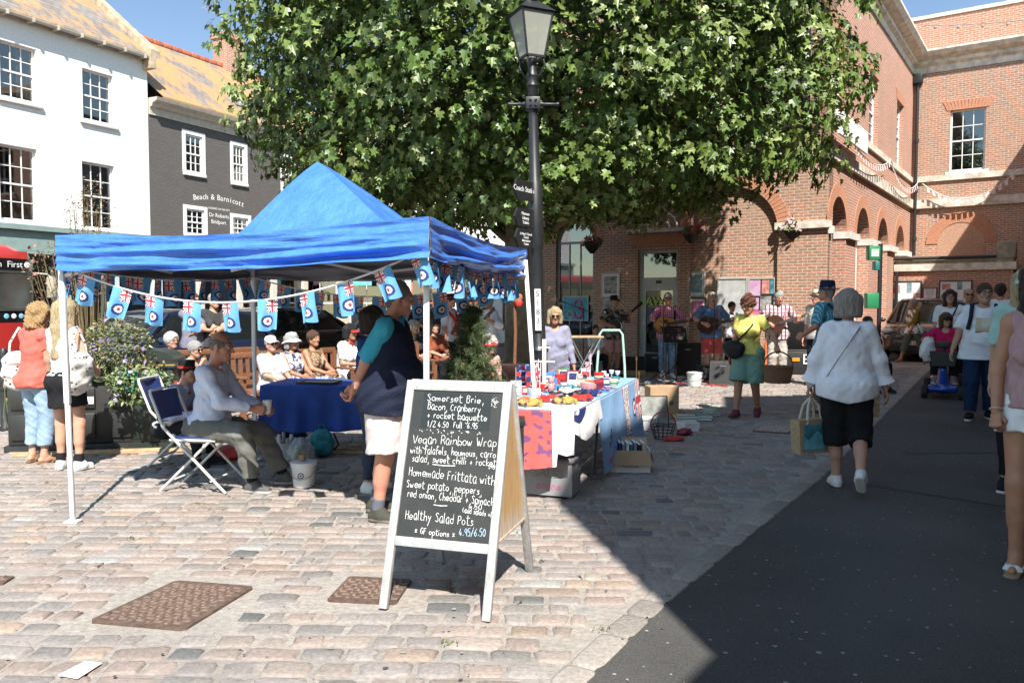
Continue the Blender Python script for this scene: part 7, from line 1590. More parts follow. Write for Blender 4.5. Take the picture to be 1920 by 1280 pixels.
board('notice_board','pale grey pinboard, nearly empty, on the town hall wall',((1346,521),(1402,592)),TO,TR,0,gfr,M('grey_felt',(.42,.43,.42),.9,.2,5));t,w_,h_,bo=board('poster_board','board with mauve, red and pink gig posters behind the plaid shirt man',((1404,521),(1454,596)),TO,TR,0,gfr,black_pl,[('poster',.06,.45,.05,.45,P1_),('poster',.5,.78,.05,.40,P2_),('poster',.8,.98,.05,.4,P3_),('poster',.06,.4,.5,.8,P1_),('poster',.45,.85,.46,.8,P4_),('poster',.06,.5,.82,.99,P5_)])
t,w_,h_,bo=board('notice_board','white town notice board right of the gig posters',((1464,523),(1533,568)),TO,TR,0,black_pl,paper);mb=MB()
for k in range(4):vs,fs=textmesh('NOTICES' if k==0 else('Market days and events','Town council','Arts centre programme')[k-1],.075 if k==0 else.04,'LEFT',.001);mb.T=uprightT((.45*w_ if k!=1 else.12,-.035,h_*(.82-k*.14)),0);mb.add(vs,fs)
mb.build('lettering',M('grey_ink',(.1,.1,.1),.8),bo)
for q,nm,m,lab in((((1128,512),(1163,557)),'framed_poster',P4_,'pale framed picture above the banjo player'),(((1291,509),(1322,555)),'framed_poster',P6_,'framed blue poster above the guitarist in the blue shirt'),(((1292,558),(1324,603)),'framed_poster',P5_,'black framed pink poster below the blue one'),(((1132,560),(1150,585)),'framed_poster',P4_,'small framed picture low beside the banjo player')):board(nm,lab,q,TO,TR,0,M('silver_frame',(.45,.45,.44),.4)if m is not P5_ else black_pl,paper,[('print',.16,.84,.14,.86,m)],.04,'poster')
t,w_,h_,bo=board('shop_poster','pink and teal swirl poster in the arched shop window',((1056,555),(1104,602)),TO,TR,.1,gfr,M('poster_teal',(.05,.30,.38),.5,.3,4),(),.03,'poster');mb=MB()
def sw(c,r,a0,a1,wd,mi):mb.tube([(c[0]+r*math.cos(R(a0+(a1-a0)*k/16)),-.024,c[1]+r*math.sin(R(a0+(a1-a0)*k/16)))for k in range(17)],wd,6,mi)
sw((w_*.6,h_*.68),.11,-90,200,.03,0);sw((w_*.62,h_*.32),.13,-200,90,.035,0);sw((w_*.3,h_*.25),.09,0,360,.02,1);mb.build('swirl',[M('swirl_pink',(.55,.08,.22),.5),M('swirl_pale',(.6,.45,.45),.5)],bo)
for q,lab in((((1667,527),(1727,602)),'left notice board on the low annex, full of small bills'),(((1761,526),(1822,585)),'notice board on the shaded half of the low annex')):board('notice_board',lab,q,AO,TR,0,black_pl,paper,[('bill',.1,.35,.1,.3,P2_),('bill',.55,.7,.05,.3,P6_),('bill',.75,.95,.3,.55,P2_),('bill',.45,.75,.62,.8,P6_),('bill',.08,.3,.45,.9,P3_)])
t,w_,h_,bo=board('wall_sign','small white sign between the two annex notice boards',((1730,539),(1757,561)),AO,TR,0,M('maroon_frame',(.2,.03,.03),.5),paper,(),.03,'sign');mb=MB()
for k in range(5):vs,fs=textmesh(('TOWN HALL','Please keep','this entrance','clear at all','times')[k],.05,'CENTER',.001);mb.T=uprightT((w_/2,-.024,h_*(.78-k*.15)),0);mb.add(vs,fs)
mb.build('lettering',MATS['grey_ink'],bo)
# green sign on a post with a green cabinet
gp=P(1648,600,21.5);grn=M('sign_green',(.02,.20,.085),.45,.1);t=thing('sign_post','dark post with green first aid cabinets beside the arcade','sign post',(gp.x,gp.y,0));mb=MB();zq=lambda y:CAMH+(568-y)*gp.y/F;mb.tube([(0,0,0),(0,0,zq(458))],.06,8);mb.build('post',blk_iron,t)
for y0,y1,w_,x in((462,488,.30,-.2),(549,578,.32,-.22),(490,507,.12,-.12)):mb=MB();mb.box((x-w_/2,-.12,zq(y1)),(x+w_/2,.1,zq(y0)),0,.02);sg_=mb.build('cabinet',grn if y0!=490 else M('teal_tag',(.02,.16,.14),.5),t)
mb=MB();mb.box((-.30,-.135,zq(482)),(-.10,-.121,zq(468)));mb.build('white_symbol',M('pale_green',(.4,.6,.45),.5),t)
# ---- hanging baskets
def basket_plant(label,x,y,Y,cols,fl,seed,r=.3,n=500):
 p=P(x,y,Y);t=plant('hanging_basket',label,p,[((0,0,0),(r,r,r*.8),.7),((0,0,-.3),(r*.6,r*.6,.3),.3)],n,cols,.07,seed,fl,60,8,'hanging basket',-.5,OVAL,.10);mb=MB();mb.lathe([(.05,-.25),(.18,-.1),(.22,0),(.2,0),(.04,-.22)],14);mb.build('basket',black_pl,t);mb=MB()
 for k in range(3):a=k*2.09;mb.tube([(.2*math.cos(a),.2*math.sin(a),0),(0,0,.5)],.006,4)
 mb.tube([(0,0,.5),(.2,.35,.62)],.012,5);mb.build('chain',blk_iron,t)
basket_plant('hanging basket of white and pink flowers on the corner pier',1487,432,19.4,[(.2,.24,.12),(.12,.17,.06)],(.65,.45,.48),3,.36,700);basket_plant('hanging basket of dark red flowers between door and corner pier',1296,438,20.6,[(.1,.14,.05),(.14,.16,.06)],(.45,.04,.05),4);basket_plant('hanging basket of red flowers beside the arched shop window',1110,458,21.7,[(.1,.14,.05),(.08,.12,.04)],(.5,.03,.06),6)
# ---- band gear on the ground
def amp(name,label,x,y,w_,d,h,rz,tilt=0,cat='loudspeaker'):
 p=G(x,y);t=thing(name,label,cat,p,R(rz));mb=MB();
 prof_=[(-d/2,0),(d/2,0),(d/2,h),(-d/2+tilt,h)]if tilt else[(-d/2,0),(d/2,0),(d/2,h),(-d/2,h)]
 mb.prism(prof_,-w_/2,w_/2,0,'x');mb.build('cabinet',black_pl,t);mb=MB();s_=tilt/h;mb.add([(-w_/2+.03,-d/2-.004+s_*.04,.04),(w_/2-.03,-d/2-.004+s_*.04,.04),(w_/2-.03,-d/2-.004+s_*(h-.04),h-.04),(-w_/2+.03,-d/2-.004+s_*(h-.04),h-.04)],[(0,1,2,3)]);mb.build('grille',M('grille_cloth',(.035,.035,.036),.9,.3,90),t);mb=MB();mb.box((-.06,-d/2-.012+s_*h*.8,h*.78),(.06,-d/2-.003+s_*h*.8,h*.81));mb.build('badge',steel,t);return t
amp('loudspeaker','large black amplifier behind the music stand',1283,702,.62,.4,.72,8);amp('loudspeaker','squat black amplifier beside the jeans of the check shirt guitarist',1226,696,.42,.35,.42,-5);amp('floor_monitor','black wedge monitor in front of the yellow top woman',1356,720,.50,.42,.46,-20,.18);amp('loudspeaker','dark case on the ground behind the wedge monitor',1322,712,.30,.3,.3,12)
def micstand(label,x,y,h,boom,rz):
 p=G(x,y);t=thing('microphone_stand',label,'microphone stand',p,R(rz));mb=MB()
 for k in range(3):a=k*2.09+.5;mb.tube([(0,0,.18),(.32*math.cos(a),.32*math.sin(a),.01)],.011,6)
 mb.tube([(0,0,.1),(0,0,h)],.011,8);mb.tube([(0,.25,h-.15),(0,-boom,h+.12)],.009,6);mb.build('stand',dsteel,t);mb=MB();mb.tube([(0,-boom+.02,h+.11),(0,-boom-.12,h+.15)],[.012,.016],8);mb.ball((0,-boom-.14,h+.155),.028,10);mb.build('microphone',M('mic_grey',(.1,.1,.1),.4,metal=.5),t)
micstand('microphone stand before the face of the check shirt guitarist',1243,712,1.5,.05,170);micstand('microphone stand before the blue shirted guitarist',1338,716,1.48,.05,170);micstand('microphone stand before the plaid shirt bassist',1459,712,1.5,.05,190);micstand('microphone stand with a long boom next to the folding trestle',1094,700,1.5,.45,250)
p=G(1266,712);t=thing('music_stand','black perforated music stand on a tripod','music stand',p,R(8));mb=MB()
for k in range(3):a=k*2.09+.3;mb.tube([(0,0,.3),(.33*math.cos(a),.33*math.sin(a),.01)],.012,6)
mb.tube([(0,0,.1),(0,0,.86)],.012,8);mb.build('tripod',dsteel,t);mb=MB();mb.T=Matrix.Translation((0,0,.78))@Matrix.Rotation(R(-22),4,'X');mb.prism(rect(-.26,.26,0,.36),-.004,.004,0,'y',[rect(-.125+i*.05,-.10+i*.05,.12+j*.055,.145+j*.055)for i in range(6)for j in range(4)]);mb.box((-.26,-.05,0),(.26,-.004,.008));mb.build('desk',dsteel,t)
bucket('plain white bucket on the cobbles in front of the music stand',*G(1302,724).xy,.15,.27,wpl)
cab=[('red',(.5,.03,.03),[(1225,690),(1232,712),(1250,720),(1290,716),(1335,722),(1362,724),(1345,717),(1320,720)]),('white',(.6,.6,.58),[(1290,660),(1300,690),(1285,708),(1262,716),(1240,712)]),('blue',(.1,.25,.4),[(1205,714),(1240,720),(1270,713),(1300,717),(1330,712)])]
for k,c,pts in cab:mb=MB();q=[G(*p_,z=.012)for p_ in pts];mb.tube([q[i].lerp(q[i+1],j/5)+Vector((.03*math.sin(i*3+j),.04*math.cos(j*2+i),0))for i in range(len(q)-1)for j in range(5)],.011,5);simple('cable',k+' cable snaking over the ground at the feet of the band','cable',mb,[M('cable_'+k,c,.5)])
p=G(1345,719);mb=MB();mb.tube([(.22*math.cos(k*.9)*(1-.006*k),.12*math.sin(k*.9),.015+.0012*k)for k in range(40)],.013,5);simple('cable_coil','loose coil of bright red cable beside the wedge monitor','cable',mb,[M('cable_coil',(.6,.05,.03),.5)],p)
# trestle, trolley, cases
p=Vector((XY(1096,14),14,0));t=thing('folding_trestle','wooden topped folding trestle with crossed legs beside the banjo player','table',p,R(5));t.scale=(.8,.8,1.28);mb=MB();mb.box((-.38,-.25,.78),(.38,.25,.80));mb.build('tabletop',straw,t)
for q in(-1,1):
 for s_ in(-1,1):mb=MB();mb.tube([(-.33*s_,q*.22,0),(.33*s_,q*.22,.78)],.013,6);mb.build('leg',steel,t)
p=Vector((XY(1146,14),14,0));t=thing('sack_trolley','pale green tubular trolley handle standing in front of the banjo player','trolley',p,R(-4));gtube=M('pale_green_tube',(.36,.56,.50),.4,.1);mb=MB();mb.tube([(-.26,0,0),(-.24,.02,.5),(-.20,.03,1.05),(-.15,.03,1.12),(.15,.03,1.12),(.20,.03,1.05),(.24,.02,.5),(.26,0,0)],.022,8);mb.build('handle',gtube,t);mb=MB();mb.box((-.3,-.2,.01),(.3,0,.025));mb.build('toe_plate',gtube,t)
p=G(1178,702);mb=MB();mb.prism([(-.22,0),(.22,0),(.22,.16),(-.18,.42)],-.32,.32,0,'x');mb.box((-.318,-.224,.003),(.318,-.21,.11),1);simple('instrument_case','sloping black topped case with a wooden front lip behind the stall','case',mb,[black_pl,straw],p,R(10))
p=G(1470,700);t=thing('tool_chest','open black gear case with orange catches at the feet of the bassist','case',p,R(-8));mb=MB();mb.box((-.1,-.25,0),(.75,.3,.52),0,.02);mb.build('case',black_pl,t);mb=MB();mb.T=Matrix.Translation((.3,.3,.52))@Matrix.Rotation(R(20),4,'X');mb.box((-.4,0,0),(.42,.08,.7),0,.02);mb.build('lid',black_pl,t);mb=MB();mb.box((.12,-.27,.3),(.28,-.252,.38));mb.build('catch',M('orange_catch',(.6,.25,.02),.4),t);mb=MB();mb.prism(rect(.36,.56,.24,.46),-.27,-.252,0,'y',[rect(.39,.53,.27,.34),rect(.39,.53,.36,.43)]);mb.build('label_frame',paper,t)
p=G(1436,690);mb=MB();mb.lathe([(.06,0),(.11,.02),(.05,.5),(.02,.75),(.001,.76)],12);simple('traffic_cone','slim orange cone beside the gear case','cone',mb,[M('cone_orange',(.6,.13,.02),.5)],p)
# ---- boxes and books on the cobbles by the stall
def cbox(label,x,y,w_,d,h,rz,two=None,open_=0):
 p=G(x,y);t=thing('cardboard_box',label,'box',p,R(rz));mb=MB();mb.prism(rect(-w_/2,w_/2,-d/2,d/2),.004,h,0,'z',[rect(-w_/2+.006,w_/2-.006,-d/2+.006,d/2-.006)]if open_ else());mb.box((-w_/2+.004,-d/2+.004,0),(w_/2-.004,d/2-.004,.006));mb.build('carton',two or card,t)
 if open_:
  for(x0,y0,x1,y1,dx,dy)in((-1,-1,1,-1,0,-1),(1,-1,1,1,1,0),(-1,1,1,1,0,.6)):mb=MB();a=Vector((x0*w_/2,y0*d/2,h));b_=Vector((x1*w_/2,y1*d/2,h));o=Vector((dx*.04,dy*.05,-.13))if dy<=0 else Vector((0,.12,.06));mb.add([a,b_,b_+o,a+o],[(0,1,2,3)]);mb.build('flap',card,t)
 return t
t=cbox('large tan cardboard box standing at the edge of the building shade',1240,782,.40,.34,.44,4);mb=MB();mb.add([(.09+.035*math.cos(k*.52),-.172,.22+.035*math.sin(k*.52))for k in range(12)],[tuple(range(12))]);mb.build('stamp',M('grey_stamp',(.1,.1,.1),.8),t)
t=cbox('open white cardboard box packed with books beside the blue cloth',1180,880,.37,.30,.21,-4,paper,1);p=G(1180,880)
mb=MB()
vs,fs=textmesh('Office',.06,'CENTER',.001);mb.T=uprightT((0,-.1515,.05),0);mb.add(vs,fs);mb.build('print',M('violet_print',(.25,.15,.35),.8),t)
for k in range(8):mb=MB();mb.box((-.01,-.09,0),(.012,.09,.2));mb.box((-.008,-.088,.2),(.010,.088,.203),1);mb.box((.0121,-.09,0),(.0141,.09,.203));simple('book',('blue','dark','pale','white','teal','grey','black','cream')[k]+' backed book upright in the open white box, number %s from its left'%('one two three four five six seven eight'.split()[k]),'book',mb,[gc[('blue','navy','grey','white','teal','grey','black','cream')[k]],paper],Vector((p.x-.14+k*.036,p.y-.02+.01*(k%3),.06+.015*(k%2))),R(-4+k))
p=G(1222,800);mb=MB();mb.T=Matrix.Rotation(R(-16),4,'X');mb.box((-.24,-.008,0),(.24,.008,.40));mb.box((-.225,-.011,.015),(.225,-.0085,.385),1);simple('landscape_picture','large framed greyish landscape picture leaning on the cardboard box','picture',mb,[dsteel,M('landscape_print',(.10,.12,.10),.4,0,7,col2=(.34,.33,.30))],p+Vector((0,.05,.0)),R(4))
for k,(x,y,c,w_,rz,lab)in enumerate([(1285,792,'green',.3,-18,'green edged book stack on the cobbles, nearest the picture'),(1318,786,'green',.26,-20,'green and white magazine stack right of the others'),(1290,806,'white',.22,5,'white magazine lying in front of the green book stack'),(1255,772,'black',.2,10,'black book behind the green stack'),(1335,778,'green',.15,20,'bright green slip beyond the magazine stack'),(1205,795,'blue',.26,12,'blue and white magazine leaning before the landscape picture')]):
 p=G(x,y);mb=MB()
 for j in range(3-k%2):mb.at((0,0,j*.035),.12*j);mb.box((-w_/2,-.11,0),(w_/2,.11,.004));mb.box((-w_/2+.004,-.107,.0042),(w_/2-.004,.107,.029),1);mb.box((-w_/2,-.11,.0292),(w_/2,.11,.033));mb.box((-w_/2+.03,-.08,.0332),(w_/2-.03,.07,.0345),2)
 simple('magazine_stack',lab,'books',mb,[gc[c],paper,P6_ if k%2 else gc['cream']],p,R(rz))
p=G(1243,822);t=thing('wire_basket','round wire basket with a red handle on the cobbles','basket',p);mb=MB()
for z,r in((.0,.10),(.08,.13),(.15,.15)):mb.tube([(r*math.cos(k*.314),r*math.sin(k*.314),z+.008)for k in range(21)],.006,5)
for k in range(14):a=k*.449;mb.tube([(.10*math.cos(a),.10*math.sin(a),.008),(.15*math.cos(a),.15*math.sin(a),.155)],.004,4)
mb.build('basket',dsteel,t);mb=MB();mb.tube([(.15*math.cos(a),0,.15+.17*math.sin(a))for a in[math.pi*k/12 for k in range(13)]],.008,6);mb.build('handle',gc['red'],t)
blob('red_scarf','red scarf flopped on the cobbles by the wire basket','scarf',G(1262,826),(.13,.06,.025),gc['red'],3,.3);blob('red_sandal','pair of dark red slippers on the cobbles near the books','slippers',G(1283,815),(.1,.07,.04),gc['maroon'],6,.35)
p=G(1213,806);t=bucket('white wicker style bin next to the open book box',p.x,p.y,.11,.16,wpl)
for k,(x,Y,h)in enumerate(((1190,11.6,.5),(1199,11.7,.6),(1194,11.9,.8))):mb=MB();mb.tube([(0,0,0),(0,0,h)],.008,6);mb.tube([(0,0,h-.06),(0,0,h)],.014,6);simple('iron_rod',('short','middle','tall')[k]+' twisted iron candle rod standing beyond the stall corner','candle rod',mb,[M('brass',(.2,.13,.06),.4,metal=.6)],(XY(x,Y),Y,0))
p=Vector((XY(965,9.6),9.6,0));mb=MB();mb.lathe([(.16,0),(.16,.1),(.11,.16),(.10,.70),(.13,.74),(.17,.8),(.17,.86),(.001,.87)],20);simple('iron_pedestal','dark reddish iron pedestal behind the white gazebo leg','pedestal',mb,[M('red_black_iron',(.05,.022,.018),.5,.3)],p);mb=MB();mb.tube([(0,0,.87),(.01,0,1.25),(.0,0,1.6)],.02,8);mb.ball((0,0,1.66),(.10,.09,.09),10,1);mb.ball((.05,-.05,1.60),(.05,.04,.05),8,2);simple('puppet_staff','wooden staff with an orange ragged head standing on the pedestal','staff',mb,[wood,M('orange_rag',(.45,.18,.06),.9,.5,20,.8,20),gc['red']],p)
# ================================================================ THE PEOPLE
def patt(key,kind,c1,c2,sc=8,c3=None,rough=.85):
 "woven or printed cloth in object space: stripes, check, floral, dots"
 m,n,l,b=newmat(key);tc=n.new('ShaderNodeTexCoord');v=tc.outputs['Object'];sx=n.new('ShaderNodeSeparateXYZ');l.new(v,sx.inputs[0])
 def wave(o,s_,th):
  a=n.new('ShaderNodeMath');a.operation='MULTIPLY';a.inputs[1].default_value=s_;l.new(o,a.inputs[0]);f=n.new('ShaderNodeMath');f.operation='FRACT';l.new(a.outputs[0],f.inputs[0]);g=n.new('ShaderNodeMath');g.operation='LESS_THAN';g.inputs[1].default_value=th;l.new(f.outputs[0],g.inputs[0]);return g.outputs[0]
 if kind=='stripe':c=mixc(n,l,wave(sx.outputs[0],sc,.4),c1,c2)
 elif kind=='check':c=mixc(n,l,wave(sx.outputs[0],sc,.35),c1,c2);c=mixc(n,l,wave(sx.outputs[2],sc,.35),c,mixc(n,l,.6,c,c3 or c2))
 elif kind=='dots':
  vo=n.new('ShaderNodeTexVoronoi');vo.inputs['Scale'].default_value=sc;vo.inputs['Randomness'].default_value=.5;l.new(v,vo.inputs[0]);g=n.new('ShaderNodeMath');g.operation='LESS_THAN';g.inputs[1].default_value=.26;l.new(vo.outputs['Distance'],g.inputs[0]);c=mixc(n,l,g.outputs[0],c1,c2)
 else:z=noise(n,l,v,sc,3,.5);c=mixc(n,l,ramp(n,l,z,.47,.53),c1,c2);z2=noise(n,l,v,sc*1.7,2);c=mixc(n,l,ramp(n,l,z2,.60,.64),c,c3 or c2)
 l.new(c,b.inputs['Base Color']);b.inputs['Roughness'].default_value=rough;b.inputs['Specular IOR Level'].default_value=.2;bumpn(n,l,b,noise(n,l,v,50,3),.2,.01);return m
wht=cloth('white_linen',(.80,.80,.80));wsh=M('white_sole',(.66,.65,.62),.6);blk=cloth('black_cloth',(.014,.014,.016));bsole=M('dark_sole',(.05,.045,.04),.7);navyc=cloth('navy_cloth',(.016,.022,.05));jeans=cloth('blue_jeans',(.035,.07,.15),var=.3,scale=14);ljeans=cloth('light_jeans',(.26,.36,.47),var=.15);sole2=M('pale_sole',(.42,.40,.36),.7);tan=cloth('tan_leather',(.22,.12,.06),rough=.6)
wtr=('shoe',cloth('white_trainer',(.70,.70,.70)),wsh);btr=('shoe',cloth('black_trainer',(.022,.022,.024)),bsole)
def strap(p,pts,r,m,name='strap',par=None):mb=MB();mb.tube(pts,r,6);return piece(p,name,mb,m,par)
def held(name,label,cat,p,loc,X,Yn,mk):
 "a thing placed in the frame of a person: X is its long axis, Yn its front normal (person's metres)"
 X=Vector(X).normalized();Yn=Vector(Yn);Yn=(Yn-X*X.dot(Yn)).normalized();Z=X.cross(Yn);A=Matrix(((X.x,Yn.x,Z.x),(X.y,Yn.y,Z.y),(X.z,Yn.z,Z.z)));Wm=p['T'].to_3x3();s_=p['s'];rot=(Wm@A)*(1/s_);t=thing(name,label,cat,p['W'](loc),rot=rot.to_euler());mk(t);return t
D_=-1
# --- two women at the planter
p=person('curly blond woman in a coral top and pale jeans leaning over the planter',G(72,866).xy,155,1.60,'f',top=('shirt',.62,cloth('coral',(.55,.13,.10)),{'loose':.03,'hem':-.12}),bottom=('trousers',1.75,ljeans,{'wide':.02}),shoes=('sandal',tan,tan),girth=.94,hair=('curly','blond',{'len':-.14,'e':.022,'amp':.008}),res=.011,pose=dict(wrL=(-.18,.22,.98),hyaw=20,hpitch=12))
def tote(label,p,q,m,w_=.19,h_=.34,fwd=0):
 def mk(t):
  F_=Field(.012);F_.ell((0,0,-.42),(w_,.085,.20),.05);F_.cone((-w_*.5,0,-.30),(w_*.5,0,-.30),.07,.07,.06);F_.post.append(lambda d,g:d+wob(g,22,.007,4));V,Q=F_.mesh();meshobj('bag_body',npmesh('bag_body',V,Q,m),t)
  for s_ in(-1,1):mb=MB();mb.tube([(s_*.10,.03,-.32),(s_*.09,.01,-.12),(.0,0,.03),(-.0,-.0,.03)],.011,6);mb.build('strap',m,t)
 held('tote_bag',label,'bag',p,p['sh'][q]+Vector((q*.085,-.02+fwd,.03)),(0,-q,0),(q,0,0),mk)
dots=patt('dotted_canvas','dots',(.68,.66,.62),(.08,.08,.08),22)
tote('white tote with dark dots hanging from the shoulder of the coral top woman',p,-1,dots)
p=person('young woman with very long fair hair, sleeveless white top and black flared shorts',G(127,880).xy,172,1.63,'f',top=('top',0,wht,{'hem':.03}),bottom=('skirt',.62,blk,{'wide':.05}),shoes=wtr+(blk,),girth=.92,hair=('long','fair',{'len':-.46}),res=.011,pose=dict(hyaw=28,wrR=(.20,.20,1.02),wrL=(-.25,.10,.85),ankR=(.13,0,.085),ankL=(-.09,.02,.085)))
tote('white tote with dark dots on the back of the long haired girl',p,1,dots,.18,fwd=-.09)
# --- seated man with a cup, and the one behind him
p=person('seated balding man in a pale blue shirt and grey trousers holding a cup',(G(384,912).x+.02,G(384,912).y+.02),86,1.76,'m',belly=.35,girth=1.06,tone='ruddy',top=('shirt',1.9,cloth('pale_blue_shirt',(.60,.65,.80)),{'collar':1,'hem':.0,'wrinkle':.006,'se':.02}),bottom=('trousers',1.9,cloth('grey_trousers',(.15,.15,.135)),{'wide':.014,'e':.014,'wrinkle':.006}),shoes=('shoe',cloth('grey_leather',(.10,.095,.09),rough=.4),sole2,blk),hair=('fringe','greyshort'),res=.0105,pose=dict(pelvis=(0,0,.545),lean=9,ankR=(.19,.48,.085),ankL=(-.14,.62,.085),kneeR=(.35,.5,1),kneeL=(-.25,.5,1),wrR=(.13,.46,.70),wrL=(-.10,.45,.68),handR='grip',handL='relaxed',palmR=(-1,0,-.2),hpitch=4))
mb=MB();mb.lathe([(.028,0),(.038,.10),(.040,.102),(.040,.115),(.03,.118),(.001,.118)],16);q=p['W'](p['J'][('grip',1)]+Vector((-.04,.02,-.03)));simple('coffee_cup','white paper coffee cup with a lid in the hand of the seated man','cup',mb,[paper],q)
red=cloth('red_felt',(.45,.03,.025));p=person('person in a black and red brimmed hat seated behind the balding man',(-3.40,7.85),80,1.5,'m',top=('shirt',1.8,cloth('lilac_shirt',(.42,.44,.6)),{'collar':1,'hem':-.02}),bottom=('trousers',1.9,blk),shoes=btr,hair=('short','dark'),hat=('top',blk,red,-2),res=.013,pose=dict(pelvis=(0,0,.44),lean=22,ankR=(.13,.42,.085),ankL=(-.12,.45,.085),kneeR=(.05,.5,1),kneeL=(-.05,.5,1),wrR=(.1,.42,.6),wrL=(-.1,.42,.6),hpitch=-10))
mb=MB();mb.tube([p['neck']+p['Rt']@Vector((.085*math.sin(a),.08*math.cos(a),.0-.05*max(0,math.cos(a))))for a in[k*.3142 for k in range(21)]],.026,8);piece(p,'neckerchief',mb,red)
# --- man in the vest, woman behind him
nv=cloth('navy_fleece',(.013,.018,.038),bump=.35);p=person('stout man in navy body warmer, teal polo and white shorts, hands behind his back',(XY(727,5.9),5.9),82,1.765,'m',belly=.75,girth=1.12,tone='ruddy',top=('shirt',.95,cloth('teal_polo',(.05,.36,.50)),{'collar':1,'se':.03,'e':.014,'hem':.06}),bottom=('shorts',.98,cloth('stone_shorts',(.62,.53,.51)),{'wide':.045,'e':.03}),shoes=('shoe',cloth('khaki_trainer',(.06,.06,.05)),M('mud_sole',(.18,.16,.12),.8),cloth('grey_sock',(.12,.13,.16))),hair=('short','greyshort',{'e':.007,'recede':1}),layer=('vest',0,nv,{'hem':-.16,'lower':.06,'e':.036}),res=.0095,pose=dict(wrR=(.10,-.24,.93),wrL=(-.02,-.27,.95),elR=(1,-.6,0),elL=(-1,-.6,0),handR='pinch',handL='pinch',fdR=(-.6,-.35,-.6),fdL=(.5,-.2,-.7),palmR=(-.2,-1,.2),palmL=(.2,-1,0),hyaw=-14,hpitch=5,lean=4,ankR=(.12,-.05,.085),ankL=(-.12,-.14,.085)))
p=person('woman in dark jeans standing half hidden behind the man in the body warmer',(XY(694,6.75),6.75),80,1.56,'f',top=('shirt',1,cloth('deep_blue',(.02,.05,.2)),{'loose':.03,'hem':-.1}),bottom=('trousers',1.9,cloth('dark_jeans',(.03,.045,.075))),shoes=wtr,hair=('bob','dark'),res=.012)
# --- woman behind the stall
p=person('blond woman in a slate grey long sleeved top and sunglasses behind the stall',(XY(1040,10.2),10.2),-4,1.545,'f',belly=.45,bust=1.1,girth=1.12,tone='tan',top=('top',1.85,cloth('slate_top',(.24,.24,.32),bump=.3),{'hem':-.2,'loose':.015,'vneck':.035,'wrinkle':.004}),bottom=('trousers',1.9,blk),shoes=btr,hair=('bob','fair',{'len':-.10,'e':.016}),glasses='sun',res=.012,pose=dict(hpitch=4,hyaw=-6,wrR=(.30,.10,.86),wrL=(-.29,.10,.86)))
# --- the band
gbod=[M('guitar_top',(.42,.19,.045),.25,.25,6,coat=.6),M('guitar_dark',(.05,.02,.012),.3,.2,coat=.5),M('fret_wood',(.035,.02,.014),.5),M('guitar_binding',(.6,.5,.35),.4)]
def guitar(t,top=0,kind='acoustic'):
 N_=40;out=[]
 for k in range(N_):
  a=2*math.pi*k/N_;x=.245*math.cos(a);wv=.5*(1-math.cos(a));r_=.150+.045*math.cos(2*a)*-.6+.03*-math.cos(a);y=r_*math.sin(a)*(1-.22*math.exp(-((x-.06)/.07)**2))*1.08
  if kind=='bass' and x>.02:y*=1+.35*math.exp(-((abs(y)-.14)/.05)**2)-.35*(abs(y)<.07)
  out.append((x,y))
 th=.10 if kind=='acoustic' else.045;mb=MB();mb.T=Matrix(((1,0,0,0),(0,0,1,0),(0,1,0,0),(0,0,0,1)));mb.prism(out,-th/2,th/2,1);mb.prism([(x*.975,y*.965)for x,y in out],th/2,th/2+.002,top)
 if kind=='acoustic':mb.prism([(.06+.048*math.cos(a),.048*math.sin(a))for a in[k*.2618 for k in range(24)]],th/2+.002,th/2+.0035,2);mb.prism([(-.02,-.03),(.05,-.05),(.06,-.10),(-.04,-.11)],th/2+.002,th/2+.0032,1)
 mb.box((-.13,-.06,th/2+.002),(-.105,.06,th/2+.012),2);mb.build('body',gbod,t);L=.58 if kind=='acoustic' else.72;mb=MB();mb.T=Matrix(((1,0,0,0),(0,0,1,0),(0,1,0,0),(0,0,0,1)));mb.box((.10,-.027,th/2+.0036),(L,.027,th/2+.018),0);mb.box((.2,-.02,th/2-.02),(L,.02,th/2+.0036),1);mb.prism([(L,-.03),(L+.16,-.04),(L+.17,0),(L+.16,.04),(L,.03)],th/2-.01,th/2+.008,0)
 for i in range(3):
  for s_ in(-1,1):mb.tube([(L+.04+i*.045,s_*.035,th/2),(L+.04+i*.045,s_*.062,th/2)],.007,6,2)
 for i in range(4):mb.box((-.12,-.015+i*.01,th/2+.0185),(L+.02,-.0135+i*.01,th/2+.0195),2)
 mb.build('neck',[gbod[2],gbod[1],steel],t)
def banjo(t):
 mb=MB();mb.T=Matrix.Rotation(R(-90),4,'X');mb.lathe([(.145,-.05),(.15,-.045),(.15,.045),(.142,.05),(.135,.046),(.001,.046)],28);mb.build('drum',[dsteel],t);mb=MB();mb.T=Matrix.Rotation(R(-90),4,'X');mb.lathe([(.13,.0465),(.13,.049),(.001,.049)],28);mb.build('drum_head',M('smoky_head',(.05,.05,.055),.3),t)
 mb=MB()
 for k in range(20):a=k*.314;mb.tube([(.152*math.cos(a),-.03,.152*math.sin(a)),(.152*math.cos(a),.05,.152*math.sin(a))],.005,5)
 mb.tube([(.148*math.cos(k*.314),.052,.148*math.sin(k*.314))for k in range(21)],.006,5);mb.build('hooks',steel,t);mb=MB();mb.box((.14,.02,-.024),(.72,.045,.024));mb.prism([(.72,-.03),(.86,-.04),(.87,.0),(.86,.04),(.72,.03)],.02,.036,0,'y');mb.build('neck',gbod[2],t)
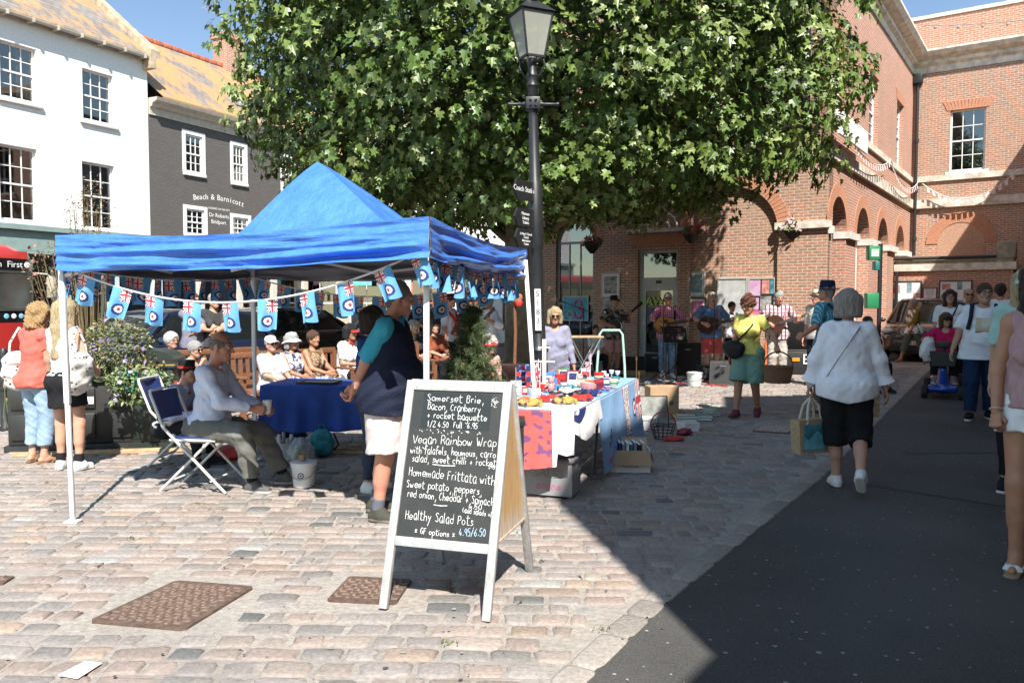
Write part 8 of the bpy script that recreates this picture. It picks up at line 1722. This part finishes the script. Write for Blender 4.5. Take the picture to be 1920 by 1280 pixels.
def player(label,x,Y,face,H,tone,top,bottom,shoes,inst,ilabel,gl=None,hair=('short','grey'),hat=None,angle=.25,top_i=0,strapm=None,**kw):
 bx=Vector((.10,.235+kw.get('belly',0)*.07,1.10));dx=Vector((-1,-.12,angle)).normalized();wl=bx+dx*.47+Vector((0,.03,-.055));wr_=bx+Vector((.10,.075,.03))-dx*.02
 po=dict(wrR=tuple(wr_),wrL=tuple(wl),elR=(1,-.5,-.3),elL=(-.8,-.2,-1),handR='pinch',handL='grip',fdR=(-.7,.25,-.35),palmR=(0,-1,-.1),fdL=(-.1,.3,.9),palmL=(.2,-1,.1));po.update(kw.pop('pose',{}))
 p=person(label,(XY(x,Y),Y),face,H,'m',tone=tone,top=top,bottom=bottom,shoes=shoes,hair=hair,hat=hat,glasses=gl,pose=po,res=.0125,**kw)
 held('guitar' if inst!='banjo' else 'banjo',ilabel,'guitar' if inst!='banjo' else 'banjo',p,bx,dx,(0,1,.05),(lambda t:banjo(t))if inst=='banjo' else(lambda t:guitar(t,top_i,inst)))
 if strapm:strap(p,[bx+Vector((.2,-.03,-.02)),p['tp'](.19,.02,.30),p['tp'](.10,.03,.50),p['sh'][-1]+Vector((.02,-.02,.065)),p['tp'](-.12,.13,.36),bx+dx*.2+Vector((0,-.03,.0))][3:],.018,strapm,'guitar_strap')
 return p
pinkc=patt('pink_check','check',(.40,.035,.13),(.60,.28,.38),22,(.65,.5,.55));plaid=patt('plaid_shirt','check',(.60,.52,.53),(.10,.05,.09),13,(.25,.06,.09));haw=patt('dark_hawaiian','floral',(.035,.03,.032),(.30,.25,.22),14,(.12,.06,.05))
player('banjo player in a black hat, dark floral shirt and faded pink shorts',1150,17.4,18,1.74,'tan',('shirt',.9,haw,{'loose':.03,'hem':-.14,'se':.03}),('shorts',.95,cloth('faded_pink',(.48,.25,.24)),{'wide':.03}),btr+(blk,),'banjo','dark headed banjo held by the man in the black hat',hat=('fedora',blk,blk,4),angle=.75,belly=.3,beard='grey')
player('guitarist in a pink check shirt, jeans and sunglasses',1252,17.0,0,1.82,'ruddy',('shirt',.95,pinkc,{'loose':.03,'hem':-.14,'collar':1,'se':.03}),('trousers',1.9,cloth('washed_jeans',(.18,.27,.38),var=.35,scale=10),{'wide':.015}),wtr,'acoustic','honey coloured acoustic guitar slung low on the check shirt man',gl='sun',angle=.18,strapm=blk,pose=dict(hyaw=12))
player('guitarist in a blue T-shirt and red shorts singing into a microphone',1334,16.8,-2,1.83,'fair',('shirt',.9,cloth('mid_blue',(.11,.20,.38)),{'loose':.03,'hem':-.12,'se':.03}),('shorts',.95,cloth('red_shorts',(.55,.09,.09)),{'wide':.03}),('sandal',tan,tan),'acoustic','red brown sunburst acoustic guitar of the man in the blue T-shirt',hair=('short','ash'),angle=.2,top_i=1,strapm=cloth('pink_strap',(.5,.18,.2)))
player('grey haired bassist in a plaid shirt and stone trousers looking down at his hands',1458,16.3,-12,1.85,'ruddy',('shirt',1.2,plaid,{'loose':.03,'hem':-.14,'collar':1,'se':.03}),('trousers',1.9,cloth('stone_trousers',(.42,.38,.34)),{'wide':.02}),btr,'bass','dark electric bass of the plaid shirt man',hair=('short','grey',{'e':.02}),angle=.3,top_i=1,strapm=MATS['pink_strap'],pose=dict(hpitch=14,hyaw=-12))
# --- woman with the basket
p=person('woman in a yellow T-shirt and sage green shorts carrying a wicker basket',G(1402,782).xy,-36,1.70,'f',bust=.9,tone='tan',top=('shirt',.62,cloth('lemon_yellow',(.62,.55,.14)),{'hem':-.03,'se':.02}),bottom=('shorts',.98,cloth('sage',(.17,.30,.235),bump=.3),{'wide':.055,'e':.022}),shoes=('shoe',cloth('maroon_shoe',(.16,.035,.05)),bsole),hair=('updo','auburn',{'bun':(0,-.04,.12),'e':.026}),glasses='clear',res=.0115,pose=dict(hpitch=18,hyaw=14,wrR=(.27,.02,.82),wrL=(-.46,.20,1.06),elL=(-.6,-.6,-.6),fdL=(-.3,.25,-.85),handL='grip',palmL=(.2,-.9,0),ankR=(.10,.20,.085),ankL=(-.08,-.17,.12),footL=28,side=-2))
mb=MB();mb.tube([p['neck']+Vector((-.09,-.02,-.01)),p['tp'](-.07,.15,.36),p['tp'](.05,.215,.2),p['tp'](.15,.20,.08)],.013,6);
def xb(t):
 F_=Field(.01);F_.ell((0,0,0),(.17,.06,.13),.03);F_.cone((-.12,0,.04),(.12,0,.04),.06,.06,.04);F_.post.append(lambda d,g:d+wob(g,25,.004,2));V,Q=F_.mesh();meshobj('pouch',npmesh('pouch',V,Q,cloth('black_nylon',(.018,.018,.02),rough=.55)),t)
piece(p,'bag_strap',mb,blk);held('shoulder_bag','black nylon shoulder bag across the front of the yellow top woman','bag',p,p['tp'](.17,.17,.02),(1,-.35,0),(.3,1,0),xb)
wick=M('wicker',(.26,.125,.06),.6,.4,60,.8,90,stretch=(1,1,3))
def basket(t):
 mb=MB();rr=[]
 for k in range(17):z=-.40+.22*k/16;r=.135+.035*(k/16)**.7;rr+=[(r+.006*(k%2),z)]
 mb.lathe([(.001,-.40)]+rr+[(.180,-.178),(.160,-.175),(.13,-.38),(.001,-.385)],40,0,1.15,.85);mb.tube([(.19*math.cos(a),.148*math.sin(a),-.178+.006*math.sin(a*14))for a in[k*.157 for k in range(41)]],.013,6);mb.build('basket_body',wick,t)
 mb=MB();mb.tube([(.19*math.cos(a),.004*math.sin(9*a),-.18+.20*math.sin(a))for a in[math.pi*k/20 for k in range(21)]],.012,6);mb.build('handle',wick,t)
held('wicker_basket','brown wicker basket with a hoop handle in the hand of the yellow top woman','basket',p,p['J'][('hand',-1)]+Vector((-.0,.0,-.02)),(1,.5,0),(-.5,1,0),basket)
# --- woman in white walking away
p=person('grey haired woman in a loose white shirt and black cropped trousers walking away from us',(XY(1590,6.78),6.78),163,1.70,'f',bust=.8,belly=.25,girth=1.13,tone='fair',top=('shirt',1.62,cloth('white_cotton_shirt',(.80,.80,.84),bump=.25,bscale=25),{'loose':.06,'hem':-.17,'hemcurve':.22,'se':.035,'e':.026,'collar':1,'wrinkle':.0045}),bottom=('trousers',1.28,blk,{'wide':.022,'e':.022}),shoes=wtr,hair=('bob','ash',{'len':-.085,'e':.026}),res=.0095,pose=dict(wrR=(.34,.07,.84),wrL=(-.31,.10,.86),elR=(.8,-.8,0),elL=(-.8,-.8,0),handL='grip',handR='relaxed',palmL=(1,0,-.2),ankL=(-.06,.12,.085),ankR=(.10,-.26,.20),footR=42,kneeR=(.1,1,0),hyaw=4))
for q in(1,-1):
 mb=MB();a,b_=p['J'][('el',q)],p['J'][('wr',q)];d=(b_-a).normalized();c=a+(b_-a)*.60;T=d.to_track_quat('Z','Y').to_matrix().to_4x4();mb.T=Matrix.Translation(c)@T;mb.lathe([(.058,-.04),(.066,.0),(.078,.045),(.084,.05),(.078,.055),(.058,.02),(.05,-.02)],24,0,1,1.1);piece(p,'cuff',mb,MATS['white_cotton_shirt'])
mb=MB();mb.T=Matrix.Translation(p['J'][('wr',-1)])@(p['J'][('wr',-1)]-p['J'][('el',-1)]).to_track_quat('Z','Y').to_matrix().to_4x4();mb.lathe([(.034,-.03),(.036,-.026),(.036,-.006),(.034,-.002)],16);mb.lathe([(.001,-.0)]*2,3)if False else mb.ball((-.03,-.02,-.016),(.014,.014,.02),8);piece(p,'wristwatch',mb,wsh)
mb=MB();tp=p['tp'];pts=[tp(.10,.11,.40),tp(.10,.02,.52),tp(.075,-.10,.475),tp(.0,-.165,.36),tp(-.09,-.175,.22),tp(-.165,-.13,.08),tp(-.205,-.03,-.02)]
V,Q=[],[]
for i,a in enumerate(pts):V+=[tuple(a+Vector((-.010,-.012,-.012))),tuple(a+Vector((.012,-.012,.012)))]
mb.add(V,[(2*i,2*i+1,2*i+3,2*i+2)for i in range(len(pts)-1)],0,True);piece(p,'bag_strap',mb,cloth('brown_strap',(.10,.035,.03),rough=.5))
def shopper(t):
 mb=MB();prof=[(-.16,-.50),(.16,-.50),(.185,-.2),(-.185,-.2)];mb.prism(prof,-.055,.055,0,'y');mb.box((-.13,.0555,-.47),(.135,.058,-.24),1);mb.prism([(-.13,-.36),(-.02,-.30),(.08,-.38),(.13,-.33),(.13,-.46),(-.125,-.46)],.0582,.0592,2,'y');mb.build('bag_body',[M('jute',(.42,.30,.17),.9,.2,40,.4,60),M('print_teal',(.03,.22,.32),.6,.4,12),M('print_aqua',(.15,.42,.5),.6,.3,14)],t)
 for y in(-.05,.05):mb=MB();mb.tube([(-.09,y,-.24),(-.06,y*.6,-.08),(0,0,.0),(.06,y*.6,-.08),(.09,y,-.24)],.012,6);mb.build('strap',M('cream_web',(.55,.48,.38),.8),t)
held('shopping_bag','jute shopping bag with a teal seaside print in the hand of the woman in white','bag',p,p['J'][('grip',-1)]+Vector((0,0,.0)),(-.75,-.66,0),(.66,-.75,0),shopper)
mb=MB();
for k in range(3):mb.box((k*.030,-.02,0),(k*.030+.026,.02,.62))
simple('timber_lengths','three pale planed timber lengths carried upright beside the woman in white','timber',mb,[straw],P(1632,782,8.2),R(5))
# --- man in the teal striped shirt
p=person('tall man in a navy brimmed hat, teal striped shirt and rucksack walking away',(XY(1553,11.6),11.6),-148,1.90,'m',tone='ruddy',top=('shirt',.95,patt('teal_stripe','stripe',(.03,.26,.34),(.30,.48,.54),26),{'loose':.04,'hem':-.16,'collar':1,'se':.035}),bottom=('trousers',1.9,cloth('olive_brown',(.12,.095,.075)),{'wide':.03}),shoes=('sandal',blk,bsole),hair=('short','grey'),hat=('fedora',navyc,navyc,2),res=.012,pose=dict(hyaw=-20,wrL=(-.28,.18,1.05)))
def pack(t):
 F_=Field(.012);F_.ell((0,-.02,0),(.15,.10,.24),.04);F_.ell((0,-.10,-.08),(.11,.05,.11),.03);V,Q=F_.mesh();meshobj('pack',npmesh('pack',V,Q,cloth('navy_pack',(.02,.03,.06))),t)
 for q in(-1,1):mb=MB();mb.tube([(q*.1,.06,.2),(q*.12,.12,.27),(q*.12,.26,.2),(q*.13,.27,.02),(q*.14,.1,-.12)],.022,6);mb.build('strap',MATS['navy_pack'],t)
held('rucksack','dark blue rucksack on the back of the teal striped shirt man','bag',p,p['tp'](0,-.20,.26),(1,0,0),(0,1,0),pack)
# --- right hand side
p=person('woman walking left in a mustard sleeved white waistcoat and olive cropped trousers',G(1712,682).xy,-80,1.70,'f',tone='tan',top=('shirt',1.3,cloth('mustard',(.20,.13,.02)),{'hem':-.1,'se':.03,'loose':.03}),layer=('vest',0,wht,{'open':.0,'hem':-.12,'e':.026}),bottom=('trousers',1.55,cloth('olive',(.10,.125,.09)),{'wide':.02}),shoes=('sandal',tan,tan),hair=('short','ash',{'e':.02}),res=.013,pose=dict(ankR=(.08,.34,.085),ankL=(-.08,-.32,.14),footL=35,wrR=(.2,-.1,.82),wrL=(-.2,.25,.88)))
p=person('woman with long dark hair and glasses in a white T-shirt behind the scooter',(XY(1780,14.9),14.9),-26,1.84,'f',bust=1.1,belly=.5,girth=1.2,top=('shirt',.85,wht,{'loose':.06,'hem':-.15,'se':.035}),bottom=('trousers',1.9,blk),shoes=btr,hair=('long','dark',{'len':-.3,'e':.02}),glasses='clear',res=.0135);strap(p,[p['sh'][-1]+Vector((.03,.02,.07)),p['tp'](-.05,.17,.36),p['tp'](.10,.2,.15)],.014,blk)
p=person('woman in a cerise V-neck top and black cap sitting on the blue scooter',(XY(1772,13.6)+.17,13.6+.3),-28,1.66,'f',bust=.9,belly=.4,girth=1.15,top=('top',.9,cloth('cerise',(.55,.012,.10)),{'vneck':.05,'loose':.03,'hem':-.05,'se':.03}),bottom=('trousers',1.85,blk,{'wide':.02}),shoes=('shoe',cloth('grey_shoe',(.25,.25,.26)),wsh),hair=('bob','brown',{'len':-.13}),hat=('cap',blk,blk,0),glasses='sun',res=.0125,z=.0,pose=dict(pelvis=(0,0,.70),lean=2,hyaw=-24,ankR=(.14,.42,.33),ankL=(-.14,.42,.33),kneeR=(.1,.5,1),kneeL=(-.1,.5,1),wrR=(.26,.40,1.03),wrL=(-.24,.36,.98),handR='grip',handL='grip'))
blob('carrier_bag','white carrier bag hanging from the scooter beside the cerise top','plastic bag',(XY(1741,13.4),13.4,.62),(.13,.09,.2),MATS['white_plastic'],12,.25)
flower=M('sunflower_print',(.55,.42,.22),.8,.0,9,col2=(.66,.60,.50));p=person('sturdy short haired woman in a white T-shirt with a sunflower print and dark jeans',G(1838,786).xy,-26,1.86,'f',bust=1.0,belly=.75,girth=1.27,tone='fair',top=('shirt',.9,cloth('white_tee',(.78,.79,.82)),{'loose':.07,'hem':-.17,'se':.04,'e':.022}),bottom=('trousers',1.93,cloth('indigo',(.012,.03,.075)),{'wide':.012}),shoes=('shoe',blk,wsh),hair=('short','brown',{'e':.016}),glasses='clear',res=.011,pose=dict(ankR=(.13,.10,.085),ankL=(-.10,-.12,.085),hyaw=-14,wrR=(.36,.04,.84)))
mb=MB();V,Q=grid(lambda u,v:(.02-.24*u+.09,0,0),1,1);tp=p['tp']
def pr(u,v):a=tp(.10-.20*u,.0,.37-.22*v);return(a.x,a.y+.205+.035*math.sin(math.pi*v)-.05*(u-.5)**2,a.z)
V,Q=grid(pr,14,14);mi=[1 if math.hypot((i+.5)/14-.5,(j+.5)/14-.5)<.17+.06*math.cos(12*math.atan2(j-6.5,i-6.5))else 2 if(j>10)else 0 for j in range(14)for i in range(14)]
for q_,m_ in zip(Q,mi):mb.add([V[k]for k in q_],[(0,1,2,3)],m_)
piece(p,'print',mb,[flower,M('petal_white',(.7,.66,.56),.8),M('print_brown',(.35,.16,.10),.8,.4,40)])
for q in(1,-1):strap(p,[p['sh'][q]+Vector((-q*.02,-.06,.06)),p['sh'][q]+Vector((-q*.03,.09,.06)),p['sh'][q]+Vector((-q*.01,.175,-.10)),p['sh'][q]+Vector((q*.02,.15,-.25))],.024,navyc,'rucksack_strap')
p=person('bald man in sunglasses and a dark olive shirt in the shade of the annex',(XY(1815,16.5),16.5),-22,1.90,'m',girth=1.1,top=('shirt',1,cloth('dark_olive',(.06,.06,.05))),bottom=('trousers',1.9,blk),shoes=btr,hair=('fringe','greyshort'),glasses='sun',res=.015)
p=person('dark haired man in a white T-shirt seen from behind, walking to the annex',(XY(1874,15.2),15.2),152,1.96,'m',girth=1.1,top=('shirt',.9,wht,{'loose':.04}),bottom=('trousers',1.9,navyc),shoes=btr,hair=('short','dark',{'e':.02}),res=.015)
p=person('young woman in a ruffled pink top and white shorts at the right edge',(XY(1956,4.72),4.72),-28,1.84,'f',tone='tan',top=('top',0,cloth('pink_ruffle',(.58,.36,.37),bump=.7,bscale=70,stretch=(8,8,1)),{'loose':.05,'hem':-.02}),bottom=('shorts',.34,wht,{'wide':.03}),shoes=('sandal',cloth('white_strap',(.7,.68,.66)),M('cork',(.3,.2,.12),.8)),hair=('long','dark',{'len':-.46,'side':-.44,'e':.034}),res=.0095,pose=dict(wrR=(.22,.10,.90),handR='fist',palmR=(-.6,-.8,0),ankR=(.10,.06,.085),ankL=(-.10,-.2,.085)))
mb=MB();mb.T=Matrix.Translation(p['J'][('wr',1)])@(p['J'][('wr',1)]-p['J'][('el',1)]).to_track_quat('Z','Y').to_matrix().to_4x4();mb.tube([(.033*math.cos(k*.314),.033*math.sin(k*.314),-.02)for k in range(21)],.004,5);piece(p,'bracelet',mb,cloth('pale_cord',(.6,.4,.35)))
p=person('person in a mint cap and mint top half hidden behind the pink top girl',(XY(1924,6.7),6.7),-32,1.88,'f',top=('shirt',.9,cloth('mint',(.36,.55,.48)),{'loose':.05,'se':.04}),bottom=('trousers',1.9,blk),shoes=('shoe',blk,wsh),hair=('long','fair'),hat=('cap',MATS['mint'],MATS['mint'],0),res=.012)
# --- behind the gazebo: bench sitters and standing watchers
seat=dict(pelvis=(0,0,.50),ankR=(.12,.46,.085),ankL=(-.12,.46,.085),kneeR=(.05,.5,1),kneeL=(-.05,.5,1),wrR=(.10,.36,.66),wrL=(-.10,.36,.66),lean=-4)
fl_=patt('navy_floral','floral',(.62,.60,.60),(.04,.05,.14),16,(.62,.6,.6));pat2=patt('white_floral','floral',(.66,.65,.63),(.42,.42,.45),18,(.66,.66,.64));camo=patt('tan_leopard','floral',(.30,.20,.11),(.09,.06,.045),20,(.4,.3,.2))
def sitter(label,x,Y,face,H,**kw):po=dict(seat);po.update(kw.pop('pose',{}));return person(label,(XY(x,Y),Y),face,H,kw.pop('sex','f'),pose=po,res=.0135,**kw)
shs=('sandal',tan,tan)
sitter('seated watcher in a white cap, white patterned top and cream trousers',508,10.75,48,1.56,girth=1.15,belly=.3,top=('shirt',1,pat2,{'loose':.05,'hem':-.08,'se':.03}),bottom=('trousers',1.8,cloth('cream_trousers',(.5,.45,.38)),{'wide':.02}),shoes=wtr,hat=('cap',wht,wht,4),glasses='sun',hair=('short','grey'))
sitter('seated woman in a white floppy sun hat and navy and white floral dress',548,11.15,52,1.58,tone='tan',top=('shirt',0,fl_,{'hem':-.05}),bottom=('skirt',1.5,fl_,{'wide':.03}),shoes=shs,hat=('sunhat',wht,wht,6),hair=('bob','grey'))
sitter('seated brown haired woman in a leopard print sleeveless top',588,11.6,58,1.60,tone='tan',top=('shirt',0,camo,{'hem':-.05}),bottom=('skirt',1.4,patt('mono_print','floral',(.1,.09,.085),(.5,.47,.42),13,(.2,.15,.1)),{'wide':.03}),shoes=shs,hair=('short','brown',{'e':.022}))
p=sitter('seated dark haired person in a white top with a long red scarf',645,12.5,62,1.72,tone='tan',top=('shirt',.8,wht,{'loose':.04,'hem':-.08}),bottom=('trousers',1.8,blk),shoes=btr,hair=('bob','black',{'len':-.08}),hat=('cap',blk,red,0),pose=dict(lean=10));mb=MB();mb.tube([p['tp'](.03,.08,.5),p['tp'](-.06,.02,.53),p['tp'](-.04,-.10,.46),p['tp'](.02,-.15,.25),p['tp'](.06,-.16,.0)],.035,8);piece(p,'scarf',mb,red)
sitter('white haired woman in a mauve top sitting behind the bin',322,11.3,60,1.58,girth=1.1,top=('shirt',1,cloth('mauve',(.16,.11,.15)),{'loose':.04}),bottom=('trousers',1.8,blk),shoes=shs,hair=('short','white',{'e':.03}),glasses='clear')
sitter('grey haired woman in sunglasses and a cream sleeveless top leaning on her hand',348,10.7,70,1.48,top=('shirt',0,cloth('cream_top',(.6,.5,.44)),{'hem':-.06}),bottom=('skirt',1.4,cloth('rose_skirt',(.4,.2,.2)),{}),shoes=shs,hair=('short','grey',{'e':.026}),glasses='sun',pose=dict(lean=14,wrR=(.05,.34,.95),handR='fist'))
ac=dict(wrR=(-.14,.24,1.15),wrL=(.14,.27,1.12),elR=(.9,.0,-.5),elL=(-.9,.0,-.5),handR='flat',handL='flat')
for lab,x,Y,c,hr,gl in(('man in a slate T-shirt with folded arms behind the bunting',362,13.0,(.17,.17,.22),('short','brown'),'sun'),('man in a dark olive T-shirt and sunglasses standing by the black car',400,13.2,(.05,.05,.05),('short','grey'),'sun')):person(lab,(XY(x,Y),Y),55,1.76,'m',top=('shirt',.8,cloth('tee_%d'%x,c),{'loose':.03}),bottom=('trousers',1.9,blk),shoes=btr,hair=hr,glasses=gl,res=.0145,pose=ac)
p=person('morris man in a tall decorated black hat and white shirt with a red sash',(XY(842,15.2),15.2),68,1.76,'m',girth=1.08,tone='ruddy',top=('shirt',.95,cloth('white_sash_shirt',(.6,.6,.64)),{'loose':.04,'collar':1,'hem':-.08}),bottom=('trousers',1.9,blk),shoes=btr,hair=('short','dark'),hat=('top',blk,red,4),res=.013);strap(p,[p['sh'][1]+Vector((-.06,-.05,.07)),p['tp'](.11,.13,.40),p['tp'](.0,.165,.25),p['tp'](-.14,.12,.05)],.030,red,'sash');strap(p,[p['sh'][-1]+Vector((.06,-.05,.07)),p['tp'](-.11,.13,.40),p['tp'](.0,.17,.25),p['tp'](.14,.12,.05)],.030,red,'sash')
player('guitarist in a dark cap and white shirt turned towards the morris man',918,15.0,-58,1.74,'tan',('shirt',1.4,MATS['white_sash_shirt'],{'loose':.04,'collar':1,'se':.03}),('trousers',1.9,blk),btr,'acoustic','dark acoustic guitar raised steeply by the man in the dark cap',hat=('cap',cloth('forest_cap',(.02,.035,.028)),MATS['forest_cap'],0),gl='sun',angle=.65,top_i=1)
for lab,x,Y,c,hr in(('dim seated woman with fair hair in the tree shade beside the vest man',776,14.6,(.03,.03,.035),'ash'),('dim seated person in a rust top in the tree shade behind the gazebo leg',815,14.7,(.22,.06,.03),'dark'),('seated woman raising a hand to her face in the tree shade',795,15.6,(.25,.26,.30),'brown')):sitter(lab,x,Y,40,1.72,top=('shirt',1,cloth('sit_%d'%x,c)),bottom=('trousers',1.8,blk),shoes=btr,hair=('bob',hr),pose=dict(wrR=(.06,.26,1.12))if x==795 else{})
sitter('small seated onlooker in a pale shirt between stall woman and banjo player',1117,17.6,10,1.5,top=('shirt',1,wht),bottom=('trousers',1.8,blk),shoes=btr,hair=('short','dark'))
sitter('seated dark haired man in a black top beyond the white shirt woman',1628,14.6,10,1.72,sex='m',top=('shirt',1,blk),bottom=('trousers',1.8,blk),shoes=btr,hair=('short','dark'),pose=dict(pelvis=(0,0,.58)))
person('man in a white straw hat and pale shirt behind the teal striped shirt',(XY(1533,15.4),15.4),-60,1.84,'m',tone='ruddy',top=('shirt',1,cloth('pale_tee',(.55,.52,.5)),{'loose':.03}),bottom=('trousers',1.9,blk),shoes=btr,hair=('short','white'),hat=('panama',cloth('straw',(.55,.5,.4)),blk,6),res=.014)
person('dark haired onlooker standing against the pinboard behind the yellow top woman',(XY(1371,18.6),18.6),10,1.62,'f',tone='tan',top=('shirt',1,wht),bottom=('trousers',1.9,blk),shoes=btr,hair=('short','black',{'e':.02}),res=.015)
p=person('child in a red hat and pink floral top behind the little spruce',(XY(915,8.4),8.4),40,1.24,'f',bust=0,top=('shirt',.9,patt('pink_floral','floral',(.55,.25,.2),(.6,.5,.45),20,(.5,.1,.1)),{'loose':.04}),bottom=('trousers',1.9,cloth('sky_blue',(.2,.45,.6))),shoes=btr,hair=('curly','white'),hat=('sunhat',cloth('scarlet',(.55,.03,.03)),cloth('scarlet'),10),res=.012)
